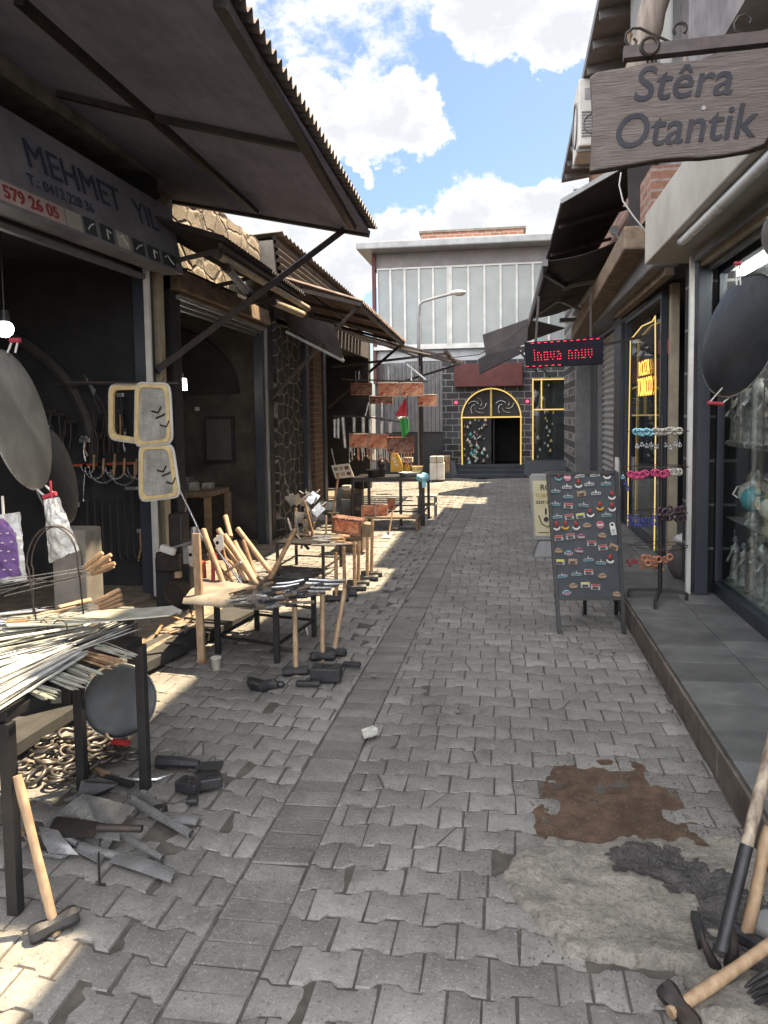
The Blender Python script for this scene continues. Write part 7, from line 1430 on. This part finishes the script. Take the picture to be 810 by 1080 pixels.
# ------------------------------------------------------------------ WINDOW GOODS
def robed(sc_, mt, extra=0):
    t = thing('figurine', '', 'figurine', (0, 0, 0), 'metal figures in the shop window'); S = sc_
    m = MB(); m.lathe([(.055 * S, 0), (.058 * S, .015 * S), (.045 * S, .025 * S)], (0, 0, 0), 14); m.build('base', MT[mt], t, smooth=40)
    m = MB(); m.lathe([(.042 * S, .02 * S), (.038 * S, .08 * S), (.028 * S, .15 * S), (.034 * S, .20 * S), (.036 * S, .235 * S), (.014 * S, .25 * S), (.012 * S, .262 * S)], (0, 0, 0), 12)
    for i in range(len(m.v)): v = m.v[i]; m.v[i] = V((v.x * (1 + .12 * math.sin(math.atan2(v.y, v.x) * 6)), v.y * .8 * (1 + .12 * math.sin(math.atan2(v.y, v.x) * 6)), v.z))
    m.sphere((0, 0, .282 * S), .022 * S, 10, (1, 1, 1.2)); m.build('robed_body', MT[mt], t, smooth=60)
    m = MB(); m.tube([(.034 * S, 0, .225 * S), (.052 * S, -.01 * S, .18 * S), (.045 * S, -.035 * S, .14 * S)], .010 * S, 6); m.tube([(-.034 * S, 0, .225 * S), (-.055 * S, -.01 * S, .19 * S), (-.06 * S, -.035 * S, .16 * S)], .010 * S, 6); m.build('arms', MT[mt], t, smooth=60)
    if extra == 1: m = MB(); m.cyl((-.062 * S, -.038 * S, .02 * S), (-.062 * S, -.038 * S, .33 * S), .004 * S, n=6); m.sphere((-.062 * S, -.038 * S, .335 * S), .009 * S, 6); m.build('staff', MT[mt], t, smooth=60)
    if extra == 2: m = MB(); m.lathe([(.026 * S, .295 * S), (.03 * S, .305 * S), (.012 * S, .335 * S), (.001, .34 * S)], (0, 0, 0), 10); m.build('hat', MT[mt], t, smooth=60)
    return t
def horseman(S, mt):
    t = thing('figurine', '', 'figurine', (0, 0, 0), 'metal figures in the shop window')
    m = MB(); m.box(-.08 * S, .08 * S, -.03 * S, .03 * S, 0, .015 * S); m.build('base', MT[mt], t, bev=.003)
    m = MB(); m.tube([(-.06 * S, 0, .12 * S), (-.02 * S, 0, .115 * S), (.03 * S, 0, .125 * S), (.06 * S, 0, .17 * S), (.075 * S, 0, .195 * S), (.10 * S, 0, .175 * S)], .02, 8, rr=[.022 * S, .026 * S, .024 * S, .016 * S, .012 * S, .007 * S])
    for dx, ex in ((-.055, -.065), (-.045, -.03), (.025, .02), (.035, .065)): m.tube([(dx * S, .01 * S, .11 * S), ((dx + ex) / 2 * S, .012 * S, .06 * S), (ex * S, .01 * S, .012 * S)], .008 * S, 6, rr=[.012 * S, .007 * S, .006 * S])
    m.build('horse', MT[mt], t, smooth=60)
    m = MB(); m.lathe([(.02 * S, .13 * S), (.022 * S, .18 * S), (.012 * S, .2 * S)], (0, 0, 0), 8); m.sphere((0, 0, .215 * S), .015 * S, 8); m.build('rider', MT[mt], t, smooth=60); return t
def vase(S, c1, c2):
    t = thing('ornament', '', 'ornament', (0, 0, 0), 'glazed ornaments in the shop window')
    m = MB(); m.lathe([(.035 * S, 0), (.03 * S, .01 * S), (.012 * S, .03 * S), (.01 * S, .05 * S)], (0, 0, 0), 14); m.build('foot', MT[c2], t, smooth=50)
    m = MB(); m.lathe([(.01 * S, .05 * S), (.04 * S, .07 * S), (.05 * S, .10 * S), (.04 * S, .13 * S), (.015 * S, .15 * S)], (0, 0, 0), 16); m.build('globe', MT[c1], t, smooth=50)
    m = MB(); m.lathe([(.015 * S, .15 * S), (.02 * S, .165 * S), (.004 * S, .19 * S)], (0, 0, 0), 12); m.tube([(.045 * S, 0, .10 * S), (.075 * S, 0, .12 * S), (.06 * S, 0, .15 * S), (.02 * S, 0, .16 * S)], .004 * S, 5); m.build('neck', MT[c2], t, smooth=50); return t
FP = [robed(1, 'silver', 0), robed(1, 'silver', 1), robed(1, 'bronze', 2), robed(1, 'bronze', 1), horseman(1, 'silver'), horseman(1, 'bronze')]; OP = [vase(1, 'turq', 'silver'), vase(1, 'ivory', 'bronze'), vase(1, 'bronze', 'bronze'), vase(1, 'mag_pink' if 0 else 'ivory', 'silver')]
FD = ['plain robed silver figurine', 'robed silver figurine with a staff', 'bronze robed figurine in a hat', 'bronze robed figurine with a staff', 'silver horse and rider figurine', 'bronze horse and rider figurine']; OD = ['turquoise ball ornament', 'ivory ball ornament on bronze', 'bronze jug ornament', 'ivory ball ornament on silver']
wr = random.Random(21); usedF = set(); cnt = {}
def put(proto, key, desc, x, y, z, s_, shelf_, rot=0):
    cnt[(key, shelf_)] = cnt.get((key, shelf_), 0) + 1; n_ = cnt[(key, shelf_)]
    lb_ = '%s on the window %s, %s from the pilaster' % (desc, shelf_, ['', 'first', 'second', 'third', 'fourth', 'fifth', 'sixth', 'seventh', 'eighth'][min(n_, 8)])
    M_ = Matrix.Translation((x, y, z)) @ Matrix.Rotation(rot, 4, 'Z') @ Matrix.Scale(s_, 4)
    if key in usedF: dup(proto, lb_, M_)
    else: usedF.add(key); proto.matrix_basis = M_; proto['label'] = lb_
k = 0; yy = 6.42
while yy > 5.0:
    i = [0, 1, 3, 2, 0, 3, 1, 2][k % 8]; put(FP[i], i, FD[i], 1.80 + .16 * (k % 2), yy, 1.376, wr.uniform(1.3, 1.9), 'top shelf', wr.uniform(-2.4, -.9)); k += 1; yy -= wr.uniform(.08, .11)
yy = 6.42; k = 0
while yy > 5.1:
    if k % 3 == 2: i = [0, 3, 5, 2][(k // 3) % 4]; put(FP[i], i, FD[i], wr.uniform(1.79, 2.0), yy, .801, wr.uniform(.8, 1.1), 'middle shelf', wr.uniform(-2.4, -.9))
    else: i = [0, 1, 2, 3, 0, 1][k % 6]; put(OP[i], 10 + i, OD[i], wr.uniform(1.79, 2.0), yy, .801, wr.uniform(1.2, 2.1), 'middle shelf', wr.uniform(-3, 3))
    k += 1; yy -= wr.uniform(.09, .13)
yy = 6.42; k = 0
while yy > 5.1:
    i = [1, 4, 0, 5, 2, 4, 0, 3][k % 8]; put(FP[i], i, FD[i], 1.81 + .15 * (k % 2), yy, .286, wr.uniform(1.1, 1.6), 'bottom floor', wr.uniform(-2.4, -.9)); k += 1; yy -= wr.uniform(.09, .12)
for i, P_ in enumerate(FP + OP):
    if (i if i < len(FP) else 10 + i - len(FP)) not in usedF:
        for ch in list(P_.children): bpy.data.objects.remove(ch)
        bpy.data.objects.remove(P_)

# ------------------------------------------------------------------ GOODS IN THE ARCHED DOOR
dr_ = random.Random(4)
for k in range(60):
    px, py = 502 + dr_.gauss(0, 6), 468 + dr_.gauss(0, 15); px = min(max(px, 490), 515); py = min(max(py, 443), 496); c = Y(px, py, FY + .06); s_ = dr_.uniform(.03, .075)
    t = thing('hanging_trinket', 'small pale trinket hung on the left leaf of the arched door', 'trinket', c, 'trinkets on the arched door leaf'); m = MB()
    m.lathe([(1e-4, -s_), (s_ * .7, -s_ * .3), (s_ * .4, s_ * .5), (1e-4, s_)], c, 8); m.build('charm', MT[dr_.choice(['silver', 'bronze', 'ivory', 'silver', 'turq', 'copperdark'])], t, smooth=40); m = MB(); m.cyl(c + V((0, 0, s_)), c + V((0, .05, s_ + .05)), .004, n=5); m.build('hook', MT['iron'], t)
for k in range(22):
    px, py = dr_.uniform(566, 584), dr_.uniform(406, 492); c = Y(px, py, FY + .1); s_ = dr_.uniform(.03, .07)
    t = thing('hanging_trinket', 'small pale trinket in the gold lit window right of the arch', 'trinket', c, 'trinkets in the window right of the arch'); m = MB()
    m.lathe([(1e-4, -s_), (s_ * .7, -s_ * .3), (s_ * .4, s_ * .5), (1e-4, s_)], c, 8); m.build('charm', MT[dr_.choice(['silver', 'goldpaint', 'ivory', 'silver'])], t, smooth=40); m = MB(); m.cyl(c + V((0, 0, s_)), c + V((0, .05, s_ + .05)), .004, n=5); m.build('hook', MT['iron'], t)

# ------------------------------------------------------------------ BOTTOM RIGHT TOOLS, LITTER
t = thing('shepherd_hook', 'long pole with pale wood shaft and dark iron hook at the lower right corner', 'hook tool', G(762, 1024))
hb = G(762, 1026, .016); yh = hb.y
P0, P1 = Y(772, 955, yh + .02), Y(815, 780, yh + .22); m = MB(); m.tube([P0, P0.lerp(P1, .5), P1, P1 + (P1 - P0) * 1.2], .018, 12, rr=[.017, .019, .018, .018]); m.build('shaft', mat('painted_shaft', (.50, .42, .32), (.12, .08, .06), 30, .6, bump=.4, stretch=(1, 1, .3)), t, smooth=50)
m = MB(); P2_ = P0 - (P1 - P0) * .25; m.tube([P0.lerp(P1, .35) , P0, P2_], .019, 12, rr=[.0195, .019, .018]); m.build('ferrule', MT['castiron'], t, smooth=50)
m = MB(); hk = [(768, 974), (772, 990), (773, 1005), (769, 1019), (762, 1026), (753, 1017), (746, 1003), (741, 990), (739, 982)]; m.tube([Y(*p, yh) + V((0, 0, .0)) for p in hk], .014, 10, rr=[.017, .017, .017, .018, .019, .016, .013, .009, .004]); m.build('hook', MT['iron'], t, smooth=60)
h = G(786, 990, .035); sledge('hammer with a pale handle standing behind the iron hook', h, Y(812, 872, h.y + .08), (.6, -.75, 0), .13, .055, r=.019, hm='castiron')
h = G(716, 1062, .03); sledge('hammer lying across the lower right corner with its handle on the concrete', h, Y(830, 985, h.y + .22), (-.35, -.8, -.4), .12, .055, r=.018, hm='iron')
t = thing('garden_fork', 'dark rusty garden fork head with curved prongs at the lower right corner', 'fork', G(812, 1045, .05))
for k in range(4):
    m = MB(); a = [(782 + k * 3, 1044 + k * 6), (795 + k * 3, 1034 + k * 7), (812 + k * 2, 1024 + k * 9), (835, 1014 + k * 10)]; m.tube([G(*p, .03 + .03 * i) for i, p in enumerate(a)], .008, 8, rr=[.002, .007, .010, .011]); m.build('prong', MT['castiron'], t, smooth=60)
m = MB(); m.tube([G(835, 1014, .12), G(838, 1044, .12)], .012, 8); m.build('crossbar', MT['castiron'], t, smooth=60)
t = thing('grey_stone', 'light grey cut stone at the right edge behind the hammer head', 'stone', G(806, 990)); c = G(812, 985, .04); m = MB(); m.cbox(c, (.10, .12, .08), Matrix.Rotation(.5, 3, 'Z')); m.build('block', MT['lightgrey'], t, bev=.012); m = MB(); m.cbox(c + V((-.055, -.05, -.025)), (.03, .02, .02)); m.build('chip', MT['lightgrey'], t, bev=.004)
t = thing('paving_shard', 'dark broken slab edge standing left of the iron hook', 'stone', G(733, 990)); P = [G(728, 970, .03), G(738, 972, .03), G(745, 1000, .03), G(736, 1003, .03)]; m = MB(); m.prism(P, (0, 0, .035)); m.build('shard', MT['castiron'], t, bev=.005); m = MB(); m.sphere(G(752, 985, .02), .018, 8, (1.4, 1, .8)); m.build('pebble', MT['conc'], t, smooth=30)
t = thing('paper_scrap', 'crumpled white paper scrap on the drain bricks', 'paper', G(390, 773)); q = [G(*p, .012) for p in ((381, 770), (393, 766), (399, 776), (384, 780))]; m = MB(); m.grid(lambda u, v: q[0].lerp(q[1], u).lerp(q[3].lerp(q[2], u), v) + V((0, 0, .008 * noise.noise(V((u * 3, v * 3, 1))) + .004)), 8, 8, (0, 0, .001)); m.build('sheet', MT['paper'], t); m = MB(); m.prism([q[1] + V((0, 0, .006)), q[2] + V((0, 0, .006)), q[2].lerp(q[1], .5) + V((.012, 0, .014))], (0, 0, .001)); m.build('folded_corner', MT['paper'], t)
gr = random.Random(77); m = MB()
for k in range(5200):
    x, y = gr.uniform(-2.2, .92), 1.4 + 9 * gr.random() ** 1.6
    s_ = gr.uniform(.0012, .0035)
    if k < 1600:
        x, y = gr.choice(DIRT if k % 2 else SLABP); x += gr.gauss(0, .10); y += gr.gauss(0, .10); s_ = gr.uniform(.0015, .0055)
        if x > .9: continue
    elif k < 2600: x = .90 - abs(gr.gauss(0, .03))
    z = gheight(x, y) + .001; a = gr.uniform(0, 6); m.add([(x + s_ * math.cos(a), y + s_ * math.sin(a), z), (x + s_ * math.cos(a + 2), y + s_ * math.sin(a + 2), z), (x + s_ * math.cos(a + 4), y + s_ * math.sin(a + 4), z), (x, y, z + s_ * 1.2)], [(0, 1, 3), (1, 2, 3), (2, 0, 3)])
gt_ = m.build('street_grit', mat('grit', (.22, .19, .15), (.10, .085, .07), 30, .95, isl=.5, bump=0), fixn=False); gt_['kind'] = 'stuff'
ow = thing('overhead_cable', 'thin black cable sagging across the lane before the glazed building', 'cable', Y(480, 360, 15))
m = MB(); m.tube([Y(x_, y_, 15.5) for x_, y_ in ((440, 372), (470, 378), (505, 374), (535, 358), (560, 338), (590, 320))], .010, 5); m.build('wire', MT['black'], ow, smooth=60)
lr = random.Random(15); n_ = 0
for k in range(34):
    x, y = lr.uniform(-1.8, .9), lr.uniform(1.7, 7); s_ = lr.uniform(.003, .009) * (1 + (y > 4))
    if k % 3 == 0 and inpoly(x, y, DIRT): pass
    m = MB(); m.sphere((x, y, gheight(x, y) + .004 + s_ * .4), s_, 6, (1.3, 1, .6)); tag(m.build('pebble', MT['conc']), 'tiny pale pebble lying loose on the paving', 'pebble', 'tiny pebbles scattered on the paving')

# ------------------------------------------------------------------ CAMERA, SUN, SKY
cam = bpy.data.objects.new('camera', bpy.data.cameras.new('camera')); COL.objects.link(cam); SC.camera = cam
M3 = Matrix((AXR, AXU, -_f)).transposed(); cam.matrix_world = Matrix.Translation(CAM) @ M3.to_4x4()
cd = cam.data; cd.sensor_fit = 'VERTICAL'; cd.sensor_height = 36; cd.sensor_width = 27; cd.lens = 36 * F / 1080; cd.shift_y = -(540 - CY) / 1080; cd.clip_end = 3000; cd.clip_start = .05
SD = V((.35, .30, 1.0)).normalized()          # towards the sun
su = bpy.data.objects.new('sun', bpy.data.lights.new('sun', 'SUN')); COL.objects.link(su); su.rotation_euler = SD.to_track_quat('Z', 'Y').to_euler()
su.data.energy = 5.0; su.data.angle = R(.5); su.data.color = (1.0, .80, .53)
w = bpy.data.worlds.new('World'); SC.world = w; w.use_nodes = True; t = w.node_tree; t.nodes.clear()
def nn(ty, **k):
    x = t.nodes.new(ty)
    for a, b in k.items(): setattr(x, a, b)
    return x
def ma(op, a, b=0.0, clamp=False):
    x = nn('ShaderNodeMath', operation=op, use_clamp=clamp)
    for i, v in ((0, a), (1, b)):
        if isinstance(v, (int, float)): x.inputs[i].default_value = v
        else: t.links.new(v, x.inputs[i])
    return x.outputs[0]
sky = nn('ShaderNodeTexSky', sky_type='NISHITA', sun_disc=False, sun_elevation=math.asin(SD.z), sun_rotation=math.atan2(SD.x, SD.y), air_density=1.0, dust_density=1.6, ozone_density=1.0)
tc = nn('ShaderNodeTexCoord').outputs['Generated']
sp_ = nn('ShaderNodeSeparateXYZ'); t.links.new(tc, sp_.inputs[0])
mp = nn('ShaderNodeMapping'); mp.inputs['Scale'].default_value = (1, 1, 1.5); t.links.new(tc, mp.inputs[0])
def tn(scale, detail, rough, off=0):
    x = nn('ShaderNodeTexNoise'); x.inputs['Scale'].default_value = scale; x.inputs['Detail'].default_value = detail; x.inputs['Roughness'].default_value = rough; t.links.new(mp.outputs[0], x.inputs[0]); return x.outputs[0]
big = tn(5.5, 8, .62); fine = tn(22, 6, .6); dens = None
wobn = nn('ShaderNodeTexNoise'); wobn.inputs['Scale'].default_value = 7; wobn.inputs['Detail'].default_value = 7; wobn.inputs['Roughness'].default_value = .62; t.links.new(tc, wobn.inputs[0])
wv = nn('ShaderNodeVectorMath', operation='SUBTRACT'); t.links.new(wobn.outputs[1], wv.inputs[0]); wv.inputs[1].default_value = (.5, .5, .5)
ws2 = nn('ShaderNodeVectorMath', operation='SCALE'); t.links.new(wv.outputs[0], ws2.inputs[0]); ws2.inputs['Scale'].default_value = .20
wa = nn('ShaderNodeVectorMath', operation='ADD'); t.links.new(tc, wa.inputs[0]); t.links.new(ws2.outputs[0], wa.inputs[1])
wn2 = nn('ShaderNodeVectorMath', operation='NORMALIZE'); t.links.new(wa.outputs[0], wn2.inputs[0])
BL = [(385, 112, 62), (330, 92, 42), (430, 125, 42), (350, 150, 44), (378, 178, 20), (548, 15, 62), (510, -20, 60), (590, 60, 32), (560, 232, 55), (500, 245, 55), (430, 255, 52), (610, 215, 50), (370, 280, 50), (300, 255, 40), (260, 235, 40), (600, 255, 60), (200, 250, 60), (-250, 100, 230), (950, 100, 200), (300, -500, 330), (800, -600, 330), (-500, 100, 320), (700, 330, 60)]
for (px, py, r) in BL:
    d = ray(px, py).normalized(); dp = nn('ShaderNodeVectorMath', operation='DOT_PRODUCT'); t.links.new(wn2.outputs[0], dp.inputs[0]); dp.inputs[1].default_value = d
    # angular distance squared ~ 2(1-dot)
    a2 = ma('DIVIDE', ma('SUBTRACT', 1.0, dp.outputs['Value']), (r / 811) ** 2 / 2)
    g_ = ma('SUBTRACT', 1.0, a2); dens = g_ if dens is None else ma('MAXIMUM', dens, g_)
for (dx, dy, dz, r) in ((.3, -.8, .6, 560), (-.9, -.3, .7, 420), (.9, -.5, .4, 420), (-.3, -1, .3, 420), (-1, .3, .5, 360), (0, -.3, 1, 420)):  # cloud cover added behind and above the camera for fill light
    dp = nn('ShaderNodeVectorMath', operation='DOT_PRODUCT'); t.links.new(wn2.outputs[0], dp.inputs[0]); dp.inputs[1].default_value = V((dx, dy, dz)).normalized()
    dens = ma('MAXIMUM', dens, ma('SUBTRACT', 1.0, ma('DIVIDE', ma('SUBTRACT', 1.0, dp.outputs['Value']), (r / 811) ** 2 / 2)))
den = ma('ADD', ma('MAXIMUM', dens, -1.0), ma('MULTIPLY', ma('SUBTRACT', fine, .5), 1.3))
cr = nn('ShaderNodeValToRGB'); cr.color_ramp.elements[0].position = .05; cr.color_ramp.elements[1].position = .42; cr.color_ramp.interpolation = 'EASE'; t.links.new(den, cr.inputs[0])
core = nn('ShaderNodeValToRGB'); core.color_ramp.elements[0].position = .35; core.color_ramp.elements[1].position = 1.0; t.links.new(ma('ADD', den, ma('MULTIPLY', ma('SUBTRACT', big, .5), .9)), core.inputs[0])
CLD = 3.1; CLB = 14.5   # unseen clouds behind the camera made far brighter than those ahead, as fill
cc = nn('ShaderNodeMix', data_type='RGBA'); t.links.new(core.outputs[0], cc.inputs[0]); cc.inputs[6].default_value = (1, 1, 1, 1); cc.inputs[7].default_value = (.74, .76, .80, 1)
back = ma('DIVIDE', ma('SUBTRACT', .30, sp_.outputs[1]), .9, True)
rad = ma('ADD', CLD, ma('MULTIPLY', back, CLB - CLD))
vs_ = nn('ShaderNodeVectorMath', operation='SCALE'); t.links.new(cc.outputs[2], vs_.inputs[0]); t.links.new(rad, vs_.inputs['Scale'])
sk = nn('ShaderNodeMix', data_type='RGBA', blend_type='MULTIPLY'); sk.inputs[0].default_value = 1; t.links.new(sky.outputs[0], sk.inputs[6]); sk.inputs[7].default_value = (.50, .53, .55, 1)
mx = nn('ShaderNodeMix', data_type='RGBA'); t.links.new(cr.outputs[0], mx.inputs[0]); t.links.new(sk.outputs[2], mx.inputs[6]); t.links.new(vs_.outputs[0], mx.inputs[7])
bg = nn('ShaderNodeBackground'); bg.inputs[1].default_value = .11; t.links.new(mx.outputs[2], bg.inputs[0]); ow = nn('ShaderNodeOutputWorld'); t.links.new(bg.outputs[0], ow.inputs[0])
SC.view_settings.view_transform = 'Standard'; SC.view_settings.look = 'None'; SC.view_settings.exposure = 1.8; SC.view_settings.gamma = 1
SC.render.engine = 'CYCLES'; SC.cycles.max_bounces = 6; SC.cycles.diffuse_bounces = 3; SC.cycles.transparent_max_bounces = 12; SC.cycles.use_denoising = True
try: SC.cycles.caustics_reflective = False; SC.cycles.caustics_refractive = False; SC.cycles.sample_clamp_indirect = 4
except Exception: pass
for o in bpy.data.objects:
    if '_w' in o: del o['_w']
